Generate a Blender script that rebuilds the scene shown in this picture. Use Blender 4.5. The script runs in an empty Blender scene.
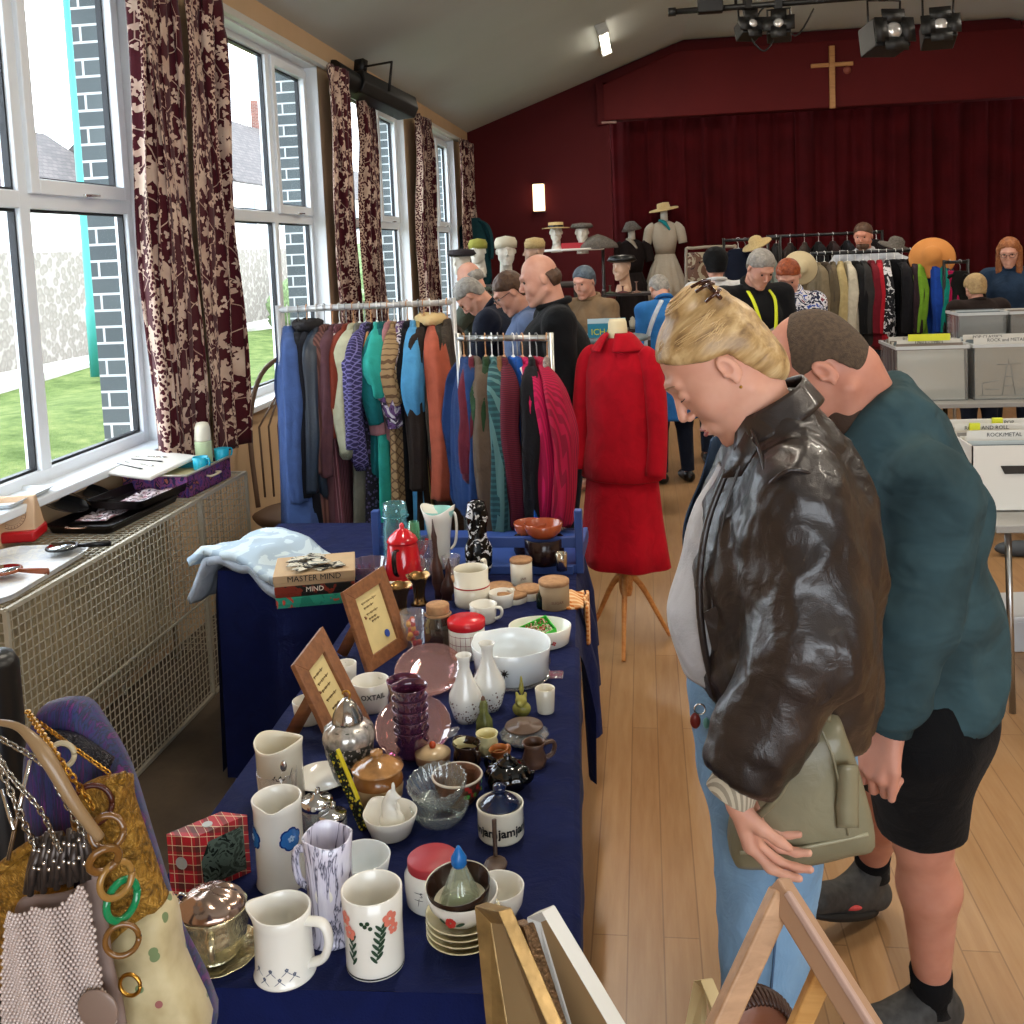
import bpy, bmesh, math, random
import numpy as np
from mathutils import Vector, Matrix, noise
PI = math.pi
rnd = random.Random(7)
SC = bpy.context.scene
COL = SC.collection
V = Vector
# ------------------------------------------------------------ camera
F_PX, CX, CY = 1025.0, 512.0, 345.0
CAM_H = 1.85
_y = V((131, 102, 1025)).normalized()               # world +Y in camera axes (right, up, forward)
_v = V((-0.030, 1.0, 0.0)); _z = (_v - _y * _v.dot(_y)).normalized()
_x = _y.cross(_z) * -1
if _x.x < 0: _x = -_x
# rows: camera right/up/forward in world axes
RIGHT = V((_x.x, _y.x, _z.x)); UP = V((_x.y, _y.y, _z.y)); FWD = V((_x.z, _y.z, _z.z))
CAMLOC = V((0, 0, CAM_H))
def ray(px, py):
 return (RIGHT * ((px - CX) / F_PX) + UP * ((CY - py) / F_PX) + FWD)
def atY(px, py, y):
 d = ray(px, py); return CAMLOC + d * (y / d.y)
def atZ(px, py, z):
 d = ray(px, py); return CAMLOC + d * ((z - CAM_H) / d.z)
def atX(px, py, x):
 d = ray(px, py); return CAMLOC + d * (x / d.x)
def proj(p):
 q = V(p) - CAMLOC; f = q.dot(FWD)
 return (CX + F_PX * q.dot(RIGHT) / f, CY - F_PX * q.dot(UP) / f, f)
def make_camera():
 cam = bpy.data.cameras.new('camera'); o = bpy.data.objects.new('camera', cam); COL.objects.link(o)
 m = Matrix((( RIGHT.x, UP.x, -FWD.x, 0), (RIGHT.y, UP.y, -FWD.y, 0), (RIGHT.z, UP.z, -FWD.z, CAM_H), (0, 0, 0, 1)))
 o.matrix_world = m
 cam.sensor_width = 36; cam.lens = 36 * F_PX / 1024
 cam.shift_x = (512 - CX) / 1024; cam.shift_y = (CY - 512) / 1024
 cam.clip_start = 0.05; cam.clip_end = 200
 SC.camera = o
make_camera()
# ------------------------------------------------------------ geometry: (verts, faces[, mats]) tuples
class G:
 def __init__(s): s.v = []; s.f = []; s.m = []
 def add(s, vf, mi=0, M=None):
  vs, fs = vf[0], vf[1]; n = len(s.v)
  if M is not None: vs = [M @ V(v) for v in vs]
  s.v.extend([tuple(v) for v in vs]); s.f.extend([tuple(i + n for i in f) for f in fs]); s.m.extend([mi] * len(fs))
  return s
def mesh_of(name, g):
 if isinstance(g, tuple): q = G(); q.add(g); g = q
 me = bpy.data.meshes.new(name); me.from_pydata(g.v, [], g.f)
 if any(g.m): me.polygons.foreach_set('material_index', g.m)
 me.update(); return me
def obj(name, g, mats, parent=None, loc=None, rot=None, smooth=True, bevel=0, sub=0, solid=0, auto=None, scale=None):
 me = g if isinstance(g, bpy.types.Mesh) else mesh_of(name, g)
 o = bpy.data.objects.new(name, me); COL.objects.link(o)
 if not isinstance(mats, (list, tuple)): mats = [mats]
 if not me.materials:
  for m in mats: me.materials.append(m)
 if parent is not None: o.parent = parent
 if loc is not None: o.location = loc
 if rot is not None: o.rotation_euler = rot
 if scale is not None: o.scale = scale
 if smooth:
  me.polygons.foreach_set('use_smooth', [True] * len(me.polygons))
 if auto:
  me.set_sharp_from_angle(angle=math.radians(auto))
 if solid:
  md = o.modifiers.new('solid', 'SOLIDIFY'); md.thickness = solid; md.offset = -1
 if bevel:
  md = o.modifiers.new('bevel', 'BEVEL'); md.width = bevel; md.segments = 2; md.limit_method = 'ANGLE'; md.angle_limit = math.radians(40)
  if smooth: me.set_sharp_from_angle(angle=math.radians(60))
 if sub:
  md = o.modifiers.new('sub', 'SUBSURF'); md.levels = sub; md.render_levels = sub
 return o
def tag(o, label=None, cat=None, group=None, kind=None):
 if label: o['label'] = label
 if cat: o['category'] = cat
 if group: o['group'] = group
 if kind: o['kind'] = kind
 return o
def thing(name, label, cat, loc=(0, 0, 0), rotz=0, group=None, rot=None):
 o = bpy.data.objects.new(name, None); COL.objects.link(o); o.empty_display_size = .05
 o.location = loc; o.rotation_euler = rot if rot else (0, 0, rotz)
 return tag(o, label, cat, group)
def one(name, g, mats, label, cat, group=None, **k):
 return tag(obj(name, g, mats, **k), label, cat, group)
def struct(name, g, mats, **k):
 k.setdefault('smooth', False)
 return tag(obj(name, g, mats, **k), None, None, None, 'structure')
def dup(root, loc=None, rotz=None, label=None, group=None, rot=None):
 r = root.copy(); COL.objects.link(r)
 if loc is not None: r.location = loc
 if rotz is not None: r.rotation_euler = (0, 0, rotz)
 if rot is not None: r.rotation_euler = rot
 if label: r['label'] = label
 if group: r['group'] = group
 for ch in list(root.children):
  c = ch.copy(); COL.objects.link(c); c.parent = r
  for gch in list(ch.children):
   d = gch.copy(); COL.objects.link(d); d.parent = c
 return r
def T(x=0, y=0, z=0): return Matrix.Translation((x, y, z))
def R(a, ax='Z'): return Matrix.Rotation(a, 4, ax)
def S(x, y, z): return Matrix.Diagonal((x, y, z, 1))
def frame_to(d, up=V((0, 0, 1))):
 z = V(d).normalized()
 if abs(z.dot(up)) > .999: up = V((1, 0, 0))
 x = up.cross(z).normalized(); y = z.cross(x)
 return Matrix(((x.x, y.x, z.x, 0), (x.y, y.y, z.y, 0), (x.z, y.z, z.z, 0), (0, 0, 0, 1)))
def box(x0, x1, y0, y1, z0, z1):
 v = [(x0, y0, z0), (x1, y0, z0), (x1, y1, z0), (x0, y1, z0), (x0, y0, z1), (x1, y0, z1), (x1, y1, z1), (x0, y1, z1)]
 return v, [(0, 3, 2, 1), (4, 5, 6, 7), (0, 1, 5, 4), (1, 2, 6, 5), (2, 3, 7, 6), (3, 0, 4, 7)]
def cbox(c, s): return box(c[0] - s[0] / 2, c[0] + s[0] / 2, c[1] - s[1] / 2, c[1] + s[1] / 2, c[2] - s[2] / 2, c[2] + s[2] / 2)
def obox(a, b, w, h, up=V((0, 0, 1))):
 """bar from a to b with cross section w x h"""
 a, b = V(a), V(b); M = frame_to(b - a, up); M.translation = a; L = (b - a).length
 v, f = box(-w / 2, w / 2, -h / 2, h / 2, 0, L)
 return [M @ V(p) for p in v], f
def lathe(prof, seg=32, sx=1, sy=1, a0=0, a1=2 * PI, close=True):
 full = abs(a1 - a0 - 2 * PI) < 1e-6
 n = seg if full else seg + 1
 v = []; rows = []
 for (r, z) in prof:
  if abs(r) < 1e-7 and full:
   rows.append([len(v)]); v.append((0, 0, z))
  else:
   row = []
   for i in range(n):
    a = a0 + (a1 - a0) * i / seg; row.append(len(v)); v.append((r * math.cos(a) * sx, r * math.sin(a) * sy, z))
   rows.append(row)
 f = []
 for A, B in zip(rows[:-1], rows[1:]):
  m = seg
  for i in range(m):
   j = (i + 1) % n if full else i + 1
   if len(A) == 1 and len(B) == 1: continue
   if len(A) == 1: f.append((A[0], B[j], B[i]))
   elif len(B) == 1: f.append((A[i], A[j], B[0]))
   else: f.append((A[i], A[j], B[j], B[i]))
 return v, f
def vessel(prof, t=.003, seg=36, sx=1, sy=1, zin=None):
 """closed bottom, open top, inner wall; prof outer (r,z) bottom->rim"""
 p = [(0, prof[0][1])] + list(prof)
 zin = prof[0][1] + t if zin is None else zin
 inner = [(max(r - t, .001), max(z, zin)) for (r, z) in reversed(prof) if z > zin]
 rr = np.interp(zin, [q[1] for q in prof], [q[0] for q in prof]) if len(prof) > 1 else prof[0][0]
 inner += [(max(rr - t, .001), zin), (0, zin)]
 rim = prof[-1]; p += [(rim[0] - t / 2, rim[1] + t * .4)] + inner
 return lathe(p, seg, sx, sy)
def solidprof(prof, seg=32, sx=1, sy=1):
 return lathe([(0, prof[0][1])] + list(prof) + [(0, prof[-1][1])], seg, sx, sy)
def spout(g, ang, amt, z0, z1, w=.45, lift=0, p=2):
 v, f = g; o = []
 for (x, y, z) in v:
  r = math.hypot(x, y);
  if r > 1e-5 and z > z0:
   a = (math.atan2(y, x) - ang + PI) % (2 * PI) - PI
   k = math.exp(-(a / w) ** 2) * ((z - z0) / (z1 - z0)) ** p
   s = (r + amt * k) / r; x *= s; y *= s; z += lift * k
  o.append((x, y, z))
 return o, f
def wavy_rim(g, n, amp, z0, z1, ph=0, radial=0):
 v, f = g; o = []
 for (x, y, z) in v:
  if z > z0:
   a = math.atan2(y, x); k = ((z - z0) / (z1 - z0)) ** 2 * math.cos(n * a + ph)
   z += amp * k; s = 1 + radial * k; x *= s; y *= s
  o.append((x, y, z))
 return o, f
def flute(g, n, amp, z0=-9, z1=99, tw=0):
 v, f = g; o = []
 for (x, y, z) in v:
  if z0 < z < z1:
   s = 1 + amp * math.cos(n * math.atan2(y, x) + tw * z); x *= s; y *= s
  o.append((x, y, z))
 return o, f
def smooth_path(pts, n=6, closed=False):
 pts = [V(p) for p in pts]; out = []; m = len(pts)
 rng = range(m) if closed else range(m - 1)
 for i in rng:
  if closed: p0, p1, p2, p3 = pts[i - 1], pts[i], pts[(i + 1) % m], pts[(i + 2) % m]
  else: p0, p1, p2, p3 = pts[max(i - 1, 0)], pts[i], pts[i + 1], pts[min(i + 2, m - 1)]
  for k in range(n):
   t = k / n
   out.append(.5 * ((2 * p1) + (p2 - p0) * t + (2 * p0 - 5 * p1 + 4 * p2 - p3) * t * t + (3 * p1 - p0 - 3 * p2 + p3) * t ** 3))
 if not closed: out.append(pts[-1])
 return out
def tube(pts, r, seg=8, closed=False, flat=1.0, cap=True, up=None):
 pts = [V(p) for p in pts]; n = len(pts); rs = r if isinstance(r, (list, tuple)) else [r] * n
 if len(rs) != n: rs = [float(np.interp(i / (n - 1), np.linspace(0, 1, len(rs)), rs)) for i in range(n)]
 v = []; f = []; prev = None
 for i in range(n):
  if closed: d = pts[(i + 1) % n] - pts[i - 1]
  else: d = pts[min(i + 1, n - 1)] - pts[max(i - 1, 0)]
  if d.length < 1e-9: d = V((0, 0, 1))
  d.normalize()
  if prev is None:
   u = up or V((0, 0, 1))
   if abs(d.dot(u)) > .95: u = V((0, 1, 0)) if abs(d.y) < .9 else V((1, 0, 0))
   x = u.cross(d).normalized()
  else:
   x = prev - d * prev.dot(d)
   x = x.normalized() if x.length > 1e-6 else V((1, 0, 0))
  prev = x; y = d.cross(x)
  for k in range(seg):
   a = 2 * PI * k / seg; v.append(pts[i] + x * (rs[i] * math.cos(a)) + y * (rs[i] * flat * math.sin(a)))
 rr = n if closed else n - 1
 for i in range(rr):
  j = (i + 1) % n
  for k in range(seg):
   l = (k + 1) % seg; f.append((i * seg + k, i * seg + l, j * seg + l, j * seg + k))
 if cap and not closed:
  f.append(tuple(reversed(range(seg)))); f.append(tuple(range((n - 1) * seg, n * seg)))
 return v, f
def arc(c, r, a0, a1, n, ax='XZ', ry=None):
 ry = ry or r; o = []
 for i in range(n + 1):
  a = a0 + (a1 - a0) * i / n; p, q = r * math.cos(a), ry * math.sin(a)
  o.append(V(c) + (V((p, 0, q)) if ax == 'XZ' else V((p, q, 0)) if ax == 'XY' else V((0, p, q))))
 return o
def ball(c, r, seg=16, rings=10):
 r = (r, r, r) if isinstance(r, (int, float)) else r
 g = lathe([(math.sin(PI * i / rings), -math.cos(PI * i / rings)) for i in range(rings + 1)], seg)
 return [(c[0] + x * r[0], c[1] + y * r[1], c[2] + z * r[2]) for x, y, z in g[0]], g[1]
def loft(rings, cap=True, closed_ring=True):
 v = []; f = []; n = len(rings[0])
 for r in rings: v.extend([tuple(p) for p in r])
 for i in range(len(rings) - 1):
  for k in range(n if closed_ring else n - 1):
   l = (k + 1) % n; f.append((i * n + k, i * n + l, (i + 1) * n + l, (i + 1) * n + k))
 if cap and closed_ring:
  f.append(tuple(reversed(range(n)))); f.append(tuple(range((len(rings) - 1) * n, len(rings) * n)))
 return v, f
def grid(fn, nu, nv):
 v = [tuple(fn(i / nu, j / nv)) for j in range(nv + 1) for i in range(nu + 1)]
 f = [(j * (nu + 1) + i, j * (nu + 1) + i + 1, (j + 1) * (nu + 1) + i + 1, (j + 1) * (nu + 1) + i) for j in range(nv) for i in range(nu)]
 return v, f
def prism(poly, h0, h1, M=None):
 n = len(poly); v = [(x, y, h0) for x, y in poly] + [(x, y, h1) for x, y in poly]
 f = [tuple(reversed(range(n))), tuple(range(n, 2 * n))] + [(i, (i + 1) % n, n + (i + 1) % n, n + i) for i in range(n)]
 if M is not None: v = [tuple(M @ V(p)) for p in v]
 return v, f
def quadslab(c4, t):
 """a board from four world corners, thickness t behind"""
 a, b, c, d = [V(p) for p in c4]; nrm = (b - a).cross(d - a).normalized() * t
 v = [a, b, c, d, a - nrm, b - nrm, c - nrm, d - nrm]
 return v, [(0, 1, 2, 3), (7, 6, 5, 4), (0, 4, 5, 1), (1, 5, 6, 2), (2, 6, 7, 3), (3, 7, 4, 0)]
def text_geo(s, size, thick=.0004, bend=None, align='CENTER', bold=0):
 cu = bpy.data.curves.new('t', 'FONT'); cu.body = s; cu.size = size; cu.extrude = thick; cu.align_x = align; cu.align_y = 'CENTER'; cu.resolution_u = 2; cu.offset = bold
 ob = bpy.data.objects.new('t', cu); me = bpy.data.meshes.new_from_object(ob)
 v = [tuple(p.co) for p in me.vertices]; f = [tuple(p.vertices) for p in me.polygons]
 bpy.data.objects.remove(ob); bpy.data.curves.remove(cu); bpy.data.meshes.remove(me)
 if bend:   # text in XY plane -> wrapped around cylinder radius bend, reading at angle -90deg (facing -Y)
  v = [((bend + z) * math.sin(x / bend), -(bend + z) * math.cos(x / bend), y) for x, y, z in v]
 return v, f
def jitter(g, amp, scale, seed=0, axis=None):
 o = []
 for p in g[0]:
  n = noise.noise_vector(V(p) * scale + V((seed * 7.3, seed * 3.1, seed))) * amp
  if axis is not None: n = V((n.x * axis[0], n.y * axis[1], n.z * axis[2]))
  o.append(tuple(V(p) + n))
 return o, g[1]
# ------------------------------------------------------------ smooth-union field + surface nets
class Field:
 def __init__(s, lo, hi, h):
  s.lo = np.array(lo, float); s.h = h; s.n = np.ceil((np.array(hi) - s.lo) / h).astype(int) + 1
  s.F = np.full(s.n, .2, np.float32)
 def _sub(s, lo, hi, pad):
  a = np.maximum(np.floor((np.array(lo) - pad - s.lo) / s.h).astype(int), 0)
  b = np.minimum(np.ceil((np.array(hi) + pad - s.lo) / s.h).astype(int) + 1, s.n)
  if (b <= a).any(): return None
  ax = [s.lo[i] + s.h * np.arange(a[i], b[i], dtype=np.float32) for i in range(3)]
  return tuple(slice(a[i], b[i]) for i in range(3)), ax[0][:, None, None], ax[1][None, :, None], ax[2][None, None, :]
 def _put(s, sl, d, k, mode):
  A = s.F[sl]
  if mode == 'add': h = np.clip(.5 + .5 * (A - d) / k, 0, 1); s.F[sl] = A * (1 - h) + d * h - k * h * (1 - h)
  else: d = -d; h = np.clip(.5 - .5 * (A - d) / k, 0, 1); s.F[sl] = A * (1 - h) + d * h + k * h * (1 - h)
 def cone(s, a, b, ra, rb, k=.02, mode='add', flat=None):
  a, b = np.array(a, float), np.array(b, float); r = max(ra, rb)
  q = s._sub(np.minimum(a, b) - r, np.maximum(a, b) + r, k + .02)
  if q is None: return
  sl, X, Y, Z = q; X, Y, Z = X - a[0], Y - a[1], Z - a[2]; ba = b - a
  if flat is not None:
   u, fa = np.array(flat[0], float), flat[1]; u /= np.linalg.norm(u); t = (X * u[0] + Y * u[1] + Z * u[2]) * (1 / fa - 1)
   X, Y, Z = X + t * u[0], Y + t * u[1], Z + t * u[2]
  L = max(ba @ ba, 1e-9); t = np.clip((X * ba[0] + Y * ba[1] + Z * ba[2]) / L, 0, 1)
  d = np.sqrt((X - t * ba[0]) ** 2 + (Y - t * ba[1]) ** 2 + (Z - t * ba[2]) ** 2) - (ra + (rb - ra) * t)
  if flat is not None: d = d * min(1, fa * 1.3) if fa < 1 else d
  s._put(sl, d.astype(np.float32), k, mode)
 def chain(s, pts, rs, k=.02, **kw):
  for i in range(len(pts) - 1): s.cone(pts[i], pts[i + 1], rs[i], rs[i + 1], k, **kw)
 def ell(s, c, r, k=.02, mode='add', M=None):
  c = np.array(c, float); r = np.array(r, float); R_ = float(r.max())
  q = s._sub(c - R_, c + R_, k + .02)
  if q is None: return
  sl, X, Y, Z = q; X, Y, Z = X - c[0], Y - c[1], Z - c[2]
  if M is not None:
   m = np.array(M.to_3x3().transposed()); X, Y, Z = [m[i][0] * X + m[i][1] * Y + m[i][2] * Z for i in range(3)]
  k0 = np.sqrt((X / r[0]) ** 2 + (Y / r[1]) ** 2 + (Z / r[2]) ** 2)
  k1 = np.sqrt((X / r[0] ** 2) ** 2 + (Y / r[1] ** 2) ** 2 + (Z / r[2] ** 2) ** 2) + 1e-9
  s._put(sl, (k0 * (k0 - 1) / k1).astype(np.float32), k, mode)
 def cut(s, c, n, rad=9, fn=None):
  q = s._sub(np.array(c) - rad, np.array(c) + rad, 0)
  if q is None: return
  sl, X, Y, Z = q; n = np.array(n, float); n /= np.linalg.norm(n); d = (X - c[0]) * n[0] + (Y - c[1]) * n[1] + (Z - c[2]) * n[2]
  m = (X - c[0]) ** 2 + (Y - c[1]) ** 2 + (Z - c[2]) ** 2 < rad * rad
  A = s.F[sl]; s.F[sl] = np.where(m, np.maximum(A, d), A)
 def zcut(s, ys, zs, yf=None):
  Y = (s.lo[1] + s.h * np.arange(s.n[1]))[None, :, None]; Z = (s.lo[2] + s.h * np.arange(s.n[2]))[None, None, :]
  s.F = np.maximum(s.F, (np.interp(Y, ys, zs) - Z).astype(np.float32))
  if yf: s.F = np.maximum(s.F, (Y - np.interp(Z, *yf)).astype(np.float32))
 def mesh(s):
  F = s.F; n = s.n; S_ = F < 0
  c = np.zeros(tuple(n - 1), np.int8)
  for i in (0, 1):
   for j in (0, 1):
    for k in (0, 1): c += S_[i:n[0] - 1 + i, j:n[1] - 1 + j, k:n[2] - 1 + k]
  idx = np.argwhere((c > 0) & (c < 8)); m = len(idx)
  vid = np.full(tuple(n - 1), -1, np.int64); vid[tuple(idx.T)] = np.arange(m)
  P = np.zeros((m, 3)); C = np.zeros(m)
  cor = [(i, j, k) for i in (0, 1) for j in (0, 1) for k in (0, 1)]
  val = {q: F[idx[:, 0] + q[0], idx[:, 1] + q[1], idx[:, 2] + q[2]] for q in cor}
  for q in cor:
   for ax in range(3):
    if q[ax] == 0:
     w = list(q); w[ax] = 1; A, B = val[q], val[tuple(w)]; msk = (A < 0) != (B < 0)
     t = np.where(msk, A / np.where(msk, A - B, 1), 0); e = np.array(q, float)[None].repeat(m, 0); e[:, ax] += t
     P[msk] += e[msk]; C += msk
  P = (P / C[:, None] + idx) * s.h + s.lo
  faces = []
  for ax in range(3):
   u, w = [(1, 2), (2, 0), (0, 1)][ax]
   sl0 = [slice(None)] * 3; sl1 = [slice(None)] * 3; sl0[ax] = slice(0, -1); sl1[ax] = slice(1, None)
   A, B = S_[tuple(sl0)], S_[tuple(sl1)]; E = np.argwhere(A != B)
   ok = (E[:, u] > 0) & (E[:, w] > 0) & (E[:, u] < n[u] - 1) & (E[:, w] < n[w] - 1); E = E[ok]
   du = np.zeros(3, int); du[u] = 1; dw = np.zeros(3, int); dw[w] = 1
   q = [vid[tuple((E - du - dw).T)], vid[tuple((E - dw).T)], vid[tuple(E.T)], vid[tuple((E - du).T)]]
   Q = np.stack(q, 1); inside = A[tuple(E.T)]; Q[~inside] = Q[~inside][:, ::-1]; faces.append(Q)
  return P, np.concatenate(faces)
def np_mesh(P, Fc, name='m', keep=None, smooth_it=1, wrinkle=None):
 """P,F arrays -> Mesh; keep: predicate on points; wrinkle: list of (amp, scale(vec), seed)"""
 E = np.concatenate([Fc[:, [0, 1]], Fc[:, [1, 2]], Fc[:, [2, 3]], Fc[:, [3, 0]]])
 for _ in range(smooth_it):
  A = np.zeros_like(P); c = np.zeros(len(P))
  for a, b in ((0, 1), (1, 0)): np.add.at(A, E[:, a], P[E[:, b]]); np.add.at(c, E[:, a], 1)
  P = P * .5 + .5 * A / np.maximum(c, 1)[:, None]
 if keep is not None:
  k = keep(P); Fc = Fc[k[Fc].all(1)]; use = np.unique(Fc); mp = np.full(len(P), -1); mp[use] = np.arange(len(use)); P = P[use]; Fc = mp[Fc]
 if wrinkle:
  N = np.zeros_like(P); fn = np.cross(P[Fc[:, 2]] - P[Fc[:, 0]], P[Fc[:, 3]] - P[Fc[:, 1]])
  for i in range(4): np.add.at(N, Fc[:, i], fn)
  N /= np.linalg.norm(N, axis=1)[:, None] + 1e-12
  D = np.zeros(len(P))
  for amp, sc, seed in wrinkle:
   D += amp * np.array([1 - 2 * abs(noise.noise(V((p[0] * sc[0] + seed, p[1] * sc[1], p[2] * sc[2])))) for p in P])
  P = P + N * D[:, None]
 me = bpy.data.meshes.new(name); me.from_pydata(P.tolist(), [], Fc.tolist()); me.update(); return me
def xg(M, g): return [M @ V(p) for p in g[0]], g[1]
# ------------------------------------------------------------ materials
_MC = {}
def _c(c):
 if isinstance(c, str):
  c = c.lstrip('#'); c = [int(c[i:i + 2], 16) / 255 for i in (0, 2, 4)]
  c = [x / 12.92 if x <= .04045 else ((x + .055) / 1.055) ** 2.4 for x in c]
 return (*c[:3], 1)
class M_:
 def __init__(s, name):
  s.m = bpy.data.materials.new(name); s.m.use_nodes = True; s.t = s.m.node_tree; s.b = s.t.nodes['Principled BSDF']; s.tc = None
 def n(s, ty, **k):
  q = s.t.nodes.new(ty)
  for a, b in k.items():
   if a.startswith('i_'): q.inputs[a[2:].replace('_', ' ')].default_value = b
   else: setattr(q, a, b)
  return q
 def l(s, a, b): s.t.links.new(a, b)
 def co(s, scale=(1, 1, 1), rot=(0, 0, 0), src='Object'):
  tc = s.n('ShaderNodeTexCoord'); mp = s.n('ShaderNodeMapping'); mp.inputs['Scale'].default_value = scale; mp.inputs['Rotation'].default_value = rot
  s.l(tc.outputs[src], mp.inputs['Vector']); return mp.outputs['Vector']
 def ramp(s, fac, stops, const=False):
  r = s.n('ShaderNodeValToRGB'); cr = r.color_ramp
  if const: cr.interpolation = 'CONSTANT'
  while len(cr.elements) < len(stops): cr.elements.new(.5)
  for e, (p, c) in zip(cr.elements, stops): e.position = p; e.color = _c(c)
  s.l(fac, r.inputs['Fac']); return r.outputs['Color']
 def mix(s, fac, a, b, mode='MIX'):
  q = s.n('ShaderNodeMix', data_type='RGBA', blend_type=mode)
  for i, x in ((0, fac), (6, a), (7, b)):
   if hasattr(x, 'links'): s.l(x, q.inputs[i])
   else: q.inputs[i].default_value = x if i == 0 else _c(x)
  return q.outputs[2]
 def math(s, op, a, b=0, c=None):
  q = s.n('ShaderNodeMath', operation=op)
  for i, x in enumerate((a, b) if c is None else (a, b, c)):
   if hasattr(x, 'links'): s.l(x, q.inputs[i])
   else: q.inputs[i].default_value = x
  return q.outputs[0]
 def col(s, c):
  if hasattr(c, 'links'): s.l(c, s.b.inputs['Base Color'])
  else: s.b.inputs['Base Color'].default_value = _c(c)
 def set(s, rough=.5, metal=0, spec=None, trans=0, ior=1.45, coat=0, sheen=0, alpha=None):
  I = s.b.inputs; I['Roughness'].default_value = rough; I['Metallic'].default_value = metal; I['Transmission Weight'].default_value = trans
  I['IOR'].default_value = ior; I['Coat Weight'].default_value = coat; I['Sheen Weight'].default_value = sheen
  if spec is not None: I['Specular IOR Level'].default_value = spec
  if alpha is not None: I['Alpha'].default_value = alpha
 def bump(s, h, strength=.3, dist=.01):
  b = s.n('ShaderNodeBump'); b.inputs['Strength'].default_value = strength; b.inputs['Distance'].default_value = dist
  s.l(h, b.inputs['Height']); s.l(b.outputs[0], s.b.inputs['Normal'])
 def noise(s, sc=10, detail=3, vec=None, rough=.5, dist=0):
  q = s.n('ShaderNodeTexNoise'); q.inputs['Scale'].default_value = sc; q.inputs['Detail'].default_value = detail; q.inputs['Roughness'].default_value = rough; q.inputs['Distortion'].default_value = dist
  s.l(vec if vec is not None else s.co(), q.inputs['Vector']); return q.outputs['Fac']
 def vor(s, sc=10, vec=None, feat='F1', rand=1):
  q = s.n('ShaderNodeTexVoronoi', feature=feat); q.inputs['Scale'].default_value = sc; q.inputs['Randomness'].default_value = rand
  s.l(vec if vec is not None else s.co(), q.inputs['Vector']); return q
 def wave(s, sc=10, vec=None, dist=0, axis='X', kind='BANDS', detail=2, dscale=1):
  q = s.n('ShaderNodeTexWave', wave_type=kind); q.inputs['Scale'].default_value = sc; q.inputs['Distortion'].default_value = dist; q.inputs['Detail'].default_value = detail; q.inputs['Detail Scale'].default_value = dscale
  if kind == 'BANDS': q.bands_direction = axis
  s.l(vec if vec is not None else s.co(), q.inputs['Vector']); return q.outputs['Fac']
def mat(name, c, rough=.5, metal=0, var=0, vs=8, bump=0, bs=60, **k):
 key = ('p', name, str(c), rough, metal)
 if key in _MC: return _MC[key]
 m = M_(name); m.set(rough, metal, **k)
 cc = _c(c)
 if var:
  lo = tuple(x * (1 - var) for x in cc[:3]); hi = tuple(min(1, x * (1 + var)) for x in cc[:3])
  m.col(m.ramp(m.noise(vs, 3), [(.3, lo), (.7, hi)]))
 else: m.col(cc)
 if bump: m.bump(m.noise(bs, 3), bump, .004)
 _MC[key] = m.m; return m.m
def cloth(c, name='cloth', weave=350, rough=.9, fold=0):
 key = ('cl', str(c), weave)
 if key in _MC: return _MC[key]
 m = M_(name); m.set(rough, sheen=.03, spec=.2); cc = tuple(x * .85 for x in _c(c)[:3])
 n = m.noise(14, 4, dist=.8); m.col(m.ramp(n, [(.25, tuple(x * .8 for x in cc[:3])), (.75, tuple(min(1, x * 1.15) for x in cc[:3]))]))
 m.bump(m.math('ADD', m.math('MULTIPLY', m.noise(weave, 2), .12), n), .55, .012); _MC[key] = m.m; return m.m
def pattern(name, kind, cols, sc=30, rough=.85, **k):
 """cloth patterns: stripes, check, floral, dots, diamond, tweed, houndstooth"""
 m = M_(name); m.set(rough, spec=.3, **k)
 if kind == 'stripes':
  m.col(m.ramp(m.wave(sc, m.co((0, 1, .0)) if len(cols) < 9 else None, axis='Y'), [(i / len(cols), c) for i, c in enumerate(cols)], True))
 elif kind == 'vstripes':
  m.col(m.ramp(m.wave(sc, m.co((1, 1, 0)), axis='DIAGONAL'), [(i / len(cols), c) for i, c in enumerate(cols)], True))
 elif kind == 'hstripes':
  m.col(m.ramp(m.wave(sc, axis='Z'), [(i / len(cols), c) for i, c in enumerate(cols)], True))
 elif kind == 'check':
  a = m.wave(sc, axis='Z'); b = m.wave(sc, m.co((1, 1, 0)), axis='DIAGONAL')
  x = m.mix(m.math('GREATER_THAN', a, .6), cols[0], cols[1]); m.col(m.mix(m.math('GREATER_THAN', b, .72), x, cols[-1]))
 elif kind == 'diamond':
  v = m.co((1, 1, 1)); a = m.wave(sc, m.co((0, 1, 1)), axis='DIAGONAL'); b = m.wave(sc, m.co((0, -1, 1)), axis='DIAGONAL')
  x = m.math('MAXIMUM', m.math('GREATER_THAN', a, .9), m.math('GREATER_THAN', b, .9)); m.col(m.mix(x, cols[0], cols[1]))
 elif kind == 'floral':
  v = m.vor(sc); d = m.ramp(v.outputs['Distance'], [(0, cols[1]), (.32, cols[1]), (.36, cols[0])], True)
  v2 = m.vor(sc * 2.3); q = m.math('LESS_THAN', v2.outputs['Distance'], .25)
  m.col(m.mix(q, d, cols[-1]))
 elif kind == 'blotch':
  nn = m.noise(sc, 3, dist=1.5); m.col(m.ramp(nn, [(.2 + .55 * i / len(cols), c) for i, c in enumerate(cols)], True))
 elif kind == 'tweed':
  m.col(m.ramp(m.noise(sc, 4, rough=.8), [(.3, cols[0]), (.5, cols[1]), (.7, cols[-1])]))
 m.bump(m.noise(300, 2), .2, .002); return m.m
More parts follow.
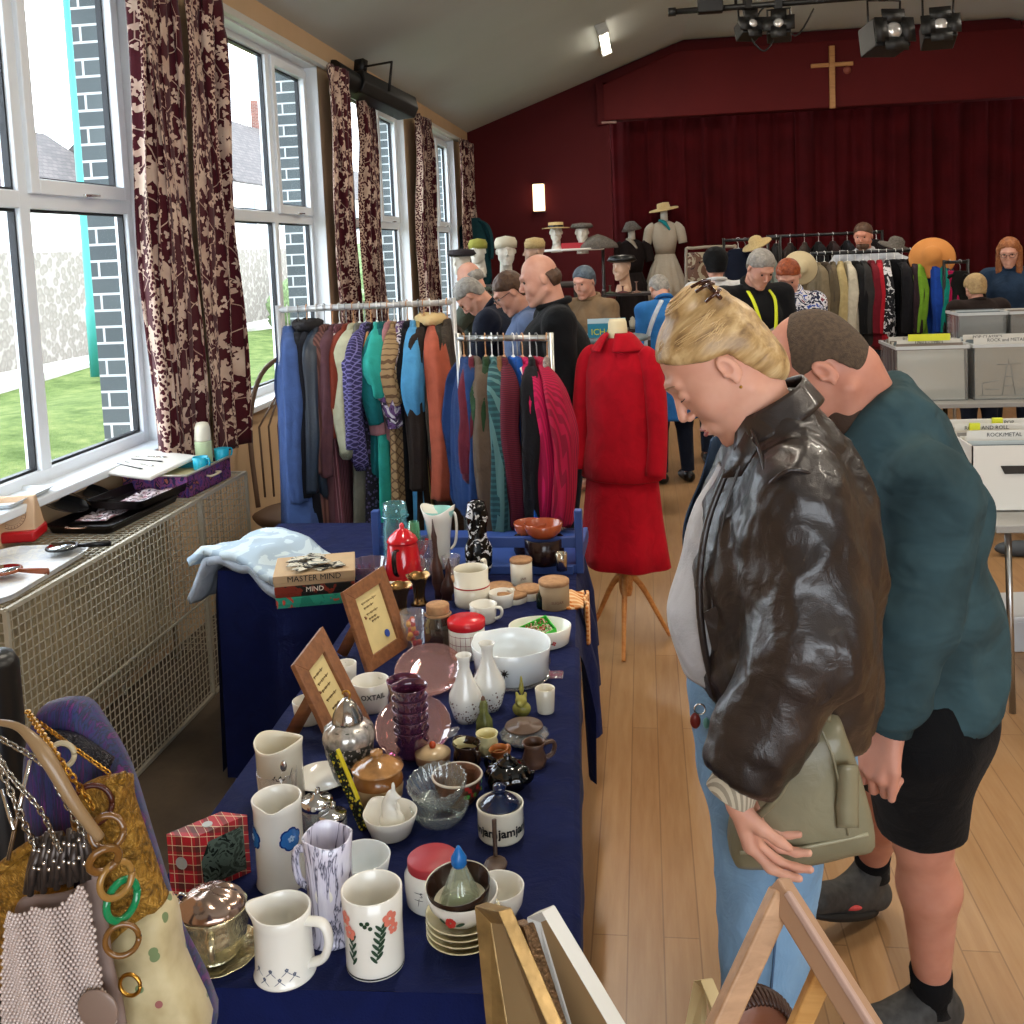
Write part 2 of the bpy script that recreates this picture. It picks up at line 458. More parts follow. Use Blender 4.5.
def glass(c='#ffffff', name='clear_glass', rough=.02, ior=1.45):
 key = ('g', str(c), rough, name)
 if key in _MC: return _MC[key]
 m = M_(name); t = m.t; out = [n for n in t.nodes if n.type == 'OUTPUT_MATERIAL'][0]
 cc = _c(c); tr = m.n('ShaderNodeBsdfTransparent'); tr.inputs[0].default_value = tuple(.12 + .85 * x if max(cc[:3]) > .9 else x ** .55 for x in cc[:3]) + (1,)
 gl = m.n('ShaderNodeBsdfGlossy'); gl.inputs['Roughness'].default_value = max(rough, .03); gl.inputs[0].default_value = (1, 1, 1, 1)
 lw = m.n('ShaderNodeLayerWeight'); lw.inputs[0].default_value = .35
 mx = m.n('ShaderNodeMixShader'); f = m.math('MULTIPLY_ADD', lw.outputs['Facing'], .5, .05); m.l(f, mx.inputs[0]); m.l(tr.outputs[0], mx.inputs[1]); m.l(gl.outputs[0], mx.inputs[2])
 df = m.n('ShaderNodeBsdfDiffuse'); df.inputs[0].default_value = cc; mx2 = m.n('ShaderNodeMixShader'); mx2.inputs[0].default_value = .06 if max(cc[:3]) > .9 else .14; m.l(mx.outputs[0], mx2.inputs[1]); m.l(df.outputs[0], mx2.inputs[2])
 m.l(mx2.outputs[0], out.inputs[0]); _MC[key] = m.m; return m.m
def emit(c, s, name='light_tube'):
 m = M_(name); m.b.inputs['Emission Color'].default_value = _c(c); m.b.inputs['Emission Strength'].default_value = s; m.col(c); return m.m
def wood(c1, c2, name='wood', sc=3, rough=.45, rot=(0, 0, 0), stretch=(1, 12, 12)):
 key = ('w', str(c1), str(c2), sc, stretch)
 if key in _MC: return _MC[key]
 m = M_(name); m.set(rough); n = m.noise(sc, 5, m.co(stretch, rot), .6, .4); m.col(m.ramp(n, [(.3, c1), (.7, c2)])); m.bump(n, .08, .002)
 _MC[key] = m.m; return m.m
WHITE_CER = mat('white_glazed_ceramic', '#e9e6dc', .18, coat=.3)
CREAM_CER = mat('cream_glazed_ceramic', '#e6dfcb', .2, coat=.3)
NAVY = cloth('#0a1648', 'navy_cotton', 300)
CHROME = mat('chrome', '#d8d8d8', .12, 1)
STEEL = mat('brushed_steel', '#a9a9a6', .35, 1)
SILVER = mat('tarnished_silver', '#c9c0ae', .22, 1, var=.35, vs=40)
GOLD = mat('gold_metal', '#b8893a', .3, 1, var=.3, vs=60)
BLACK = mat('black_plastic', '#0b0b0c', .35)
BLACKGL = mat('glossy_black_ceramic', '#060607', .06, coat=.5)
# ------------------------------------------------------------ room shell
XL, XR, YB, YF = -2.3, 7.5, 13.8, -2.6
EAVE, RIDGE = 3.45, 4.45
TH = .27
def plank_mat():
 m = M_('maple_floorboards'); v = m.co((1, 1, 1), (0, 0, PI / 2))
 b = m.n('ShaderNodeTexBrick'); b.offset = .37; b.inputs['Scale'].default_value = 1
 b.inputs['Brick Width'].default_value = 1.9; b.inputs['Row Height'].default_value = .095; b.inputs['Mortar Size'].default_value = .0022; b.inputs['Mortar Smooth'].default_value = .1
 b.inputs['Color1'].default_value = _c('#96704a'); b.inputs['Color2'].default_value = _c('#a8835c'); b.inputs['Mortar'].default_value = _c('#5f4229')
 m.l(v, b.inputs['Vector'])
 g = m.noise(4, 5, m.co((9, .8, 1)), .6); x = m.mix(.45, b.outputs['Color'], m.ramp(g, [(.3, '#8c6640'), (.7, '#b3926a')]))
 w = m.noise(1.3, 3); x = m.mix(m.math('MULTIPLY', w, .35), x, '#86603c')
 m.col(x); m.set(.34, spec=.4, coat=.15); m.b.inputs['Coat Roughness'].default_value = .25
 m.bump(b.outputs['Fac'], -.15, .001); return m.m
def border_mat():
 m = M_('worn_brown_lino'); m.col(m.ramp(m.noise(3, 6, rough=.7), [(.3, '#43372c'), (.55, '#574a3c'), (.75, '#6a5a48')])); m.set(.5); return m.m
struct('floor', box(-.95, XR, YF, YB, -.1, 0), plank_mat())
struct('floor_border', box(XL - .4, -.95, YF, YB, -.1, 0), border_mat())
WALLC = mat('tan_painted_wall', '#c7a883', .8, var=.05, vs=3)
PIERC = mat('beige_window_reveal', '#cfc6b6', .8)
RED = mat('maroon_painted_wall', '#4c0f13', .7, var=.05, vs=2, spec=.2)
REDV = mat('maroon_painted_board', '#5a1517', .65, var=.05, vs=2, spec=.2)
CEIL = mat('pale_grey_ceiling', '#b6bcb8', .75, var=.04, vs=1)
WINS = [(2.72, 4.62), (5.42, 7.32), (8.12, 10.02), (10.82, 12.72)]
WZ0, WZ1 = 1.0, 3.22
# left wall: below the sills, lintel band, piers
g = G(); g.add(box(XL - TH, XL, YF, YB, 0, WZ0)); g.add(box(XL - TH, XL, YF, YB, WZ1, EAVE + .1))
prev = YF
for a, b in WINS + [(YB, YB)]:
 if a > prev: g.add(box(XL - TH, XL, prev, a, WZ0, WZ1))
 prev = b
struct('wall_left', g, WALLC)
# back wall with stage opening
SX0, SX1, SZ1 = -.46, 5.66, 3.47
g = G(); g.add(box(XL - TH, SX0, YB, YB + .2, 0, EAVE + 1.2)); g.add(box(SX1, XR + .2, YB, YB + .2, 0, EAVE + 1.2)); g.add(box(SX0, SX1, YB, YB + .2, SZ1, EAVE + 1.2)); g.add(box(SX0, SX1, YB - .02, YB + .2, 0, .75))
struct('wall_back', g, RED)
# projecting fascia over the stage with sloped shoulders
pl = [(SX0, SZ1), (SX1, SZ1), (SX1, 3.93), (4.72, 4.3), (.5, 4.3), (SX0, 3.93)]
struct('trim_1', prism(pl, -YB + .02, -YB + .09, R(PI / 2, 'X')), REDV, bevel=.008)
pl2 = [(SX0 - .02, 3.93), (SX0 - .02, SZ1 - .05), (SX0 + .0, SZ1 - .05), (SX0 + .0, 3.93)]
g = G()
for p, q in (((SX0, 3.95), (.5, 4.33)), ((.5, 4.33), (4.72, 4.33)), ((4.72, 4.33), (SX1, 3.95)), ((SX0 - .02, SZ1 - .05), (SX0 - .02, 3.96))):
 g.add(obox((p[0], YB - .06, p[1]), (q[0], YB - .06, q[1]), .14, .05, V((0, 1, 0))))
struct('trim_2', g, RED)
struct('trim_3', box(SX0 - .0, SX0 + .07, YB - .03, YB + .25, .75, SZ1), RED)
struct('trim_4', box(SX0 - .03, SX0 + .16, YB - .1, YB - .02, SZ1 - .04, SZ1 - .015), mat('batten_end', '#9c7a70', .6))
# stage floor + back
struct('trim_5', box(SX0, SX1, YB + .2, YB + 1.6, .6, .75), mat('stage_boards', '#2c1a12', .6))
struct('wall_stage', box(SX0 - .3, SX1 + .3, YB + 1.6, YB + 1.7, .6, 4), mat('stage_dark', '#1d0b0c', .9))
struct('wall_right', box(XR, XR + .2, YF, YB, 0, EAVE + .1), WALLC)
# ceiling: slope, flat, slope
g = G(); t = .12
for a, b in (((XL - TH, EAVE - .12), (.6, RIDGE)), ((.6, RIDGE), (4.6, RIDGE)), ((4.6, RIDGE), (XR + .3, EAVE - .1))):
 g.add(([(a[0], YF, a[1]), (b[0], YF, b[1]), (b[0], YB + .05, b[1]), (a[0], YB + .05, a[1]), (a[0], YF, a[1] + t), (b[0], YF, b[1] + t), (b[0], YB + .05, b[1] + t), (a[0], YB + .05, a[1] + t)],
           [(0, 3, 2, 1), (4, 5, 6, 7), (0, 1, 5, 4), (1, 2, 6, 5), (2, 3, 7, 6), (3, 0, 4, 7)]))
struct('ceiling', g, CEIL)
# front wall behind the camera with a wide unglazed opening, added to let daylight in
g = G(); g.add(box(XL - TH, XR + .2, YF - .2, YF, 0, .9)); g.add(box(XL - TH, XR + .2, YF - .2, YF, 2.9, 4.6)); g.add(box(XL - TH, -.5, YF - .2, YF, .9, 2.9)); g.add(box(4.5, XR + .2, YF - .2, YF, .9, 2.9))
struct('wall_front', g, WALLC)
# ---- windows
PVC = mat('white_upvc', '#dfe5ea', .3, coat=.2)
GASK = mat('black_gasket', '#14161c', .5)
PANE = M_('window_glass'); PANE.set(.0, trans=1, ior=1.02, spec=.3); PANE.col('#f6fbff'); PANE = PANE.m
XG = XL - .12
def bars(g, X, y0, y1, z0, z1, w, d):
 g.add(box(X - d, X + d, y0, y0 + w, z0, z1)); g.add(box(X - d, X + d, y1 - w, y1, z0, z1)); g.add(box(X - d, X + d, y0 + w, y1 - w, z0, z0 + w)); g.add(box(X - d, X + d, y0 + w, y1 - w, z1 - w, z1))
for wi, (a, b) in enumerate(WINS):
 g = G(); bars(g, XG, a, b, WZ0, WZ1, .055, .035)
 m1 = a + .28 if wi == 0 else a + .55; mid = a + .98 + (.06 if wi == 0 else .15); zt = 2.12
 for m in (mid,): g.add(box(XG - .035, XG + .035, m - .035, m + .035, WZ0 + .05, WZ1 - .05))
 g.add(box(XG - .035, XG + .035, a + .05, mid - .03, zt - .035, zt + .035)); g.add(box(XG - .035, XG + .035, mid + .03, b - .05, zt - .035, zt + .035))
 w = struct('window_%d' % (wi + 1), g, PVC, bevel=.005)
 g = G(); gk = G(); gl = G()
 for (y0, y1, z0, z1, sash) in ((mid + .035, b - .055, zt + .035, WZ1 - .055, 1), (mid + .035, b - .055, WZ0 + .055, zt - .035, 0), (a + .055, mid - .035, zt + .035, WZ1 - .055, 0), (a + .055, mid - .035, WZ0 + .055, zt - .035, 0)):
  if sash: bars(g, XG + .02, y0 - .01, y1 + .01, z0 - .01, z1 + .01, .06, .035); y0 += .05; y1 -= .05; z0 += .05; z1 -= .05
  bars(gk, XG, y0, y1, z0, z1, .011, .014)
  gl.add(box(XG - .004, XG + .004, y0 + .01, y1 - .01, z0 + .01, z1 - .01))
 obj('sash', g, PVC, w, bevel=.004, smooth=False); obj('gasket', gk, GASK, w, smooth=False); obj('pane', gl, PANE, w, smooth=False)
 yh = (mid + b) / 2
 h = obj('window_handle', obox((XG + .07, yh - .05, zt + .03), (XG + .07, yh + .07, zt + .035), .018, .014), CHROME, w, bevel=.004)
 # white reveal lining, sill and boxed curtain track
 g = G(); g.add(box(XG, XL + .004, b - .012, b, WZ0, WZ1)); g.add(box(XG, XL + .004, a, a + .012, WZ0, WZ1)); g.add(box(XG, XL + .004, a, b, WZ1 - .012, WZ1))
 struct('trim_%d' % (10 + wi), g, mat('white_reveal', '#e4e8ea', .6))
 struct('window_sill_%d' % (wi + 1), box(XG + .03, XL + .06, a - .03, b + .03, WZ0 - .03, WZ0 + .005), PVC, bevel=.006)
 struct('trim_%d' % (20 + wi), box(XL, XL + .05, a - .25, b + .25, WZ1 + .0, WZ1 + .045), mat('white_curtain_track', '#c9c6bd', .5), bevel=.005)
# ---- outside: tiled brick piers, grass, houses
def brick_mat(name, c1, c2, mort, bw, rh, ms=.006, vec=None):
 m = M_(name); b = m.n('ShaderNodeTexBrick'); b.offset = .5 if vec is None else 0
 for k, x in (('Scale', 1), ('Brick Width', bw), ('Row Height', rh), ('Mortar Size', ms)): b.inputs[k].default_value = x
 b.inputs['Color1'].default_value = _c(c1); b.inputs['Color2'].default_value = _c(c2); b.inputs['Mortar'].default_value = _c(mort)
 tc = m.n('ShaderNodeTexCoord'); sp = m.n('ShaderNodeSeparateXYZ'); cb = m.n('ShaderNodeCombineXYZ')
 m.l(tc.outputs['Object'], sp.inputs[0]); s = m.math('ADD', sp.outputs[0], sp.outputs[1]); m.l(s, cb.inputs[0]); m.l(sp.outputs[2], cb.inputs[1]); m.l(cb.outputs[0], b.inputs['Vector'])
 m.col(b.outputs['Color']); m.set(.85); m.bump(b.outputs['Fac'], -.4, .01); return m.m
SLIP = brick_mat('grey_brick_white_mortar', '#474d4f', '#555b5c', '#b5b7b7', .225, .078, .006)
for i, (a, b) in enumerate(WINS):
 struct('trim_%d' % (30 + i), box(XL - TH - .03, XL - TH + .02, b - .02, b + .8, -.3, 3.6), SLIP)
 struct('trim_%d' % (40 + i), box(XL - TH - .03, XG - .04, b - .035, b + .02, WZ0, WZ1), SLIP)
gm = M_('mown_grass'); n = gm.noise(2.2, 6, rough=.75); gm.col(gm.ramp(n, [(.3, '#3a4a20'), (.5, '#566436'), (.7, '#74794a')])); gm.set(.95, spec=.1); gm.bump(gm.noise(45, 3), .8, .05)
one('lawn', grid(lambda u, v: (-2.9 - 8 * u, 1 + 26 * v, -.1 + .0 * u + .12 * math.sin(7 * u + 9 * v)), 40, 60), gm.m, 'green lawn outside the left windows', 'lawn')
bpy.data.objects['lawn']['kind'] = 'structure'; del bpy.data.objects['lawn']['label']; del bpy.data.objects['lawn']['category']
struct('ground_outside', box(-70, -2.7, -20, 90, -.5, -.25), mat('pale_tarmac', '#a9a59c', .9, var=.1))
struct('path_outside', box(-11.6, -10.6, -5, 40, -.3, 0.0), mat('pale_paving', '#a8a49b', .9))
REND = mat('white_render', '#e9e6df', .9); ROOFT = brick_mat('roof_tiles', '#423c3a', '#544c49', '#302b29', .3, .16, .012); RB = brick_mat('red_chimney_brick', '#5a3329', '#6d4033', '#8a8078', .22, .075)
def house(name, x, y0, y1, h, rh, depth, label, chim=None):
 r = thing(name, label, 'house', (x, y0, -.25)); L = y1 - y0
 obj('wall', box(-depth, 0, 0, L, 0, h), REND, r, smooth=False)
 g = ([(.25, -.2, h - .1), (.25, L + .2, h - .1), (-depth / 2, L + .2, h + rh), (-depth / 2, -.2, h + rh), (-depth - .25, -.2, h - .1), (-depth - .25, L + .2, h - .1)], [(0, 1, 2, 3), (3, 2, 5, 4), (0, 3, 4), (1, 5, 2), (0, 4, 5, 1)])
 obj('roof', g, ROOFT, r, smooth=False)
 for k in range(int(L // 3)):
  for z in (1.1, 3.4):
   if z + 1.3 < h:
    w = obj('window', box(-.02, .03, .9 + 3 * k, 2.1 + 3 * k, z, z + 1.2), mat('dark_window', '#59646c', .2), r, smooth=False)
    obj('window_frame', (lambda q: (bars(q, .03, .85 + 3 * k, 2.15 + 3 * k, z - .05, z + 1.25, .07, .03), q)[1])(G()), PVC, w, smooth=False)
 if chim:
  for cy in chim:
   c = obj('chimney', box(-depth / 2 - .45, -depth / 2 + .45, cy - .6, cy + .6, h + rh - 1.2, h + rh + 1.5), RB, r, smooth=False)
   for q in (-.3, .3): obj('chimney_pot', solidprof([(.14, 0), (.12, .5)], 12), mat('clay_pot', '#b06a4a', .8), c, loc=(-depth / 2, cy + q, h + rh + 1.5))
 return r
house('house', -19, 20, 37, 4.6, 2.6, 7, 'white rendered house with brown tiled roof seen through the nearest window', [5])
house('house', -15.5, 38, 60, 5.2, 3.6, 8, 'white house with steep tiled roof and tall brick chimney through the second window', [4, 14.5])
house('house', -16, 55, 72, 5.0, 3.0, 8, 'farthest pale house beyond the third window', [4])
STONE = M_('rubble_stone'); q = STONE.vor(6); STONE.col(STONE.ramp(q.outputs['Distance'], [(.1, '#857d73'), (.5, '#756e65'), (.75, '#968f85')])); STONE.set(.95); STONE.bump(q.outputs['Distance'], .5, .03)
one('stone_wall', box(-13.2, -12.8, 17.5, 40, -.3, 2.2), STONE.m, 'rubble stone garden wall beyond the lawn', 'wall', smooth=False)
lp = thing('street_lamp', 'turquoise painted lamp post beyond the lawn', 'lamp post', (-9.7, 17.0, -.1))
TQ = mat('turquoise_paint', '#2f7f76', .5)
obj('post', solidprof([(.1, 0), (.1, 1.2), (.075, 1.3), (.06, 7)], 16), TQ, lp); obj('lamp_head', ball((.5, 0, 7), (.4, .12, .08)), STEEL, lp); obj('arm', tube([(0, 0, 6.9), (.1, 0, 7.05), (.4, 0, 7.05)], .03), TQ, lp)
sg = thing('notice_board', 'small white notice with blue heading on a post beyond the lawn', 'sign', (-12.3, 14.3, -.1), rot=(0, 0, .5))
obj('post', box(-.04, .04, -.04, .04, 0, 2.2), mat('dark_post', '#4a4038', .7), sg); obj('board', box(-.02, .05, -.6, .6, 1.5, 2.2), mat('white_board', '#e8e8e8', .5), sg, smooth=False); obj('heading', box(.05, .06, -.5, .5, 2.0, 2.12), mat('blue_heading', '#2b4f8f', .5), sg, smooth=False)
rr = random.Random(3)
for k, (x, y, z, s, lb) in enumerate([(-8.5, 26, 0, 1.3, 'low green shrub outside the second window'), (-9.5, 34, 0, 1.9, 'bushy green shrub farther off outside the third window')]):
 v, f = ball((0, 0, s * .5), (s, s, s * .7), 40, 26)
 v = [tuple(V(p) + V(p).normalized() * .22 * noise.noise(V(p) * 5)) for p in v]
 one('shrub', (v, f), mat('shrub_leaves', '#5f7148', .9, var=.5, vs=14, bump=.8, bs=40), lb, 'shrub', loc=(x, y, z - .1))
# ---- curtains with leaf print
def leaf_curtain_mat():
 m = M_('burgundy_leaf_print')
 uv = m.n('ShaderNodeUVMap');
 base = m.mix(m.noise(160, 2), '#3a0d16', '#4a141d')
 fac = None
 for sc, rad, off, n5 in ((5.5, .36, 0.0, 5), (8.5, .29, 3.3, 6), (15, .3, 7.7, 3)):
  mp = m.n('ShaderNodeMapping'); mp.inputs['Location'].default_value = (off, off * .7, 0); mp.inputs['Scale'].default_value = (sc, sc, sc); m.l(uv.outputs[0], mp.inputs[0])
  vo = m.n('ShaderNodeTexVoronoi'); vo.voronoi_dimensions = '2D'; vo.inputs['Scale'].default_value = 1; vo.inputs['Randomness'].default_value = .75; m.l(mp.outputs[0], vo.inputs['Vector'])
  sub = m.n('ShaderNodeVectorMath', operation='SUBTRACT'); m.l(mp.outputs[0], sub.inputs[0]); m.l(vo.outputs['Position'], sub.inputs[1])
  sp = m.n('ShaderNodeSeparateXYZ'); m.l(sub.outputs[0], sp.inputs[0])
  ang = m.math('ARCTAN2', sp.outputs[1], sp.outputs[0]); sep = m.n('ShaderNodeSeparateColor'); m.l(vo.outputs['Color'], sep.inputs[0])
  ph = m.math('MULTIPLY', sep.outputs[0], 6.28)
  lob = m.math('MULTIPLY_ADD', m.math('SINE', m.math('MULTIPLY_ADD', ang, n5, ph)), .28, .72)
  lob2 = m.math('MULTIPLY_ADD', m.math('SINE', m.math('MULTIPLY_ADD', ang, n5 * 3, ph)), .08, 1)
  r = m.math('MULTIPLY', m.math('MULTIPLY', lob, lob2), rad)
  inside = m.math('LESS_THAN', vo.outputs['Distance'], r)
  some = m.math('GREATER_THAN', sep.outputs[1], .22); inside = m.math('MULTIPLY', inside, some)
  fac = inside if fac is None else m.math('MAXIMUM', fac, inside)
 # stems
 vo = m.n('ShaderNodeTexVoronoi', feature='DISTANCE_TO_EDGE'); vo.voronoi_dimensions = '2D'; vo.inputs['Scale'].default_value = 5; m.l(uv.outputs[0], vo.inputs['Vector'])
 fac = m.math('MAXIMUM', fac, m.math('MULTIPLY', m.math('LESS_THAN', vo.outputs[0], .012), .8))
 # vertical dotted braid stripes
 su = m.n('ShaderNodeSeparateXYZ'); m.l(uv.outputs[0], su.inputs[0])
 st = m.math('LESS_THAN', m.math('FRACT', m.math('MULTIPLY', su.outputs[0], 1.7)), .09)
 ck = m.n('ShaderNodeTexVoronoi'); ck.voronoi_dimensions = '2D'; ck.inputs['Scale'].default_value = 55; m.l(uv.outputs[0], ck.inputs['Vector'])
 dots = m.math('GREATER_THAN', ck.outputs['Distance'], .42)
 fac = m.math('ADD', m.math('MULTIPLY', fac, m.math('SUBTRACT', 1, st)), m.math('MULTIPLY', st, dots))
 tone = m.ramp(m.noise(6, 4, uv.outputs[0]), [(.3, '#a98a7b'), (.7, '#d2bba8')])
 m.col(m.mix(fac, base, tone)); m.set(.85, sheen=.1, spec=.2); return m.m
LEAF = leaf_curtain_mat()
def curtain(y0, y1, z0, z1, seed, label, x=XL + .12, amp=.05, width=None, folds=None, material=None, gather=.75):
 r = random.Random(seed); w = width or (y1 - y0) * 2.0; folds = folds or max(4, int((y1 - y0) * 9)); nu, nv = folds * 12, 36
 c = (y0 + y1) / 2
 ph = [r.uniform(-.5, .5) for _ in range(folds + 2)]
 def fn(u, v):
  z = z0 + (z1 - z0) * v; k = gather + (1 - gather) * min(1, (1 - v) * 1.6) ** .7 if v < 1 else gather
  y = c + (y0 + (y1 - y0) * u - c) * k
  a = 2 * PI * folds * u + .9 * math.sin(3.1 * u + seed) ; A = amp * (.55 + .45 * math.sin(5 * u + seed * 1.7)) * (1 if v < .93 else .75)
  dx = A * math.sin(a + .5 * math.sin(2.5 * v + seed)) + .012 * math.sin(9 * v + 7 * u)
  if v > .96: dx += .012 * math.sin(4 * a)
  return (x + dx, y + .02 * math.sin(a * 2 + v * 3), z)
 g = grid(fn, nu, nv); me = mesh_of('curtain', g)
 uvl = me.uv_layers.new(name='UVMap');
 for lp in me.loops:
  i = lp.vertex_index; uvl.data[lp.index].uv = ((i % (nu + 1)) / nu * w, (i // (nu + 1)) / nv * (z1 - z0))
 o = obj('curtain', me, material or LEAF, solid=.003)
 return o
cur = [(4.28, 4.86, .86, 3.2, 'wide'), (4.84, 5.34, .86, 3.2, ''), (7.17, 7.72, 1.05, 3.22, ''), (7.95, 8.5, 1.0, 3.22, ''), (10.0, 10.75, .95, 3.22, ''), (12.45, 13.0, .95, 3.22, ''), (13.05, 13.45, .95, 3.22, '')]
cl = ['burgundy leaf print curtain hanging right beside the nearest window', 'burgundy leaf print curtain at the near edge of the second window', 'leaf print curtain on the far side of the second window', 'leaf print curtain below the black wall spotlight', 'leaf print curtain between the third and fourth windows', 'narrow leaf print curtain beyond the fourth window', 'last leaf print curtain in the corner by the maroon wall']
for i, (a, b, z0, z1, _) in enumerate(cur):
 tag(curtain(a, b, z0, z1, i + 1, ''), cl[i], 'curtain', 'leaf print curtains along the window wall')
# ---- stage curtain, maroon
m = M_('maroon_velvet'); m.col(m.ramp(m.noise(3, 3), [(.3, '#370a0d'), (.7, '#480e12')])); m.set(.9, spec=.1); STC = m.m
def stage_curtain(x0, x1, label, seed):
 folds = int((x1 - x0) * 3)
 def fn(u, v):
  x = x0 + (x1 - x0) * u; a = 2 * PI * folds * u
  s = .6 + .4 * math.sin(u * 11 + seed)
  return (x + .02 * math.sin(a * 1.5 + v), YB + .42 + .045 * s * math.sin(a + .9 * math.sin(9 * u + 2 * v)) + .02 * math.sin(2.3 * a + seed), .76 + 2.9 * v)
 return tag(obj('stage_curtain', grid(fn, folds * 12, 16), STC, solid=.004), label, 'curtain')
stage_curtain(SX0 + .0, 2.06, 'maroon stage curtain, left half beside the plain maroon wall', 1)
stage_curtain(1.98, SX1 - .02, 'maroon stage curtain, wide right half below the wooden cross', 2)
# ---- cross and disc
oak = wood('#a8713c', '#c48f55', 'pale_oak', 4)
cr = thing('wall_cross', 'plain pale wooden cross on the maroon board above the stage', 'cross', (2.44, YB - .12, 3.47))
obj('upright', box(-.035, .035, -.02, .02, -.02, .76), oak, cr, bevel=.004); obj('crossbar', box(-.26, .26, -.015, .015, .5, .55), oak, cr, bevel=.004)
one('ceiling_sensor', ball((0, 0, 0), (.05, .03, .05)), mat('brown_disc', '#8a4a3c', .5), 'small round brown disc fixed right of the wooden cross', 'sensor', loc=(2.63, YB - .1, 3.92))
# wall light
wl = thing('wall_light', 'lit rectangular frosted wall light on the maroon wall', 'wall light', (-1.36, YB - .0, 2.33))
obj('diffuser', box(-.075, .075, -.11, -.0, 0, .36), emit('#ffe2b4', 2.2, 'lit_frosted_glass'), wl, bevel=.01); obj('end_cap', box(-.085, .085, -.115, 0, -.015, 0), BLACK, wl); obj('end_cap', box(-.085, .085, -.115, 0, .36, .375), BLACK, wl)
# ---- fluorescent fittings
TUBE = emit('#fff3e0', 9, 'lit_tube')
def fluoro(x, y, label, on_slope, turn=0):
 if on_slope: z = EAVE - .12 + (x - (XL - TH)) / (.6 - XL + TH) * (RIDGE - EAVE + .12); tilt = -math.atan2(RIDGE - EAVE + .12, .6 - XL + TH)
 else: z = RIDGE; tilt = 0
 r = thing('fluorescent_light', label, 'ceiling light', (x, y, z - .005), rot=(0, tilt, turn))
 wm = mat('white_enamel_batten', '#c9c9c4', .4)
 obj('batten', box(-.05, .05, -.62, .62, -.06, 0), wm, r, bevel=.006)
 for s in (-.035, .035):
  obj('tube', (lambda q: ([(vx, vy, vz) for vx, vy, vz in q[0]], q[1]))(tube([(s, -.58, -.085), (s, .58, -.085)], .014, 10)), TUBE, r)
 for y_ in (-.6, .6): obj('end_holder', box(-.06, .06, y_ - .015, y_ + .015, -.11, -.0), wm, r, bevel=.004)
 l = bpy.data.lights.new('tube_light', 'AREA'); l.shape = 'RECTANGLE'; l.size = .12; l.size_y = 1.15; l.energy = 45; l.color = (1, .9, .76)
 lo = bpy.data.objects.new('tube_light', l); COL.objects.link(lo); lo.parent = r; lo.location = (0, 0, -.115)
 return r
fluoro(-.37, 11.4, 'lit twin tube fluorescent light on the left ceiling slope', True)
fluoro(2.5, 9.85, 'lit fluorescent light at the top edge near the stage lamps', False)
for i, (x, y, s) in enumerate([(-.37, 7.0, 1), (2.5, 5.6, 0), (-.37, 3.0, 1), (2.5, 1.6, 0), (5.0, 3.2, 0), (4.2, 8.5, 0)]):  # unseen fittings, added along the ceiling after the two in view
 fluoro(x if not (x == 5.0) else 4.4, y, 'lit fluorescent light out of view on the ceiling, ' + ['second from the stage on the left slope', 'in the middle of the room above the flat part', 'above the stall table on the left slope', 'nearest the front on the flat part', 'to the right above the record bins', 'far right towards the stage'][i], bool(s))
# ---- lighting bar and stage lamps
BLK = mat('black_lamp_metal', '#0d0c0c', .5)
def stage_lamp(px, py, Y, label, sx=1.0, yaw=0.2, lens=True, gr='stage spotlights on the ceiling bar', tilt=.35, hang=.22, kind='spot'):
 p = atY(px, py, Y); r = thing('stage_spotlight', label, 'spotlight', tuple(p), yaw)
 q = R(-tilt, 'X')
 g = G(); g.add(solidprof([(.10 * sx, -.16 * sx), (.115 * sx, -.12 * sx), (.115 * sx, .1 * sx), (.085 * sx, .17 * sx)], 18) if kind == 'spot' else box(-.17 * sx, .17 * sx, -.13 * sx, .13 * sx, -.14 * sx, .14 * sx), 0, q @ R(PI / 2, 'X'))
 obj('housing', g, BLK, r, auto=40, bevel=.008)
 g = G()
 for k in range(4): g.add(box(-.11 * sx, .11 * sx, -.006, .006, -.05, .05), 0, q @ R(k * PI / 2, 'Y') @ T(0, -.19 * sx, .13 * sx))
 obj('barn_doors', g, BLK, r)
 obj('lens', solidprof([(.08 * sx, 0), (.07 * sx, .02), (.02, .035)], 16), mat('lens_glass', '#c9c9c9', .08, .6), r, loc=tuple(q @ V((0, -.165 * sx, 0))), rot=(PI / 2 - tilt, 0, 0)) if lens else None
 obj('yoke', tube([(-.15 * sx, 0, 0), (-.16 * sx, 0, hang), (.16 * sx, 0, hang), (.15 * sx, 0, 0)], .01, 6), BLK, r)
 obj('clamp', box(-.03, .03, -.03, .03, hang, hang + .09), BLK, r, bevel=.004)
 return r
p = atY(672, 12, 8.5); q = atY(760, 2, 8.5)
bar = thing('lighting_bar', 'thin black ceiling bar carrying stage lamps and a cable', 'lighting bar', tuple(p))
obj('pipe', tube([(0, 0, 0), (3.6, 0, .02)], .024), BLK, bar); obj('end_cap', tube([(-.03, 0, 0), (.03, 0, 0)], .035), BLK, bar); obj('junction_box', box(.2, .4, -.05, .05, -.03, .22), BLK, bar, bevel=.01)
for x in (.5, 1.7, 2.9): obj('hanger', tube([(x, 0, 0), (x, 0, RIDGE - p.z)], .012, 6), BLK, bar)
c = tube(smooth_path([(.55, 0, -.0), (.62, 0, -.25), (.72, 0, -.35), (.8, 0, -.2), (.66, 0, -.1), (.78, 0, 0), (.95, 0, -.25), (1.1, 0, -.05)], 5), .008, 5); obj('cable', c, BLK, bar)
stage_lamp(748, 30, 8.5, 'small black stage lamp, leftmost of the four under the bar', .5, .35, kind='box', hang=.16)
stage_lamp(779, 30, 8.5, 'small black stage lamp second from the left under the bar', .55, -.15, kind='box', hang=.16)
stage_lamp(884, 38, 8.4, 'large black stage lamp with barn doors right of the tube light', .85, .3, kind='box', hang=.28, tilt=.2)
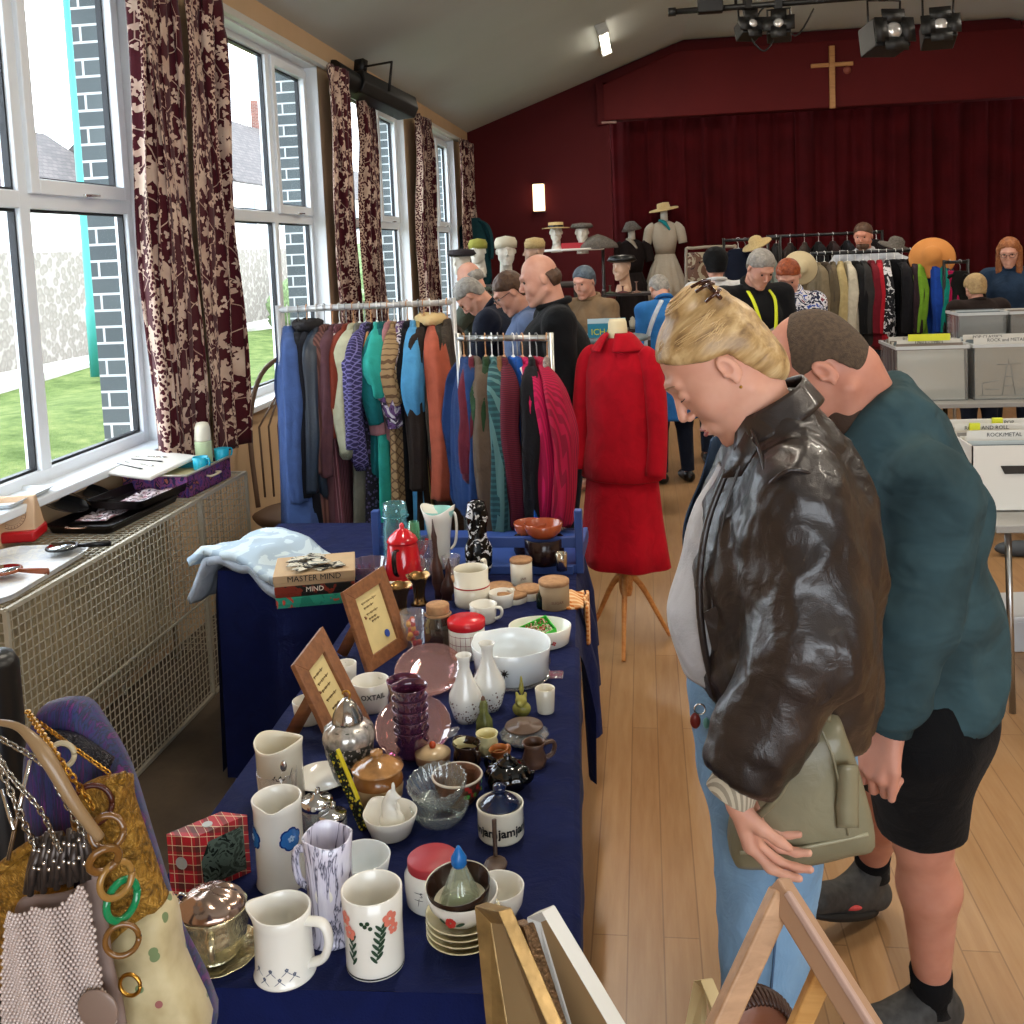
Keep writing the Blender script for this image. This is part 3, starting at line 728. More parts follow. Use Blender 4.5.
stage_lamp(938, 33, 8.4, 'black stage lamp farthest right with a bright lens', .7, -.1, hang=.28, kind='box')
r = thing('wall_spotlight', 'long black profile spotlight above the window curtains', 'spotlight', (XL + .22, 8.1, 3.12), rot=(-.22, 0, -.45))
obj('housing', (lambda g: g.add(prism([(-.09, -.08), (.09, -.08), (.12, 0), (.08, .1), (-.08, .1), (-.12, 0)], -.42, .25, R(PI / 2, 'X'))) and g)(G()), BLK, r, bevel=.01)
obj('nose', (lambda g: g.add(solidprof([(.085, .25), (.1, .5)], 16), 0, R(PI / 2, 'X')) and g)(G()), BLK, r, auto=40)
obj('yoke', tube([(-.15, 0, 0), (-.15, 0, .24), (.15, 0, .24), (.15, 0, 0)], .012, 6), BLK, r); obj('clamp', box(-.22, -.13, -.03, .03, .2, .3), BLK, r)
# ------------------------------------------------------------ daylight
w = bpy.data.worlds.new('World'); SC.world = w; w.use_nodes = True; nt = w.node_tree
bg = nt.nodes['Background']; bg.inputs['Color'].default_value = (.86, .93, 1, 1); bg.inputs['Strength'].default_value = 7.5
for i, (a, b) in enumerate(WINS):
 l = bpy.data.lights.new('window_portal', 'AREA'); l.shape = 'RECTANGLE'; l.size = b - a; l.size_y = WZ1 - WZ0; l.cycles.is_portal = True
 o = bpy.data.objects.new('window_portal', l); COL.objects.link(o); o.location = (XL - TH - .3, (a + b) / 2, (WZ0 + WZ1) / 2); o.rotation_euler = (PI / 2, 0, -PI / 2)
l = bpy.data.lights.new('window_portal', 'AREA'); l.shape = 'RECTANGLE'; l.size = 5; l.size_y = 2; l.cycles.is_portal = True  # portal for the added opening behind the camera
o = bpy.data.objects.new('window_portal', l); COL.objects.link(o); o.location = (2, YF - .25, 1.9); o.rotation_euler = (PI / 2, 0, 0)
SC.view_settings.view_transform = 'Standard'; SC.view_settings.look = 'None'; SC.view_settings.gamma = 1; SC.view_settings.exposure = 0.08; SC.view_settings.use_curve_mapping = False
# ------------------------------------------------------------ stall tables with navy cloths
TZ = .757
def fit(cx, yb, w, ty, z=TZ, top=None):
 """ground centre, radius and height for a round thing read off the photo"""
 p = atZ(cx, yb, z); r = w / 2 * proj(p)[2] / F_PX
 for _ in range(2):
  d = V((p.x, p.y, 0)).normalized(); c = p + d * r; r = w / 2 * proj(c)[2] / F_PX
 h = atY(top if top else cx, ty, c.y).z - z
 return V((c.x, c.y, z)), r, h
def table_edge(s, t):   # left/right edges of the long table
 return V((-.87 - .03 * t + s * (.735 - .03 * t), 1.36 + 2.5 * t, 0))
ALU = mat('grey_table_leg', '#77797b', .4, .8)
def table_top(name, label, q, h=.745):
 r = thing(name, label, 'table', (0, 0, 0))
 g = G(); g.add(([(x, y, h - .03) for x, y in q] + [(x, y, h) for x, y in q], [(3, 2, 1, 0), (4, 5, 6, 7), (0, 1, 5, 4), (1, 2, 6, 5), (2, 3, 7, 6), (3, 0, 4, 7)]))
 obj('table_top', g, mat('table_board', '#8a6f55', .6), r, bevel=.003)
 c = (sum(x for x, y in q) / 4, sum(y for x, y in q) / 4)
 for x, y in q:
  k = .88; X, Y = c[0] + (x - c[0]) * k, c[1] + (y - c[1]) * k
  obj('leg', tube([(X, Y, h - .03), (X, Y, 0)], .014, 8), ALU, r)
 return r
def draped(name, label, q, drops, z=TZ, seed=0, m=None, n=26):
 """cloth over a quad top; drops = hanging length per edge (q0q1, q1q2, q2q3, q3q0)"""
 m = m or NAVY; g = G(); q = [V((x, y, z)) for x, y in q]
 g.add(grid(lambda u, v: (q[0] * (1 - u) + q[1] * u) * (1 - v) + (q[3] * (1 - u) + q[2] * u) * v + V((0, 0, .0015 * noise.noise(V((u * 9, v * 9, seed))))), n, n))
 cen = (q[0] + q[1] + q[2] + q[3]) / 4
 for e, d in enumerate(drops):
  if d <= 0: continue
  a, b = q[e], q[(e + 1) % 4]; t = (b - a).normalized(); o = V((t.y, -t.x, 0))
  if o.dot(cen - a) > 0: o = -o
  L = (b - a).length; nu = max(12, int(L * 40)); fr = 14 + 5 * math.sin(seed)
  def fn(u, v):
   s = (1 - math.cos(min(v * d / .012, 1) * PI / 2)) if 0 else 0
   w = .02 * min(1, v * d * 5) * (math.sin(u * L * fr + seed) + .5 * math.sin(u * L * fr * 1.9 + 2 + 1.5 * v)) * (1 if d > .2 else .3)
   return a.lerp(b, u) + o * (.012 * min(1, v * 8) + max(0, w) * 1.5 + .03 * v * d) + V((0, 0, -d * v))
  g.add(grid(fn, nu, 20))
 return one(name, g, m, label, 'tablecloth')
A0, A1 = (-.875, 1.37), (-.135, 1.40)
B0, B1 = (-.90, 2.62), (-.218, 2.72)
C0, C1 = (-.93, 3.86), (-.285, 3.90)
table_top('trestle_table', 'folding table under the front navy cloth holding jugs and bowls', [A0, A1, (B1[0], B1[1] - .01), (B0[0], B0[1] - .01)])
table_top('trestle_table', 'folding table under the farther navy cloth holding the blue tray', [(B0[0], B0[1] + .01), (B1[0], B1[1] + .01), C1, C0])
draped('navy_tablecloth', 'navy tablecloth with a short overhang under the jugs in front', [A0, A1, B1, B0], (.5, .07, 0, .3), seed=1)
draped('navy_tablecloth', 'navy tablecloth with a long drop at the far end of the stall', [B0, B1, C1, C0], (.38, .40, .3, .3), seed=2, z=TZ + .0005)
# second table against the window side
D_ = [(-1.53, 3.38), (-.99, 3.36), (-.99, 4.0), (-1.53, 4.0)]
table_top('side_table', 'small table under the full length navy cloth by the wire cage', D_)
draped('navy_floor_cloth', 'navy cloth hanging to the floor below the folded towels and games', D_, (.75, .75, .3, .75), seed=4)
# ---- vessel makers
def tr(prof, R, h): return [(a * R, b * h) for a, b in prof]
def handle(R, z0, z1, out, ang, th=.006, flat=1.5, r0=None, r1=None):
 pts = smooth_path([(R * .93 if r0 is None else r0, 0, z1), (R + out * .75, 0, z1 - .0 * (z1 - z0)), (R + out, 0, z1 - .35 * (z1 - z0)), (R + out * .7, 0, z0 + .2 * (z1 - z0)), (R * .95 if r1 is None else r1, 0, z0)], 6)
 v, f = tube(pts, th, 10, flat=flat, up=V((0, 1, 0)))
 M = R_(ang); return [M @ V(p) for p in v], f
def R_(a): return Matrix.Rotation(a, 4, 'Z')
def wrap(g, R, ang, z, lift=.0008):
 o = []
 for x, y, *zz in g[0]:
  a = ang + x / R; rr = (R(y) if callable(R) else R) + lift; o.append((rr * math.cos(a), rr * math.sin(a), z + y))
 return o, g[1]
def disc2(cx, cy, rx, ry, n=14, rot=0):
 v = [(cx, cy, 0)];
 for i in range(n):
  a = 2 * PI * i / n; x, y = rx * math.cos(a), ry * math.sin(a)
  v.append((cx + x * math.cos(rot) - y * math.sin(rot), cy + x * math.sin(rot) + y * math.cos(rot), 0))
 return v, [(0, 1 + i, 1 + (i + 1) % n) for i in range(n)]
def flower2(cx, cy, r, n=5, pr=.45):
 g = G()
 for i in range(n):
  a = 2 * PI * i / n + .3; g.add(disc2(cx + r * .6 * math.cos(a), cy + r * .6 * math.sin(a), r * .45, r * pr, 10, a))
 return g.v, g.f
def leaf2(cx, cy, l, w, rot): return disc2(cx, cy, l, w, 10, rot)
def glob(name, label, cat, f, group=None, rotz=0): return thing(name, label, cat, tuple(f[0]), rotz, group)
P_BLUE = mat('cobalt_glaze', '#2f6fb8', .25); P_DBLUE = mat('dark_blue_outline', '#163a80', .25); P_GREEN = mat('dark_green_paint', '#23402c', .4); P_CORAL = mat('coral_paint', '#d97a66', .4); P_RED = mat('red_paint', '#b5302a', .4); P_BLACK = mat('black_paint', '#161616', .4); P_GREY = mat('grey_blue_paint', '#5b6478', .4)
# 1 white jug with tiny flowers
f = fit(287, 991, 60, 908, top=286); L, r, h = f
t = glob('white_jug', 'white handled jug with tiny flower sprigs at the front table edge', 'jug', f)
pr = tr([(1.02, 0), (1.04, .02), (1.02, .05), (.98, .07), (.96, .3), (.94, .6), (.94, .85), (.97, 1.0)], r, h)
obj('body', spout(vessel(pr, .004, 48), PI, .012, h * .8, h, .42, .003), WHITE_CER, t)
obj('handle', handle(r * .93, h * .18, h * .85, .034, -.15, .0065, 1.5), WHITE_CER, t)
g = G()
for a, z in ((-2.2, .3), (-1.7, .3), (-1.15, .31), (-1.95, .16), (-1.4, .17), (-.9, .22)):
 g.add(wrap(flower2(0, 0, .003), r * .965, a, z * h)); g.add(wrap(leaf2(-.004, -.006, .006, .0006, .7), r * .965, a, z * h)); g.add(wrap(leaf2(.004, -.006, .006, .0006, 2.4), r * .965, a, z * h))
obj('flower_sprigs', g, P_GREY, t, smooth=False)
# 2 tall mug with coral flowers
f = fit(377, 984, 61, 888, top=376); L, r, h = f
t = glob('flowered_vase', 'straight white vase with coral flowers and dark green leaves', 'vase', f)
obj('body', vessel(tr([(.9, 0), (.95, .015), (.95, .1), (.95, .6), (1, 1)], r, h), .004, 48), WHITE_CER, t)
rr = r * .965
gc, gg = G(), G()
for a0, z0 in ((-2.35, .78), (-2.15, .62)): gc.add(wrap(flower2(0, 0, .011, 5), rr, a0, z0 * h, .0015))
for i in range(7):
 gg.add(wrap(leaf2((-1) ** i * .003, -i * .006, .008, .0022, -1.0 if i % 2 else -2.1), rr, -2.05, .56 * h, .0013))
gd_ = G(); gd_.add(wrap(flower2(0, 0, .012, 5), rr, -.72, .78 * h, .0015)); gd_.add(wrap(flower2(0, 0, .009, 5), rr, -.6, .64 * h, .0015))
for i in range(12):
 gg.add(wrap(leaf2((-1) ** i * .004 - .001 * i, -i * .0048, .008, .0026, -.9 if i % 2 else -2.3), rr, -1.0, .74 * h, .0013))
for x, y in ((-.028, .0), (-.024, .005), (-.02, -.003), (-.033, .004)): gg.add(wrap(disc2(x, y, .0035, .0035, 8), rr, -.95, .74 * h, .0013))
[obj('flower_spray', q_, P_CORAL, t, smooth=False) for q_ in (gc, gd_)]; obj('leaves', gg, P_GREEN, t, smooth=False)
gl = G(); gl.add(solidprof([(r * .955, .0), (r * .955, .0025)], 40)); obj('base_line', gl, P_BLACK, t, loc=(0, 0, h * .03))
# 3 bark textured jug
BARK = M_('lavender_bark_glaze'); n = BARK.noise(16, 4, BARK.co((1, 1, .22)), .6, 2.2); b = BARK.math('ABSOLUTE', BARK.math('SUBTRACT', n, .5))
BARK.col(BARK.ramp(b, [(.0, '#34353f'), (.012, '#8d8ba0'), (.035, '#cfcbdc'), (.3, '#eae8ee')])); BARK.set(.25, coat=.3); BARK.bump(b, .5, .004); BARK = BARK.m
f = fit(334, 950, 50, 835, top=327); L, r, h = f
t = glob('bark_jug', 'white jug textured like lavender tree bark behind the flowered vase', 'jug', f)
pr = tr([(1.05, 0), (.98, .03), (.9, .12), (.9, .5), (.92, .8), (1.0, 1.0)], r, h)
obj('body', flute(wavy_rim(spout(vessel(pr, .004, 64), -.6, .006, h * .8, h, .5, .002), 3, .003, h * .9, h), 9, .02, .01, h * .96, 18), [BARK], t)
obj('inner_glaze', lathe([(r * .88, h * .3), (r * .9, h * .8), (r * .96, h * .985)], 40), WHITE_CER, t)
obj('handle', handle(r * .9, h * .5, h * .88, .016, PI + .2, .0065, 1.0), BARK, t)
# 4 tall white jug with blue motifs
f = fit(283, 895, 46, 797, top=274); L, r, h = f; r *= 1.08
t = glob('tall_white_jug', 'tall white jug with blue flower badges behind the small white jug', 'jug', f)
obj('body', spout(vessel(tr([(.97, 0), (1, .02), (.95, .1), (.95, .9), (1, 1)], r, h), .004, 48), -1.4, .008, h * .88, h, .35, -.004), WHITE_CER, t)
for k, a in enumerate((-.72, -2.5)):
 g = G(); g.add(wrap(flower2(0, 0, .02, 6, .5), r * .955, a, h * .62, .0012)); g.add(wrap(disc2(0, 0, .015, .018), r * .955, a, h * .62, .0014)); d = obj('blue_badge', g, P_DBLUE, t, smooth=False)
 g = G(); g.add(wrap(flower2(0, 0, .017, 6, .5), r * .955, a, h * .62, .002)); obj('badge_fill', g, P_BLUE, d, smooth=False)
 g = G(); g.add(wrap(flower2(0, .001, .006, 5, .4), r * .955, a, h * .62, .003)); obj('badge_flower', g, mat('pale_blue_glaze', '#9cc3e6', .3), d, smooth=False)
# 5 wavy white vase
f = fit(283, 812, 44, 741, top=280); L, r, h = f; r *= 1.1
t = glob('wavy_vase', 'cream vase with a wavy rim and small black branch behind the tall jug', 'vase', f)
obj('body', wavy_rim(vessel(tr([(.9, 0), (.95, .05), (.93, .5), (.95, .9), (1, 1)], r, h), .004, 48), 2, .006, h * .85, h, .6), CREAM_CER, t)
g = G()
for i in range(8): g.add(wrap(leaf2(.003 * i - .01, .004 * math.sin(i * 1.7), .003, .0012, i), r * .93, -1.3, h * .55))
g.add(wrap(leaf2(0, 0, .012, .0008, 1.2), r * .93, -.75, h * .6)); obj('branch_motif', g, P_BLACK, t, smooth=False)
# 6 glass tumbler with dark contents
f = fit(280, 822, 40, 770); L, r, h = f
t = glob('glass_tumbler', 'clear glass tumbler holding a spoon in front of the wavy vase', 'glass', f)
obj('body', vessel(tr([(.8, 0), (.9, .1), (1, 1)], r, h), .002, 36), glass(), t)
obj('contents', solidprof([(r * .8, .004), (r * .9, h * .55)], 30), mat('brown_contents', '#5a4c2e', .4), t)
obj('spoon', (lambda g: (g.add(tube([(0, 0, h * .4), (.012, 0, h * 1.05)], .0022, 6)), g.add(ball((.014, 0, h * 1.1), (.008, .004, .012))), g)[2])(G()), CHROME, t)
# 7 chrome cruets
for px, yb, w, ty, lb in ((319, 838, 32, 798, 'chrome topped ribbed glass sugar pourer beside the bark jug'), (334, 842, 28, 812, 'smaller chrome topped glass shaker in front of the sugar pourer')):
 f = fit(px, yb, w, ty); L, r, h = f
 t = glob('glass_shaker', lb, 'shaker', f)
 obj('body', flute(vessel(tr([(.95, 0), (1, .1), (1, .75), (.9, .82)], r, h), .003, 48), 16, .02), glass('#e9eef0', 'ribbed_glass', .05), t)
 obj('sugar', solidprof([(r * .8, .004), (r * .8, h * .5)], 24), mat('dark_fill', '#2b2c30', .5), t)
 obj('cap', solidprof([(r * .95, h * .72), (r * 1.0, h * .76), (r * 1.0, h * .95), (r * .8, h), (r * .3, h * 1.04), (r * .2, h * 1.15)], 32), CHROME, t)
 obj('pour_tube', tube([(0, 0, h), (.004, 0, h + .02)], .0045, 10), CHROME, t)
# 8 patterned fan leaning
a, b = atZ(366, 830, TZ), atY(334, 752, atZ(366, 830, TZ).y + .05)
t = thing('spectacle_case', 'slim black case patterned in yellow flowers leaning behind the chrome shakers', 'case', tuple(a))
d = b - a; M = frame_to(d, V((0, -1, 0)))
g = G(); g.add(box(-.011, .011, -.006, .006, .0, d.length), 0, M)
obj('body', g, pattern('yellow_floral_black', 'floral', ['#15140f', '#c9b22c', '#5b7a3c'], 130), t, bevel=.004)
g = G(); g.add(box(-.0115, -.007, -.0065, .0065, d.length * .35, d.length + .002), 0, M); obj('yellow_edge', g, mat('glossy_yellow', '#cdbd27', .25), t, bevel=.002)
# 9 brown stoneware jar
BRN = mat('brown_stoneware_glaze', '#8f5a2a', .18, coat=.4, var=.15)
f = fit(380, 815, 50, 768); L, r, h = f
t = glob('stoneware_jar', 'cream stoneware jar with brown glazed lid and shoulder', 'jar', f)
obj('body', vessel(tr([(.8, 0), (.95, .2), (1.0, .5), (.95, .8), (.78, .97), (.8, 1.0)], r, h), .004, 40), mat('buff_stoneware', '#b99b70', .35), t)
obj('brown_shoulder', lathe(tr([(1.0, .62), (1.0, .7), (.96, .82), (.8, .98)], r * 1.012, h), 40), BRN, t)
obj('lid', lathe(tr([(1.02, 1.0), (1.04, 1.03), (.95, 1.05), (.8, 1.14), (.5, 1.26), (.2, 1.32), (.16, 1.36), (.26, 1.42), (.24, 1.5), (0, 1.53)], r, h), 40), mat('caramel_lid_glaze', '#a37545', .15, coat=.4, var=.45, vs=30), t)
# 10 ginger jar, silver
f = fit(352, 792, 50, 722); L, r, h = f
t = glob('ginger_jar', 'blue and silver patterned lidded ginger jar with a gold finial', 'jar', f)
JP = pattern('dark_blossom_print', 'floral', ['#3b3a33', '#a79e8e', '#c9c4ba'], 75, .3)
obj('body', solidprof(tr([(.6, 0), (.7, .1), (.95, .5), (1.0, .75), (.85, .95), (.6, 1.0)], r, h), 36), JP, t)
obj('shoulder_band', flute(lathe(tr([(1.0, .7), (1.02, .8), (.93, .92), (.62, 1.02)], r * 1.02, h), 60), 12, .03), mat('mottled_silver_band', '#b9b4ac', .25, .6, var=.5, vs=70), t)
obj('lid', solidprof(tr([(.62, 1.0), (.62, 1.06), (.56, 1.16), (.35, 1.32), (.12, 1.42)], r, h), 36), mat('mirror_silver', '#b8b2aa', .15, .9, var=.4, vs=25), t)
obj('finial', tube(arc((0, 0, h * 1.47), r * .16, -1, 3, 10), .0022, 6), GOLD, t)
# 11 hen in white bowl
f = fit(392, 848, 52, 812); L, r, h = f
t = glob('white_bowl', 'white bowl with a small ceramic bird standing inside', 'bowl', f)
obj('body', spout(vessel(tr([(.72, 0), (.78, .08), (.95, .6), (1.05, 1.0)], r, h), .003, 40), PI * .75, .01, h * .4, h, .4, .003), WHITE_CER, t)
fl = Field((-.04, -.04, -.01), (.04, .04, .1), .0016)
for c, q in (((0, 0, .02), (.024, .02, .022)), ((-.004, 0, .045), (.015, .014, .024)), ((.002, 0, .068), (.011, .01, .012)), ((.006, 0, .086), (.004, .003, .01)), ((.013, 0, .066), (.008, .0035, .0035)), ((-.0, .012, .04), (.014, .005, .013)), ((-.0, -.012, .04), (.014, .005, .013))): fl.ell(c, q, .006)
P_, F_ = fl.mesh(); tag(obj('bird_figurine', np_mesh(P_, F_), WHITE_CER, None, loc=(L.x + .003, L.y, L.z + .006)), 'small white ceramic bird standing in the white bowl', 'figurine')
# 12 cut glass bowls
for cx, yb, w, ty, tilt, lb in ((441, 838, 58, 808, (0, 0, 0), 'lower of two ribbed cut glass bowls beside the bird bowl'), (441, 828, 60, 790, (.16, -.06, 0), 'upper ribbed cut glass bowl tipped forward in the lower one')):
 f = fit(cx, yb, w, ty); L, r, h = f; h = max(h, .035)
 o = one('cut_glass_bowl', flute(vessel(tr([(.5, 0), (.65, .1), (.9, .6), (1.0, 1.0)], r, h), .0035, 96), 24, .035), glass('#f2f7f5', 'cut_glass', .03), lb, 'bowl', loc=(L.x, L.y, L.z + (.024 if tilt[0] else 0)), rot=tilt)
# 13 red lid jar
f = fit(436, 918, 54, 862, top=437); L, r, h = f
t = glob('coffee_jar', 'white jar with a tall plain red lid in the front row', 'jar', f)
obj('body', solidprof(tr([(.95, 0), (1.03, .06), (1.08, .4), (1.08, .75), (.95, .92), (.9, 1.0)], r, h), 40), WHITE_CER, t)
obj('lid', solidprof([(r * .93, h * .82), (r * .95, h * .84), (r * .95, h * 1.1), (r * .9, h * 1.13)], 40), mat('matt_red_plastic', '#a52a33', .45), t)
g = G(); g.add(wrap(leaf2(0, 0, .009, .0006, 0), r * 1.085, -1.9, h * .62)); g.add(wrap(leaf2(0, -.012, .009, .0006, 0), r * 1.085, -1.9, h * .62)); g.add(wrap(text_geo('S', .012), r * 1.085, -1.8, h * .58)); g.add(wrap(leaf2(0, 0, .008, .0006, 1.4), r * 1.085, -1.9, h * .4)); obj('label_marks', g, P_BLACK, t, smooth=False)
# 14 bowls stack with glass juicer
f0 = fit(466, 967, 70, 915, top=470); L, r, h = f0
CREAMP = mat('cream_plate_glaze', '#d8cda6', .25)
for k in range(4):
 one('cream_dish', vessel([(r * .5, 0), (r * .6, .004), (r * 1.08, .022)], .003, 40), CREAMP, 'cream dish in the stack under the flowered bowl', 'dish', 'cream dishes stacked under the flowered bowl', loc=(L.x, L.y, L.z + k * .0105))
zb = L.z + .043
t = thing('flowered_bowl', 'white bowl with a red rose on top of the cream dish stack', 'bowl', (L.x, L.y, zb))
obj('body', vessel([(r * .5, 0), (r * .62, .004), (r * .95, .028), (r * 1.02, .045)], .003, 48), WHITE_CER, t)
gr, gg = G(), G(); fr = lambda y: r * (.78 + (y) / .03 * .2)
gr.add(wrap(flower2(0, .004, .008, 6, .5), r * .9, -1.75, .022, .004)); gg.add(wrap(leaf2(.014, .002, .007, .0025, .3), r * .9, -1.75, .022, .004)); gg.add(wrap(leaf2(-.013, .004, .006, .002, 2.7), r * .9, -1.75, .022, .004))
obj('rose', gr, P_RED, t, smooth=False); obj('rose_leaves', gg, P_GREEN, t, smooth=False)
t = thing('brown_bowl', 'dark brown bowl with cream inside nested in the flowered bowl', 'bowl', (L.x - .003, L.y, zb + .015), rot=(.10, -.05, 0))
obj('body', vessel([(r * .45, 0), (r * .8, .015), (r * .93, .045)], .003, 44), mat('dark_brown_glaze', '#2b1a12', .2), t); obj('inner_glaze', lathe([(0, .006), (r * .42, .0065), (r * .76, .017), (r * .89, .044), (r * .935, .047)], 44), CREAM_CER, t)
t = thing('glass_juicer', 'ribbed clear glass cone with a blue knob standing in the brown bowl', 'juicer', (L.x - .003, L.y, zb + .024))
obj('cone', flute(vessel([(r * .62, 0), (r * .58, .008), (r * .2, .06), (.006, .065)], .002, 48), 12, .03), glass('#e8efe0', 'juicer_glass', .03), t)
obj('blue_knob', solidprof([(.010, .062), (.0125, .067), (.0125, .076), (.008, .084), (.005, .09), (.002, .095)], 24), mat('blue_plastic_knob', '#1d6fc0', .25), t)
f = fit(497, 938, 50, 890, top=496); L, r, h = f
one('white_bowl_stack', vessel(tr([(.6, 0), (.95, .5), (1.05, 1.0)], r, h), .003, 40), WHITE_CER, 'plain white bowl standing behind the stack with the juicer', 'bowl', loc=(L.x + .004, L.y + .012, L.z))
# 15 jam pot
f = fit(502, 848, 46, 803); L, r, h = f
t = glob('jam_pot', 'white jam pot lettered jam with a dark blue lid and spoon', 'pot', f)
obj('body', vessel(tr([(.93, 0), (1, .08), (1, .9), (1.03, 1)], r, h), .003, 44), CREAM_CER, t)
obj('lid', solidprof([(r * .9, h * .95), (r * .85, h * 1.02), (r * .5, h * 1.22), (r * .25, h * 1.28), (r * .22, h * 1.34), (r * .3, h * 1.42), (r * .28, h * 1.55), (r * .1, h * 1.62)], 36), mat('dark_blue_glaze', '#101d3c', .12, coat=.5), t)
g = G()
for k in range(5): g.add(wrap(text_geo('jam', .023, .0003, bold=.0007), r, -PI / 2 - 1.15 + k * .78, h * .42, .001))
obj('jam_lettering', g, P_BLACK, t, smooth=False)
WS = wood('#3f2d22', '#5a4231', 'dark_spoon_wood', 5)
t = thing('brown_spoon', 'brown wooden spoon leaning on the front of the jam pot', 'spoon', tuple(atZ(495, 866, TZ)))
obj('handle', tube(smooth_path([(0, .012, .012), (-.002, .022, .035), (-.003, .03, .07)], 5), [.0035, .0045], 8), WS, t); obj('bowl', ball((.002, -.004, .006), (.021, .026, .006)), WS, t)
# 16 white bowl behind the bark jug
f = fit(364, 905, 56, 856); L, r, h = f
one('round_bowl', vessel(tr([(.55, 0), (.9, .45), (1.05, 1.0)], r, h), .0035, 44), mat('cool_white_glaze', '#dfe6e8', .15, coat=.3), 'plain cool white bowl half hidden behind the bark jug', 'bowl', loc=tuple(L))
f = fit(322, 800, 60, 786); L, r, h = f
one('white_plate', vessel([(r * .6, 0), (r * .7, .003), (r * 1.0, .014)], .003, 40), WHITE_CER, 'white plate behind the glass shakers and wavy vase', 'plate', loc=tuple(L + V((0, .01, 0))))
# 17 tartan gift box
A = atZ(198, 897, TZ); B = atZ(251, 872, TZ); C = atZ(171, 893, TZ)
top = atY(196, 838, A.y).z - TZ
t = thing('tartan_box', 'red tartan gift box with a dark window on the left front', 'box', (0, 0, 0))
TART = M_('red_tartan'); v = TART.co((1, 1, 1));
sp = TART.n('ShaderNodeSeparateXYZ'); TART.l(v, sp.inputs[0])
a_ = TART.math('ADD', sp.outputs[0], TART.math('MULTIPLY', sp.outputs[1], .8)); z_ = TART.math('ADD', sp.outputs[2], TART.math('MULTIPLY', sp.outputs[1], .5))
def bandf(x, per, wd, off=0): return TART.math('LESS_THAN', TART.math('FRACT', TART.math('ADD', TART.math('MULTIPLY', x, 1 / per), off)), wd)
x = TART.mix(TART.math('MULTIPLY', bandf(a_, .034, .3), .55), '#b3202a', '#233026'); x = TART.mix(TART.math('MULTIPLY', bandf(z_, .034, .3), .55), x, '#233026')
x = TART.mix(bandf(a_, .017, .06, .4), x, '#d8c9a0'); x = TART.mix(bandf(z_, .017, .06, .4), x, '#d8c9a0'); TART.col(x); TART.set(.35)
D2 = C + (B - A); up = V((0, 0, top))
g = ([A, B, D2, C, A + up, B + up, D2 + up, C + up], [(3, 2, 1, 0), (4, 5, 6, 7), (0, 1, 5, 4), (1, 2, 6, 5), (2, 3, 7, 6), (3, 0, 4, 7)])
obj('carton', ([tuple(p) for p in g[0]], g[1]), TART.m, t, smooth=False)
nrm = (B - A).cross(V((0, 0, 1))).normalized();
if nrm.y > 0: nrm = -nrm
u = (B - A)
wq = [A + u * .12 + up * .1 + nrm * .0012, A + u * .92 + up * .1 + nrm * .0012, A + u * .9 + up * .86 + nrm * .0012, A + u * .25 + up * .84 + nrm * .0012, A + u * .1 + up * .55 + nrm * .0012]
obj('window', ([tuple(p) for p in wq], [(0, 1, 2, 3, 4)]), pattern('dim_window_print', 'blotch', ['#1f2520', '#3e4a42', '#5a6a60', '#232a26'], 40, .2), t, smooth=False)
en = (C - A).cross(V((0, 0, 1))).normalized();
if en.dot(A - B) < 0: en = -en
pc = (A + C) / 2 + up * .55 + en * .001
g = solidprof([(.011, 0), (.011, .0012)], 24); M = frame_to(en); M.translation = pc; obj('seal', ([M @ V(p) for p in g[0]], g[1]), mat('silver_seal', '#b9bcb8', .4, .4), t, smooth=False)
g = solidprof([(.009, 0), (.009, .0012)], 24); M = T(*((A + B) / 2 + (C - A) * .5 + up)); obj('seal', ([M @ V(p) for p in g[0]], g[1]), mat('silver_seal', '#b9bcb8', .4, .4), t, smooth=False)
# 18 pewter tureen on plate
f = fit(219, 985, 86, 930); L, r, h = f
CHAM = mat('engraved_silver', '#c6bd9c', .25, .85, var=.35, vs=60, bump=.5, bs=120)
one('silver_plate', flute(vessel([(r * .6, 0), (r * .7, .003), (r * 1.0, .012)], .0025, 96), 12, .01), CHAM, 'engraved silver plate under the shell lidded dish', 'plate', loc=tuple(L))
t = thing('silver_dish', 'engraved silver tea dish with a shell shaped copper tinted lid', 'dish', (L.x - .004, L.y + .004, L.z + .006))
obj('body', flute(vessel([(r * .5, 0), (r * .72, .015), (r * .8, .045), (r * .72, .065), (r * .8, .075)], .003, 72), 10, .015), CHAM, t)
sh = ball((0, 0, 0), (r * .78, r * .74, .028), 72, 20); shv = []
for x, y, z in sh[0]:
 a = math.atan2(y, x + r * .5); k = 1 + .07 * math.sin(a * 16) * (1 if z > 0 else 0); shv.append((x, y, max(z, -.002) * k))
obj('shell_lid', (shv, sh[1]), mat('rose_silver', '#b39a8c', .18, .95), t, loc=(0, 0, .075)); obj('lid_scroll', tube(arc((-r * .72, 0, .085), .008, 0, 5.5, 14), .003, 6), CHROME, t)
obj('handle', handle(r * .7, .02, .06, .025, -1.2, .004, 1.5), CHAM, t); obj('foot_ring', lathe([(r * .55, 0), (r * .52, .006)], 30), CHAM, t)
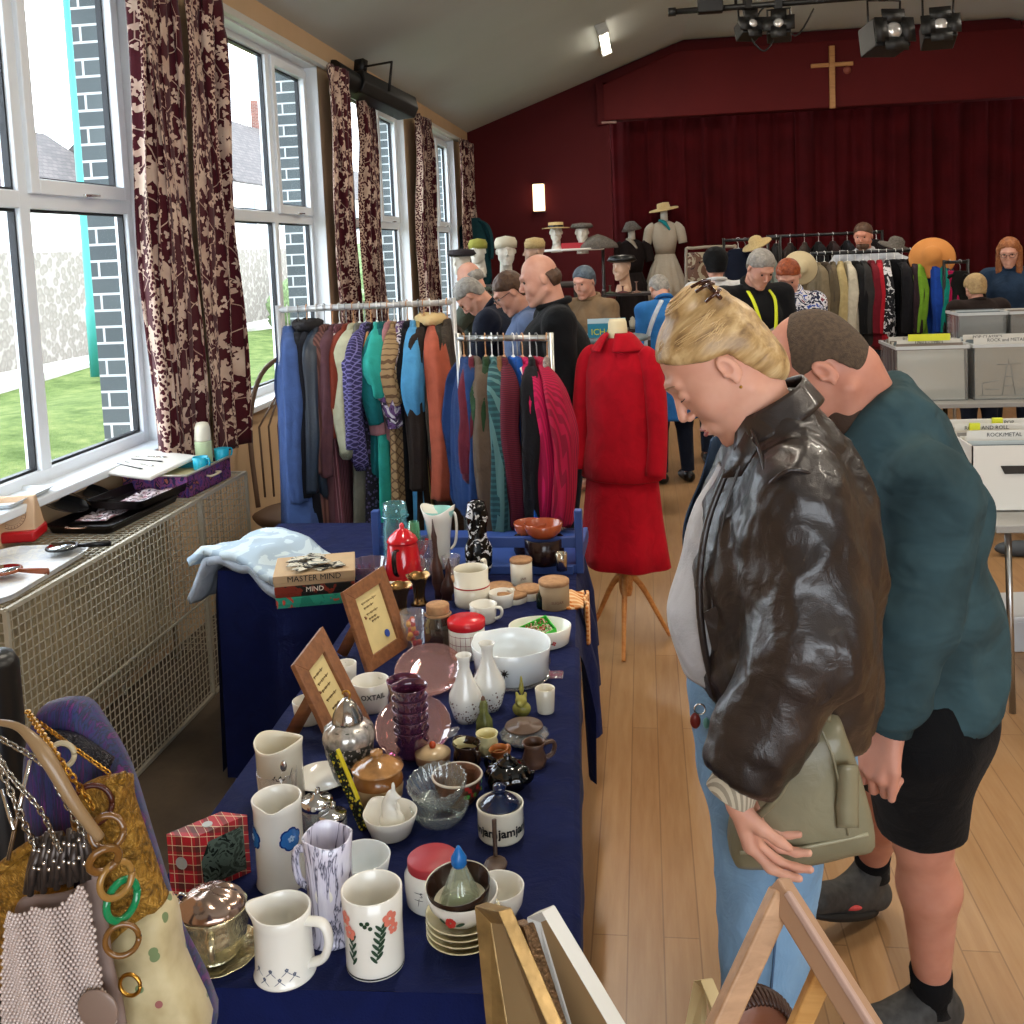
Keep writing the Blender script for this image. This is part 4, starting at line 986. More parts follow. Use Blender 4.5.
# 19 pink glass plates and purple tumblers
PINKG = glass('#e3b2ae', 'pink_glass', .03, 1.3); PURG = glass('#8a4a72', 'purple_glass', .04, 1.35)
f = fit(415, 762, 76, 715); L, r, h = f
one('pink_glass_plate', flute(vessel([(r * .5, 0), (r * .6, .003), (r * 1.0, .016)], .003, 72), 24, .008), PINKG, 'pink glass plate tipped towards the front under the purple tumblers', 'plate', loc=(L.x, L.y, L.z + .03), rot=(.5, 0.1, 0))
f = fit(430, 700, 66, 670); L, r, h = f
one('pink_glass_plate', flute(vessel([(r * .5, 0), (r * .6, .003), (r * 1.05, .016)], .003, 72), 24, .008), PINKG, 'pink glass plate standing farther back beside the cork jar', 'plate', loc=(L.x, L.y + .01, L.z + .028), rot=(.42, .05, 0))
f = fit(413, 768, 34, 740); L, r, h = f
for k in range(5):
 pr = [(r * .62, 0), (r * .72, .006), (r * .98, .016), (r * .8, .027), (r * 1.02, .04), (r * .86, .05), (r * 1.1, .066)]
 one('purple_tumbler', vessel(pr, .0025, 40), PURG, 'purple glass tumbler in the nested stack standing on the pink plates', 'tumbler', 'nested purple tumblers', loc=(L.x, L.y + .005, L.z + .003 + k * .0235))
f = fit(405, 745, 34, 700); L, r, h = f
one('purple_tumbler_single', vessel([(r * .62, 0), (r * .72, .006), (r * .98, .03), (r * .8, .045), (r * 1.02, .07), (r * .9, .085), (r * 1.05, .11)], .0025, 40), PURG, 'single purple glass tumbler behind the nested stack on the left', 'tumbler', loc=(L.x - .008, L.y + .05, L.z + .003))
# 20 mugs
def mug(px, yb, w, ty, label, m=WHITE_CER, ha=0, text=None, name='mug', prof=None, tsz=.016, hs=.022, band=None, hand=True):
 f = fit(px, yb, w, ty); L, r, h = f; t = glob(name, label, name.split('_')[-1], f)
 obj('body', vessel(tr(prof or [(.82, 0), (.86, .05), (.93, .5), (1, 1)], r, h), .003, 40), m, t)
 if hand: obj('handle', handle(r * .93, h * .2, h * .85, hs, ha, .0045, 1.4), m, t)
 if text: obj('lettering', wrap(text_geo(text, tsz, .0003, bold=.0004), r * .96, -PI / 2 + .42, h * .62, .0012), P_BLACK, t, smooth=False)
 if band: obj('red_band', lathe([(r * 1.0, h * band), (r * 1.01, h * (band + .01)), (r * 1.0, h * (band + .03))], 36), P_RED, t)
 return t
mug(372, 716, 38, 680, 'white mug lettered OXTAIL beside the framed card', text='OXTAIL', ha=1.2, tsz=.017, hs=.018)
mug(347, 690, 22, 663, 'plain white cup behind the nearer framed card', ha=1.8)
mug(309, 728, 30, 700, 'white bowl showing under the strut of the nearer frame', ha=2.6, name='white_cup', hand=False)
# 21 frames
def bil(c, u, v): return (c[3] * (1 - u) + c[2] * u) * (1 - v) + (c[0] * (1 - u) + c[1] * u) * v
def picture(name, label, cat, corners, ru, rv, t_, fm, cm, extra=None, prof=False, back=None):
 c = [V(p) for p in corners]   # TL TR BR BL
 nr = (c[2] - c[3]).cross(c[0] - c[3]).normalized(); th = thing(name, label, cat, tuple(c[3]))
 o = c[3]; g = G()
 inn = [(ru, 1 - rv), (1 - ru, 1 - rv), (1 - ru, rv), (ru, rv)]; out = [(0, 1), (1, 1), (1, 0), (0, 0)]
 for i in range(4):
  j = (i + 1) % 4; q = [bil(c, *out[i]) - o, bil(c, *out[j]) - o, bil(c, *inn[j]) - o, bil(c, *inn[i]) - o]
  for s in ((1, 0.25),): pass
  lf = .35 if prof else 1.0
  v = [q[0], q[1], q[2] - nr * (t_ * (1 - lf)), q[3] - nr * (t_ * (1 - lf))]; g.add((v + [p - nr * t_ for p in q], [(0, 1, 2, 3), (7, 6, 5, 4), (0, 4, 5, 1), (1, 5, 6, 2), (2, 6, 7, 3), (3, 7, 4, 0)]))
 f_ = obj('frame', g, fm, th, smooth=False, bevel=.0015)
 if cm is not None:
  q = [bil(c, *p) - o - nr * t_ * .7 for p in inn]; obj('picture', (q, [(0, 1, 2, 3)][:1]), cm, th, smooth=False)
 if back is not None:
  q = [bil(c, *p) - o - nr * t_ * 1.02 for p in out]; obj('backing_board', (q, [(3, 2, 1, 0)]), back, th, smooth=False)
 return th, c, nr
FW = wood('#6f452b', '#8f5e3c', 'walnut_frame', 6, .4)
PAPER = mat('aged_cream_paper', '#cfba82', .8, var=.06, vs=20)
SCR = mat('brown_ink', '#6b5432', .8)
def scribble(th, c, nr, rows, lines):
 g = G(); o = c[3]; r = random.Random(5)
 for (v, u0, u1) in rows:
  pts = []
  n = 26
  for i in range(n + 1):
   u = u0 + (u1 - u0) * i / n; pts.append(bil(c, u, v + .012 * math.sin(i * 2.3) * (1 + .5 * math.sin(i * .7))) - o - nr * .0072)
  g.add(tube(pts, .0007, 4))
 obj('handwriting', g, SCR, th)
BR, BL = atZ(411, 645, TZ), atZ(369, 674, TZ)
th, c, nr = picture('card_frame', 'farther brown wooden frame with a handwritten card and blue seal', 'picture frame', (atY(343, 592, BL.y + .06), atY(384, 565, BR.y + .06), BR, BL), .2, .16, .012, FW, PAPER)
scribble(th, c, nr, [(.74, .32, .66), (.68, .34, .56), (.60, .36, .62), (.54, .38, .55), (.5, .42, .6)], 5)
q = bil(c, .64, .28) - c[3] - nr * .0065; g = solidprof([(.0105, 0), (.0105, .001)], 24); M = frame_to(nr); M.translation = q; obj('blue_seal', ([M @ V(p) for p in g[0]], g[1]), mat('blue_seal', '#2d4a9a', .5), th, smooth=False)
mid = bil(c, .3, .62) - c[3]; obj('strut', obox(mid - nr * .012, V((mid.x - .08, mid.y + .02, .004)), .03, .006, V((0, 1, 0))), FW, th)
BR, BL = atZ(371, 720, TZ), atZ(338, 757, TZ)
th, c, nr = picture('card_frame', 'nearer brown wooden frame with a faded handwritten card', 'picture frame', (atY(294, 664, BL.y + .06), atY(323, 626, BR.y + .06), BR, BL), .24, .18, .012, FW, PAPER)
scribble(th, c, nr, [(.72, .32, .6), (.64, .34, .66), (.56, .36, .62), (.46, .36, .66), (.36, .4, .62)], 5)
mid = bil(c, .3, .62) - c[3]; obj('strut', obox(mid - nr * .012, V((mid.x - .075, mid.y + .0, .004)), .03, .006, V((0, 1, 0))), FW, th)
# 22 candy glass
f = fit(414, 650, 25, 612, top=413); L, r, h = f
t = glob('sweet_glass', 'clear glass tumbler filled with orange and yellow balls', 'glass', f)
obj('body', vessel(tr([(.85, 0), (1, 1)], r, h), .0018, 32), glass(), t)
rr_ = random.Random(2)
for k in range(16):
 a = rr_.uniform(0, 6.28); q = rr_.uniform(0, r * .55); one('ball_sweet', ball((0, 0, 0), .0085, 14, 8), mat('sweet_%d' % (k % 3), ['#d8571c', '#e2a11f', '#c23a1e'][k % 3], .3), 'glossy orange or yellow ball inside the clear tumbler', 'sweet', 'coloured balls inside the tumbler', loc=(L.x + q * math.cos(a), L.y + q * math.sin(a), L.z + .011 + (k // 3) * .0125))
CORK = mat('cork', '#a9805a', .85, var=.2, vs=60)
f = fit(440, 655, 29, 612); L, r, h = f
t = glob('cork_jar', 'smoked glass storage jar with a flat cork lid', 'jar', f)
obj('body', vessel(tr([(.95, 0), (1, .05), (1, .75), (.8, .9), (.85, 1)], r, h), .002, 36), glass('#8f8474', 'smoked_glass', .05), t); obj('contents', solidprof([(r * .9, .003), (r * .9, h * .35)], 24), mat('red_beads', '#a33a35', .4), t)
obj('cork_lid', solidprof([(r * .72, h * .95), (r * .8, h * 1.0), (r * .8, h * 1.2), (r * .76, h * 1.22)], 32), CORK, t); obj('collar', lathe([(r * .82, h * .92), (r * .95, h * .96), (r * .85, h * 1.0)], 32), CORK, t)
f = fit(468, 662, 37, 622); L, r, h = f
t = glob('red_lid_canister', 'white canister with bright red lid and red grid lines', 'canister', f)
obj('body', vessel(tr([(.96, 0), (.98, .1), (.98, 1)], r, h), .003, 36), WHITE_CER, t); obj('lid', solidprof([(r * .99, h * .86), (r * 1.03, h * .9), (r * 1.03, h * 1.08), (r * .95, h * 1.12)], 40), mat('glossy_red_plastic', '#c8202a', .25), t)
g = G()
for z in (.2, .45, .7): g.add(lathe([(r * .985, h * z), (r * .985, h * z + .0012)], 36))
for k in range(14): g.add(wrap(leaf2(0, 0, h * .35, .0006, PI / 2), r * .985, -PI + k * .28, h * .42))
obj('grid_lines', g, mat('dark_red_lines', '#8c2f35', .5), t, smooth=False)
# 25 casserole
f = fit(513, 692, 76, 645); L, r, h = f
t = glob('casserole_dish', 'large white open dish with pouring lips and black snowflake motifs', 'dish', f)
pr = tr([(.93, 0), (.97, .04), (1.0, .6), (1.05, 1.0)], r, h)
obj('body', spout(spout(vessel(pr, .0035, 64), -.45, .010, h * .7, h, .25, .002), PI - .5, .010, h * .7, h, .25, .002), mat('milk_glass', '#e6ecee', .15, coat=.4), t)
g = G()
for a in (-1.62, -.2, -3.0):
 g = G()
 for k in range(4): g.add(wrap(leaf2(0, 0, .012, .0018, k * PI / 4), r * 1.01, a, h * .5, .004))
 obj('snowflake_motif', g, P_BLACK, t, smooth=False)
t = thing('glass_lid', 'clear glass lid with tab handle under the white dish', 'lid', (L.x, L.y, L.z + .0))  # the dish's glass lid, laid flat underneath it
obj('lid', flute(solidprof([(r * .95, .0), (r * 1.02, .003), (r * 1.0, .006)], 48), 6, .01), glass(), t); obj('tab', box(r * .95, r * 1.35, -.02, .02, .001, .007), glass(), t, bevel=.002)
t.location.z -= .0; bpy.data.objects['casserole_dish'].location.z += .007
f = fit(541, 655, 60, 625, top=540); L, r, h = f
t = glob('oval_dish', 'white oval dish with red fruit motif holding the green punnet', 'dish', f)
obj('body', vessel(tr([(.85, 0), (.95, .1), (1.05, 1.0)], r, h), .003, 48, sy=.8), WHITE_CER, t)
g = G(); gg = G()
for a in (-1.0, -2.2): g.add(wrap(flower2(0, 0, .006, 4), r * .98, a, h * .5, .002)); gg.add(wrap(leaf2(-.008, 0, .005, .0015, .5), r * .98, a, h * .5, .002))
obj('fruit_motif', g, P_RED, t, smooth=False); obj('fruit_leaves', gg, P_GREEN, t, smooth=False)
t = thing('green_punnet', 'bright green tray of small stones tipped inside the oval dish', 'tray', (L.x - .005, L.y, L.z + .03), rot=(.3, -.25, .5))
gp = G()
for q in (box(-.04, .04, -.03, .03, 0, .003), box(-.04, .04, -.033, -.03, 0, .018), box(-.04, .04, .03, .033, 0, .018), box(-.043, -.04, -.033, .033, 0, .018), box(.04, .043, -.033, .033, 0, .018)): gp.add(q)
obj('tray', gp, mat('bright_green_plastic', '#3fbf3a', .3), t, smooth=False, bevel=.001)
g = G(); rr_ = random.Random(9)
for k in range(170): g.add(ball((rr_.uniform(-.036, .036), rr_.uniform(-.027, .027), rr_.uniform(.006, .017)), rr_.uniform(.0018, .0034), 6, 4))
tag(obj('gravel', g, pattern('mixed_gravel', 'blotch', ['#c9b56a', '#a8453c', '#e3dcc0', '#7a8a4a'], 60, .5), None, loc=tuple(t.location), rot=tuple(t.rotation_euler)), 'mixed yellow and red small stones in the green punnet', 'stones', kind='stuff')
# 26 white flowered vases
WV = M_('white_speckled_print'); vo = WV.vor(150); tc = WV.n('ShaderNodeTexCoord'); sp = WV.n('ShaderNodeSeparateXYZ'); WV.l(tc.outputs['Object'], sp.inputs[0])
msk = WV.math('MULTIPLY', WV.math('LESS_THAN', vo.outputs['Distance'], .36), WV.math('MULTIPLY', WV.math('LESS_THAN', sp.outputs[2], .055), WV.math('GREATER_THAN', WV.noise(50, 2), .47)))
WV.col(WV.mix(msk, '#dedcd4', '#6b5048')); WV.set(.15, coat=.4); WV = WV.m
for px, yb, w, ty, lb in ((467, 728, 34, 655, 'white bottle vase with brown blossom sprays, nearer of the pair'), (490, 716, 34, 643, 'white bottle vase with brown blossom sprays, farther of the pair')):
 f = fit(px, yb, w, ty); L, r, h = f
 one('bottle_vase', vessel(tr([(.6, 0), (.75, .08), (1.0, .3), (.95, .42), (.55, .62), (.32, .8), (.34, .92), (.48, 1.0)], r, h), .0022, 40), WV, lb, 'vase', loc=tuple(L))
# 28.. cream jugs, mugs, canisters
f = fit(473, 610, 36, 568); L, r, h = f
t = glob('cream_pitcher', 'cream pitcher with a thin red band standing behind the mugs', 'pitcher', f)
obj('body', spout(vessel(tr([(.95, 0), (1.0, .1), (1.0, .6), (.92, .62), (.95, 1)], r, h), .003, 40), -2.3, .01, h * .75, h, .4, .002), CREAM_CER, t); obj('red_band', lathe([(r * 1.012, h * .52), (r * 1.02, h * .54), (r * 1.012, h * .56)], 36), P_RED, t); obj('handle', handle(r * .9, h * .4, h * 1.1, .01, .9, .005, 1.3), CREAM_CER, t)
mug(484, 626, 28, 604, 'white mug with round handle on the right below the pitcher', ha=-.2, hs=.02)
mug(502, 610, 26, 592, 'white mug directly behind the white handled mug', ha=1.0)
mug(394, 602, 22, 585, 'white cup behind the brass vases', ha=2, name='white_cup')
def canister(px, yb, w, ty, label, body=CREAM_CER, lid=None, lt=.2, text=None):
 f = fit(px, yb, w, ty); L, r, h = f; t = glob('lidded_canister', label, 'canister', f)
 obj('body', vessel(tr([(.95, 0), (1, .05), (1, 1)], r, h), .003, 32), body, t)
 obj('lid', solidprof([(r * .98, h * .97), (r * 1.03, h), (r * 1.03, h + r * lt), (r * .97, h + r * (lt + .06))], 32), lid or CORK, t)
 if text: obj('lettering', wrap(text_geo(text, .012, .0003), r, -PI / 2 + .3, h * .35, .0012), mat('brown_letters', '#7a4a3a', .6), t, smooth=False)
 return t
canister(522, 587, 22, 561, 'cream canister with wooden lid standing tallest behind the mugs', text='JAR')
canister(500, 597, 26, 588, 'short cream canister with flat wooden lid left of the tallest', lid=CORK)
canister(513, 606, 30, 595, 'low round canister with wooden lid in front of the tallest')
canister(529, 602, 26, 590, 'low canister with wooden lid between the tallest and the textured one')
canister(555, 612, 30, 583, 'ridged tan canister with wooden lid at the right end', body=mat('tan_ridged_pot', '#9d8667', .6), text='SUGAR')
canister(458, 592, 20, 580, 'small cream pot with lid left of the banded pitcher')
# small bits on right
f = fit(543, 610, 13, 585); L, r, h = f
one('small_bottle', solidprof(tr([(.9, 0), (1, .1), (1, .55), (.5, .75), (.4, .95), (.45, 1)], r, h), 24), mat('dark_green_glass', '#0d1f16', .08), 'small dark green bottle beside the duck figure', 'bottle', loc=tuple(L))
def blob(name, label, cat, loc, ells, res, m, k=.006, ext=.08, rot=None, parent=None):
 fl = Field((-ext, -ext, -.01), (ext, ext, ext * 2), res)
 for c, q in ells: fl.ell(c, q, k)
 P_, F_ = fl.mesh(); o = obj(name, np_mesh(P_, F_, name), m, parent, loc=loc, rot=rot)
 return tag(o, label, cat) if label else o
blob('duck_figurine', 'small yellow and brown duck figure beside the dark bottle', 'figurine', tuple(atZ(556, 610, TZ)), [((0, 0, .012), (.018, .011, .012)), ((.012, 0, .027), (.008, .007, .008)), ((.021, 0, .026), (.006, .004, .003)), ((-.018, 0, .018), (.008, .005, .005))], .0018, mat('duck_ochre', '#a88b4c', .4, var=.4, vs=50), .004, .035)
blob('animal_candlestick', 'yellow glazed crouching animal figure with a tall pointed horn', 'figurine', tuple(atZ(522, 716, TZ)), [((0, 0, .018), (.022, .018, .018)), ((.0, -.006, .04), (.014, .014, .013)), ((.0, -.02, .037), (.007, .008, .006)), ((-.01, 0, .053), (.004, .003, .007)), ((.01, 0, .053), (.004, .003, .007)), ((0, .01, .062), (.006, .006, .014)), ((0, .012, .078), (.0035, .0035, .016))], .0018, mat('mottled_yellow_glaze', '#9c9648', .25, var=.45, vs=35), .005, .05)
mug(546, 716, 20, 688, 'plain cream beaker beside the pointed yellow figure', m=CREAM_CER, hand=False, name='cream_beaker')
f = fit(525, 752, 48, 728); L, r, h = f
t = glob('glass_butter_dish', 'clear domed glass dish with a brown saucer lid', 'dish', f)
obj('body', flute(vessel(tr([(.7, 0), (1.0, .35), (1.02, .6), (.7, 1.0)], r, h), .003, 48), 12, .03), glass('#dfe3e6', 'heavy_glass', .04), t); obj('saucer_lid', solidprof([(r * .6, h), (r * .8, h + .004), (r * .78, h + .007), (r * .3, h + .008), (r * .28, h + .014)], 32), mat('brown_saucer', '#6b5648', .3), t)
mug(535, 772, 26, 742, 'small brown pottery jug with pale rim right of the black teapot', m=mat('brown_pottery', '#5a3f30', .35, var=.3, vs=30), ha=.5, name='brown_jug', prof=[(.8, 0), (.95, .3), (.7, .75), (.9, 1)])
def creamer(px, yb, w, ty, label, m, inner, a):
 f = fit(px, yb, w, ty); L, r, h = f; t = glob('toby_creamer', label, 'jug', f)
 pr = tr([(.7, 0), (.95, .3), (.9, .6), (.8, .8), (.95, 1)], r, h)
 obj('body', spout(vessel(pr, .0025, 36), a, .008, h * .6, h, .5, .002), m, t); obj('inner_glaze', lathe([(r * .75, h * .6), (r * .76, h * .8), (r * .93, h * 1.01)], 30), inner, t); obj('handle', handle(r * .85, h * .25, h * .85, .012, a + PI, .0035), m, t)
YC = mat('pale_yellow_glaze', '#d9cf9c', .25)
creamer(468, 775, 30, 743, 'squat dark brown cream jug with pale yellow inside', mat('dark_brown_glaze', '#2b1a12', .2), YC, 2.4)
creamer(488, 760, 24, 733, 'tall pale yellow cream jug with flared lip', YC, YC, -1.2)
creamer(500, 768, 20, 748, 'small orange and yellow cream jug beside the black teapot', mat('orange_glaze', '#a8632f', .3), YC, -2.2)
f = fit(485, 742, 16, 700); L, r, h = f
t = glob('green_bottle_figure', 'green and brown glazed bottle between the vases and the yellow animal', 'bottle', f)
obj('body', flute(solidprof(tr([(.8, 0), (1.1, .2), (1.0, .5), (.5, .7), (.55, .85), (.35, 1)], r, h), 30), 5, .06), mat('mottled_green_glaze', '#5d6135', .25, var=.5, vs=50), t); obj('stopper', ball((0, 0, h), (.005, .005, .01)), mat('brown_pottery', '#5a3f30', .35), t)
# black shiny teapot
f = fit(509, 800, 46, 765); L, r, h = f
t = glob('black_teapot', 'glossy black lobed teapot behind the jam pot', 'teapot', f)
obj('body', flute(solidprof(tr([(.6, 0), (.95, .3), (1.0, .6), (.8, .95), (.4, 1.1)], r, h), 56), 8, .05), BLACKGL, t)
obj('lid', solidprof(tr([(.5, 1.05), (.4, 1.2), (.15, 1.3), (.18, 1.4), (.1, 1.48)], r, h), 30), BLACKGL, t)
obj('spout', tube(smooth_path([(r * .8, 0, h * .5), (r * 1.2, 0, h * .7), (r * 1.35, 0, h * 1.1)], 5), [.008, .005, .004], 10), BLACKGL, t, rot=(0, 0, -.5)); obj('handle', handle(r * .9, h * .3, h * .95, .02, 2.5, .004), BLACKGL, t)
f = fit(459, 812, 46, 775); L, r, h = f
t = glob('basket_pot', 'brown pottery basket with tiny red and green flowers on its side', 'pot', f)
obj('body', vessel(tr([(.7, 0), (.95, .35), (1.0, .8), (1.08, 1)], r, h), .004, 44), mat('brown_basket_clay', '#6b4630', .5, var=.3, vs=60, bump=.5, bs=200), t)
g = G(); gr = G(); gw = G(); rr_ = random.Random(4)
for k in range(16):
 a = rr_.uniform(-1.3, .1); z = rr_.uniform(.5, .9) * h; (g if k % 3 == 0 else gr if k % 3 == 1 else gw).add(wrap(flower2(0, 0, .0045), r * 1.0, a, z, .003))
obj('green_flowers', g, mat('bright_green_paint', '#5fae4a', .4), t, smooth=False); obj('red_flowers', gr, P_RED, t, smooth=False); obj('white_rim', tube(arc((0, 0, h), r * 1.07, 0, 2 * PI, 40, 'XY'), .0025, 6), mat('white_rim_slip', '#cfc4b4', .5), t)
f = fit(434, 775, 36, 752); L, r, h = f
t = glob('sugar_pot', 'cream and brown sugar pot with a red knob on its lid', 'pot', f)
obj('body', vessel(tr([(.7, 0), (.95, .4), (1.0, .95)], r, h), .003, 36), mat('brown_cream_pot', '#8c6a4f', .3), t); obj('lid', solidprof([(r * .95, h * .93), (r * .98, h), (r * .5, h + .008), (r * .2, h + .01)], 36), mat('tan_lid_glaze', '#bfa57e', .25), t); obj('red_knob', ball((0, 0, h + .016), (.0075, .0075, .008)), mat('red_knob', '#a8401f', .25), t)
f = fit(447, 745, 30, 735); L, r, h = f
blob('glass_swan', 'clear glass swan shaped dish lying beside the pink plates', 'dish', (L.x, L.y, L.z), [((0, 0, .008), (.028, .015, .008)), ((.022, 0, .014), (.012, .008, .004))], .0022, glass(), .005, .04, rot=(0, 0, .7))
# 32 red enamel coffee pot
f = fit(405, 590, 38, 542, top=404); L, r, h = f
REDE = mat('red_enamel', '#c0141f', .15, coat=.5)
t = glob('red_coffee_pot', 'tall red enamel coffee pot with domed lid', 'coffee pot', f)
obj('body', solidprof(tr([(1.05, 0), (1.05, .03), (.78, 1.0), (.75, 1.02)], r, h), 40), REDE, t); obj('lid', solidprof(tr([(.82, 1.0), (.84, 1.05), (.7, 1.15), (.3, 1.3), (.12, 1.33), (.14, 1.4), (.06, 1.46)], r, h), 36), REDE, t)
obj('spout', tube(smooth_path([(0, -r * .8, h * .55), (0, -r * 1.25, h * .75), (0, -r * 1.4, h * .98)], 5), [.012, .006], 10), REDE, t, rot=(0, 0, 2.2)); obj('handle', handle(r * .85, h * .3, h * .9, .03, -1.7, .005, 1.6), mat('black_enamel', '#140d0d', .2), t); obj('price_tag', box(-.01, .012, -r * 1.02, -r * 1.0, h * .0, h * .16), mat('white_tag', '#e4e0d8', .6), t, smooth=False)
# brown carved figures
DW = wood('#2c1712', '#4a2a20', 'dark_carved_wood', 4, .35)
for (px, yb, w, ty, lb, s) in ((440, 600, 12, 519, 'tall dark wood carved bird with a pointed beak up', 1), (447, 602, 13, 558, 'shorter dark wood carved bird beside the tall one', -1)):
 f = fit(px, yb, w, ty, top=px - 3 * s); L, r, h = f
 one('carved_bird', loft([[(r * k * math.cos(a) + .012 * s * -q, r * k * .8 * math.sin(a), h * q) for a in np.linspace(0, 2 * PI, 15)[:-1]] for q, k in ((0, .9), (.1, .8), (.2, 1.1), (.4, .9), (.55, .45), (.7, .42), (.78, .5), (.85, .3), (1, .06))]), DW, lb, 'figurine', loc=tuple(L))
BRASSY = mat('old_brass', '#8a6a42', .2, .9, var=.3, vs=30)
for px, yb, w, ty, lb in ((402, 618, 24, 585, 'small flared brass goblet, nearer of two'), (420, 608, 24, 575, 'taller flared brass goblet beside the red canister')):
 f = fit(px, yb, w, ty); L, r, h = f
 one('brass_goblet', wavy_rim(vessel(tr([(.8, 0), (.5, .08), (.45, .3), (.55, .6), (.75, .85), (1.05, 1)], r, h), .002, 36), 6, .002, h * .8, h), BRASSY, lb, 'goblet', loc=tuple(L))
f = fit(372, 590, 42, 562); L, r, h = f
t = glob('purple_glass_bowl', 'pale purple cut glass bowl left of the red coffee pot', 'bowl', f)
obj('body', flute(vessel(tr([(.5, 0), (.8, .4), (1.05, 1)], r, h), .003, 60), 14, .03), glass('#b9a0b8', 'pale_purple_glass', .04), t)
f = fit(378, 600, 40, 596); L, r, h = f
for k, (px, yb, c, lb) in enumerate([(388, 603, '#c9b9c8', 'small pale glass dish in front of the purple bowl'), (362, 600, '#c9d4d8', 'small clear glass ashtray left of the purple bowl')]):
 f = fit(px, yb, 20, yb - 12); L, r, h = f
 one('glass_trinket_dish', flute(vessel(tr([(.7, 0), (.9, .5), (1.0, 1)], r, h), .003, 30), 8, .03), glass(c, 'tinted_glass_%d' % k, .03), lb, 'dish', loc=tuple(L))
f = fit(462, 618, 12, 603); L, r, h = f
# 31 orange checked cloth
OC = pattern('orange_check', 'check', ['#d99a62', '#c4702f', '#e9c79a'], 22)
g = G(); p0 = atZ(566, 612, TZ)
E = V((p0.x, p0.y, TZ + .004)); w_ = .17
g.add(grid(lambda u, v: (E.x - .03 + .09 * u, E.y + .10 * v, E.z + .004 * math.sin(u * 9 + v * 4)), 10, 10))
one('checked_cloth', (lambda: (lambda G_: (G_.add(grid(lambda u, v: (-.0 + .075 * u, .15 * v, .012 + .004 * math.sin(u * 9 + v * 4)), 10, 10)), G_.add(grid(lambda u, v: (.075 + .006 * math.sin(v * 9) + .012, .15 * v, .012 - .12 * u), 10, 10)), G_)[2])(G()))(), OC, 'orange and cream checked cloth hanging over the right table edge', 'cloth', loc=(-.285, 3.0, TZ - .004), rot=(0, 0, .06), solid=.008)
# ---- blue tray stand with its contents
BLUEP = mat('blue_painted_wood', '#2b4686', .55, var=.08, vs=6)
YT = 3.36; a = atY(376, 545, YT); b = atY(579, 545, YT)
t = thing('blue_wooden_stand', 'low blue painted wooden stand across the far end of the stall', 'stand', (a.x, YT, TZ), rotz=-.02)
W_ = b.x - a.x; zr = atY(480, 542, YT).z - TZ
obj('base_board', box(0, W_, 0, .42, .0, .03), BLUEP, t, bevel=.003); obj('front_rail', box(0, W_, -.0, .02, zr - .018, zr + .018), BLUEP, t, bevel=.003)
for x in (-.012, W_ - .012):
 obj('post', box(x, x + .026, -.004, .03, 0, zr + .11), BLUEP, t, bevel=.003)
 obj('side_panel', box(x + .003, x + .02, .02, .3, .02, zr - .03), BLUEP, t, bevel=.003)
obj('slat', box(.02, W_ - .02, -.02, .0, .002, .03), BLUEP, t, bevel=.002)
TB = TZ + .0305
def sf(px, ty, w, ybase, z=TB): return fit(px, ybase, w, ty, z)
f = sf(398, 503, 26, 570); L, r, h = f; h = atY(398, 503, L.y).z - TB
t = glob('turquoise_glass_jar', 'turquoise glass jar at the left end of the blue stand', 'jar', f)
obj('body', flute(vessel(tr([(.9, 0), (1, .1), (1, .6), (.85, .75), (.95, .85), (.85, 1)], r, h), .003, 36), 6, .03), glass('#8fd3d8', 'turquoise_glass', .04), t); obj('neck_ring', tube(arc((0, 0, h * .8), r, 0, 2 * PI, 30, 'XY'), .003, 6), glass('#8fd3d8', 'turquoise_glass', .04), t)
f = sf(416, 522, 14, 572); L, r, h = f
one('green_glass_jar', vessel(tr([(.9, 0), (1, .5), (.8, 1)], r, h), .003, 30), glass('#8fe0b0', 'green_glass', .04), 'small green glass jar beside the turquoise jar', 'jar', loc=tuple(L))
f = sf(428, 538, 20, 574); L, r, h = f
one('glass_sugar_bowl', flute(vessel(tr([(.6, 0), (.9, .4), (1, 1)], r, h), .003, 36), 8, .03), glass('#c9c4d8', 'lilac_glass', .04), 'pale lilac glass bowl on the blue stand left of the white jug', 'bowl', loc=tuple(L))
f = sf(441, 508, 34, 572); L, r, h = f
t = glob('white_tulip_jug', 'tall white jug with flared petal lips on the blue stand', 'jug', f)
obj('body', wavy_rim(vessel(tr([(.55, 0), (.6, .2), (.65, .5), (.8, .8), (1.02, 1)], r, h), .003, 40), 2, .012, h * .6, h, .3), WHITE_CER, t); obj('handle', handle(r * .7, h * .3, h * .9, .02, .1, .005), WHITE_CER, t); obj('inner_glaze', lathe([(r * .55, h * .5), (r * .78, h * .8), (r * .97, h * .98)], 30), mat('mint_inner_glaze', '#9fd8cf', .2), t)
f = sf(479, 500, 24, 576); L, r, h = f
t = glob('black_white_vase', 'glossy black vase marbled with white on the blue stand', 'vase', f)
MB_ = pattern('black_white_marbling', 'blotch', ['#08080a', '#08080a', '#0b0b0d', '#08080a', '#c9c9cc', '#0a0a0a'], 30, .08)
obj('body', flute(solidprof(tr([(.9, 0), (1.1, .1), (1.15, .35), (.75, .5), (.8, .62), (.95, .8), (.7, .97), (.3, 1)], r, h), 36), 3, .06), MB_, t); obj('base_foot', solidprof([(r * .95, 0), (r * .95, .01)], 30), BLACKGL, t)
TERR = mat('terracotta_glaze', '#9c4a2a', .2, coat=.4, var=.15)
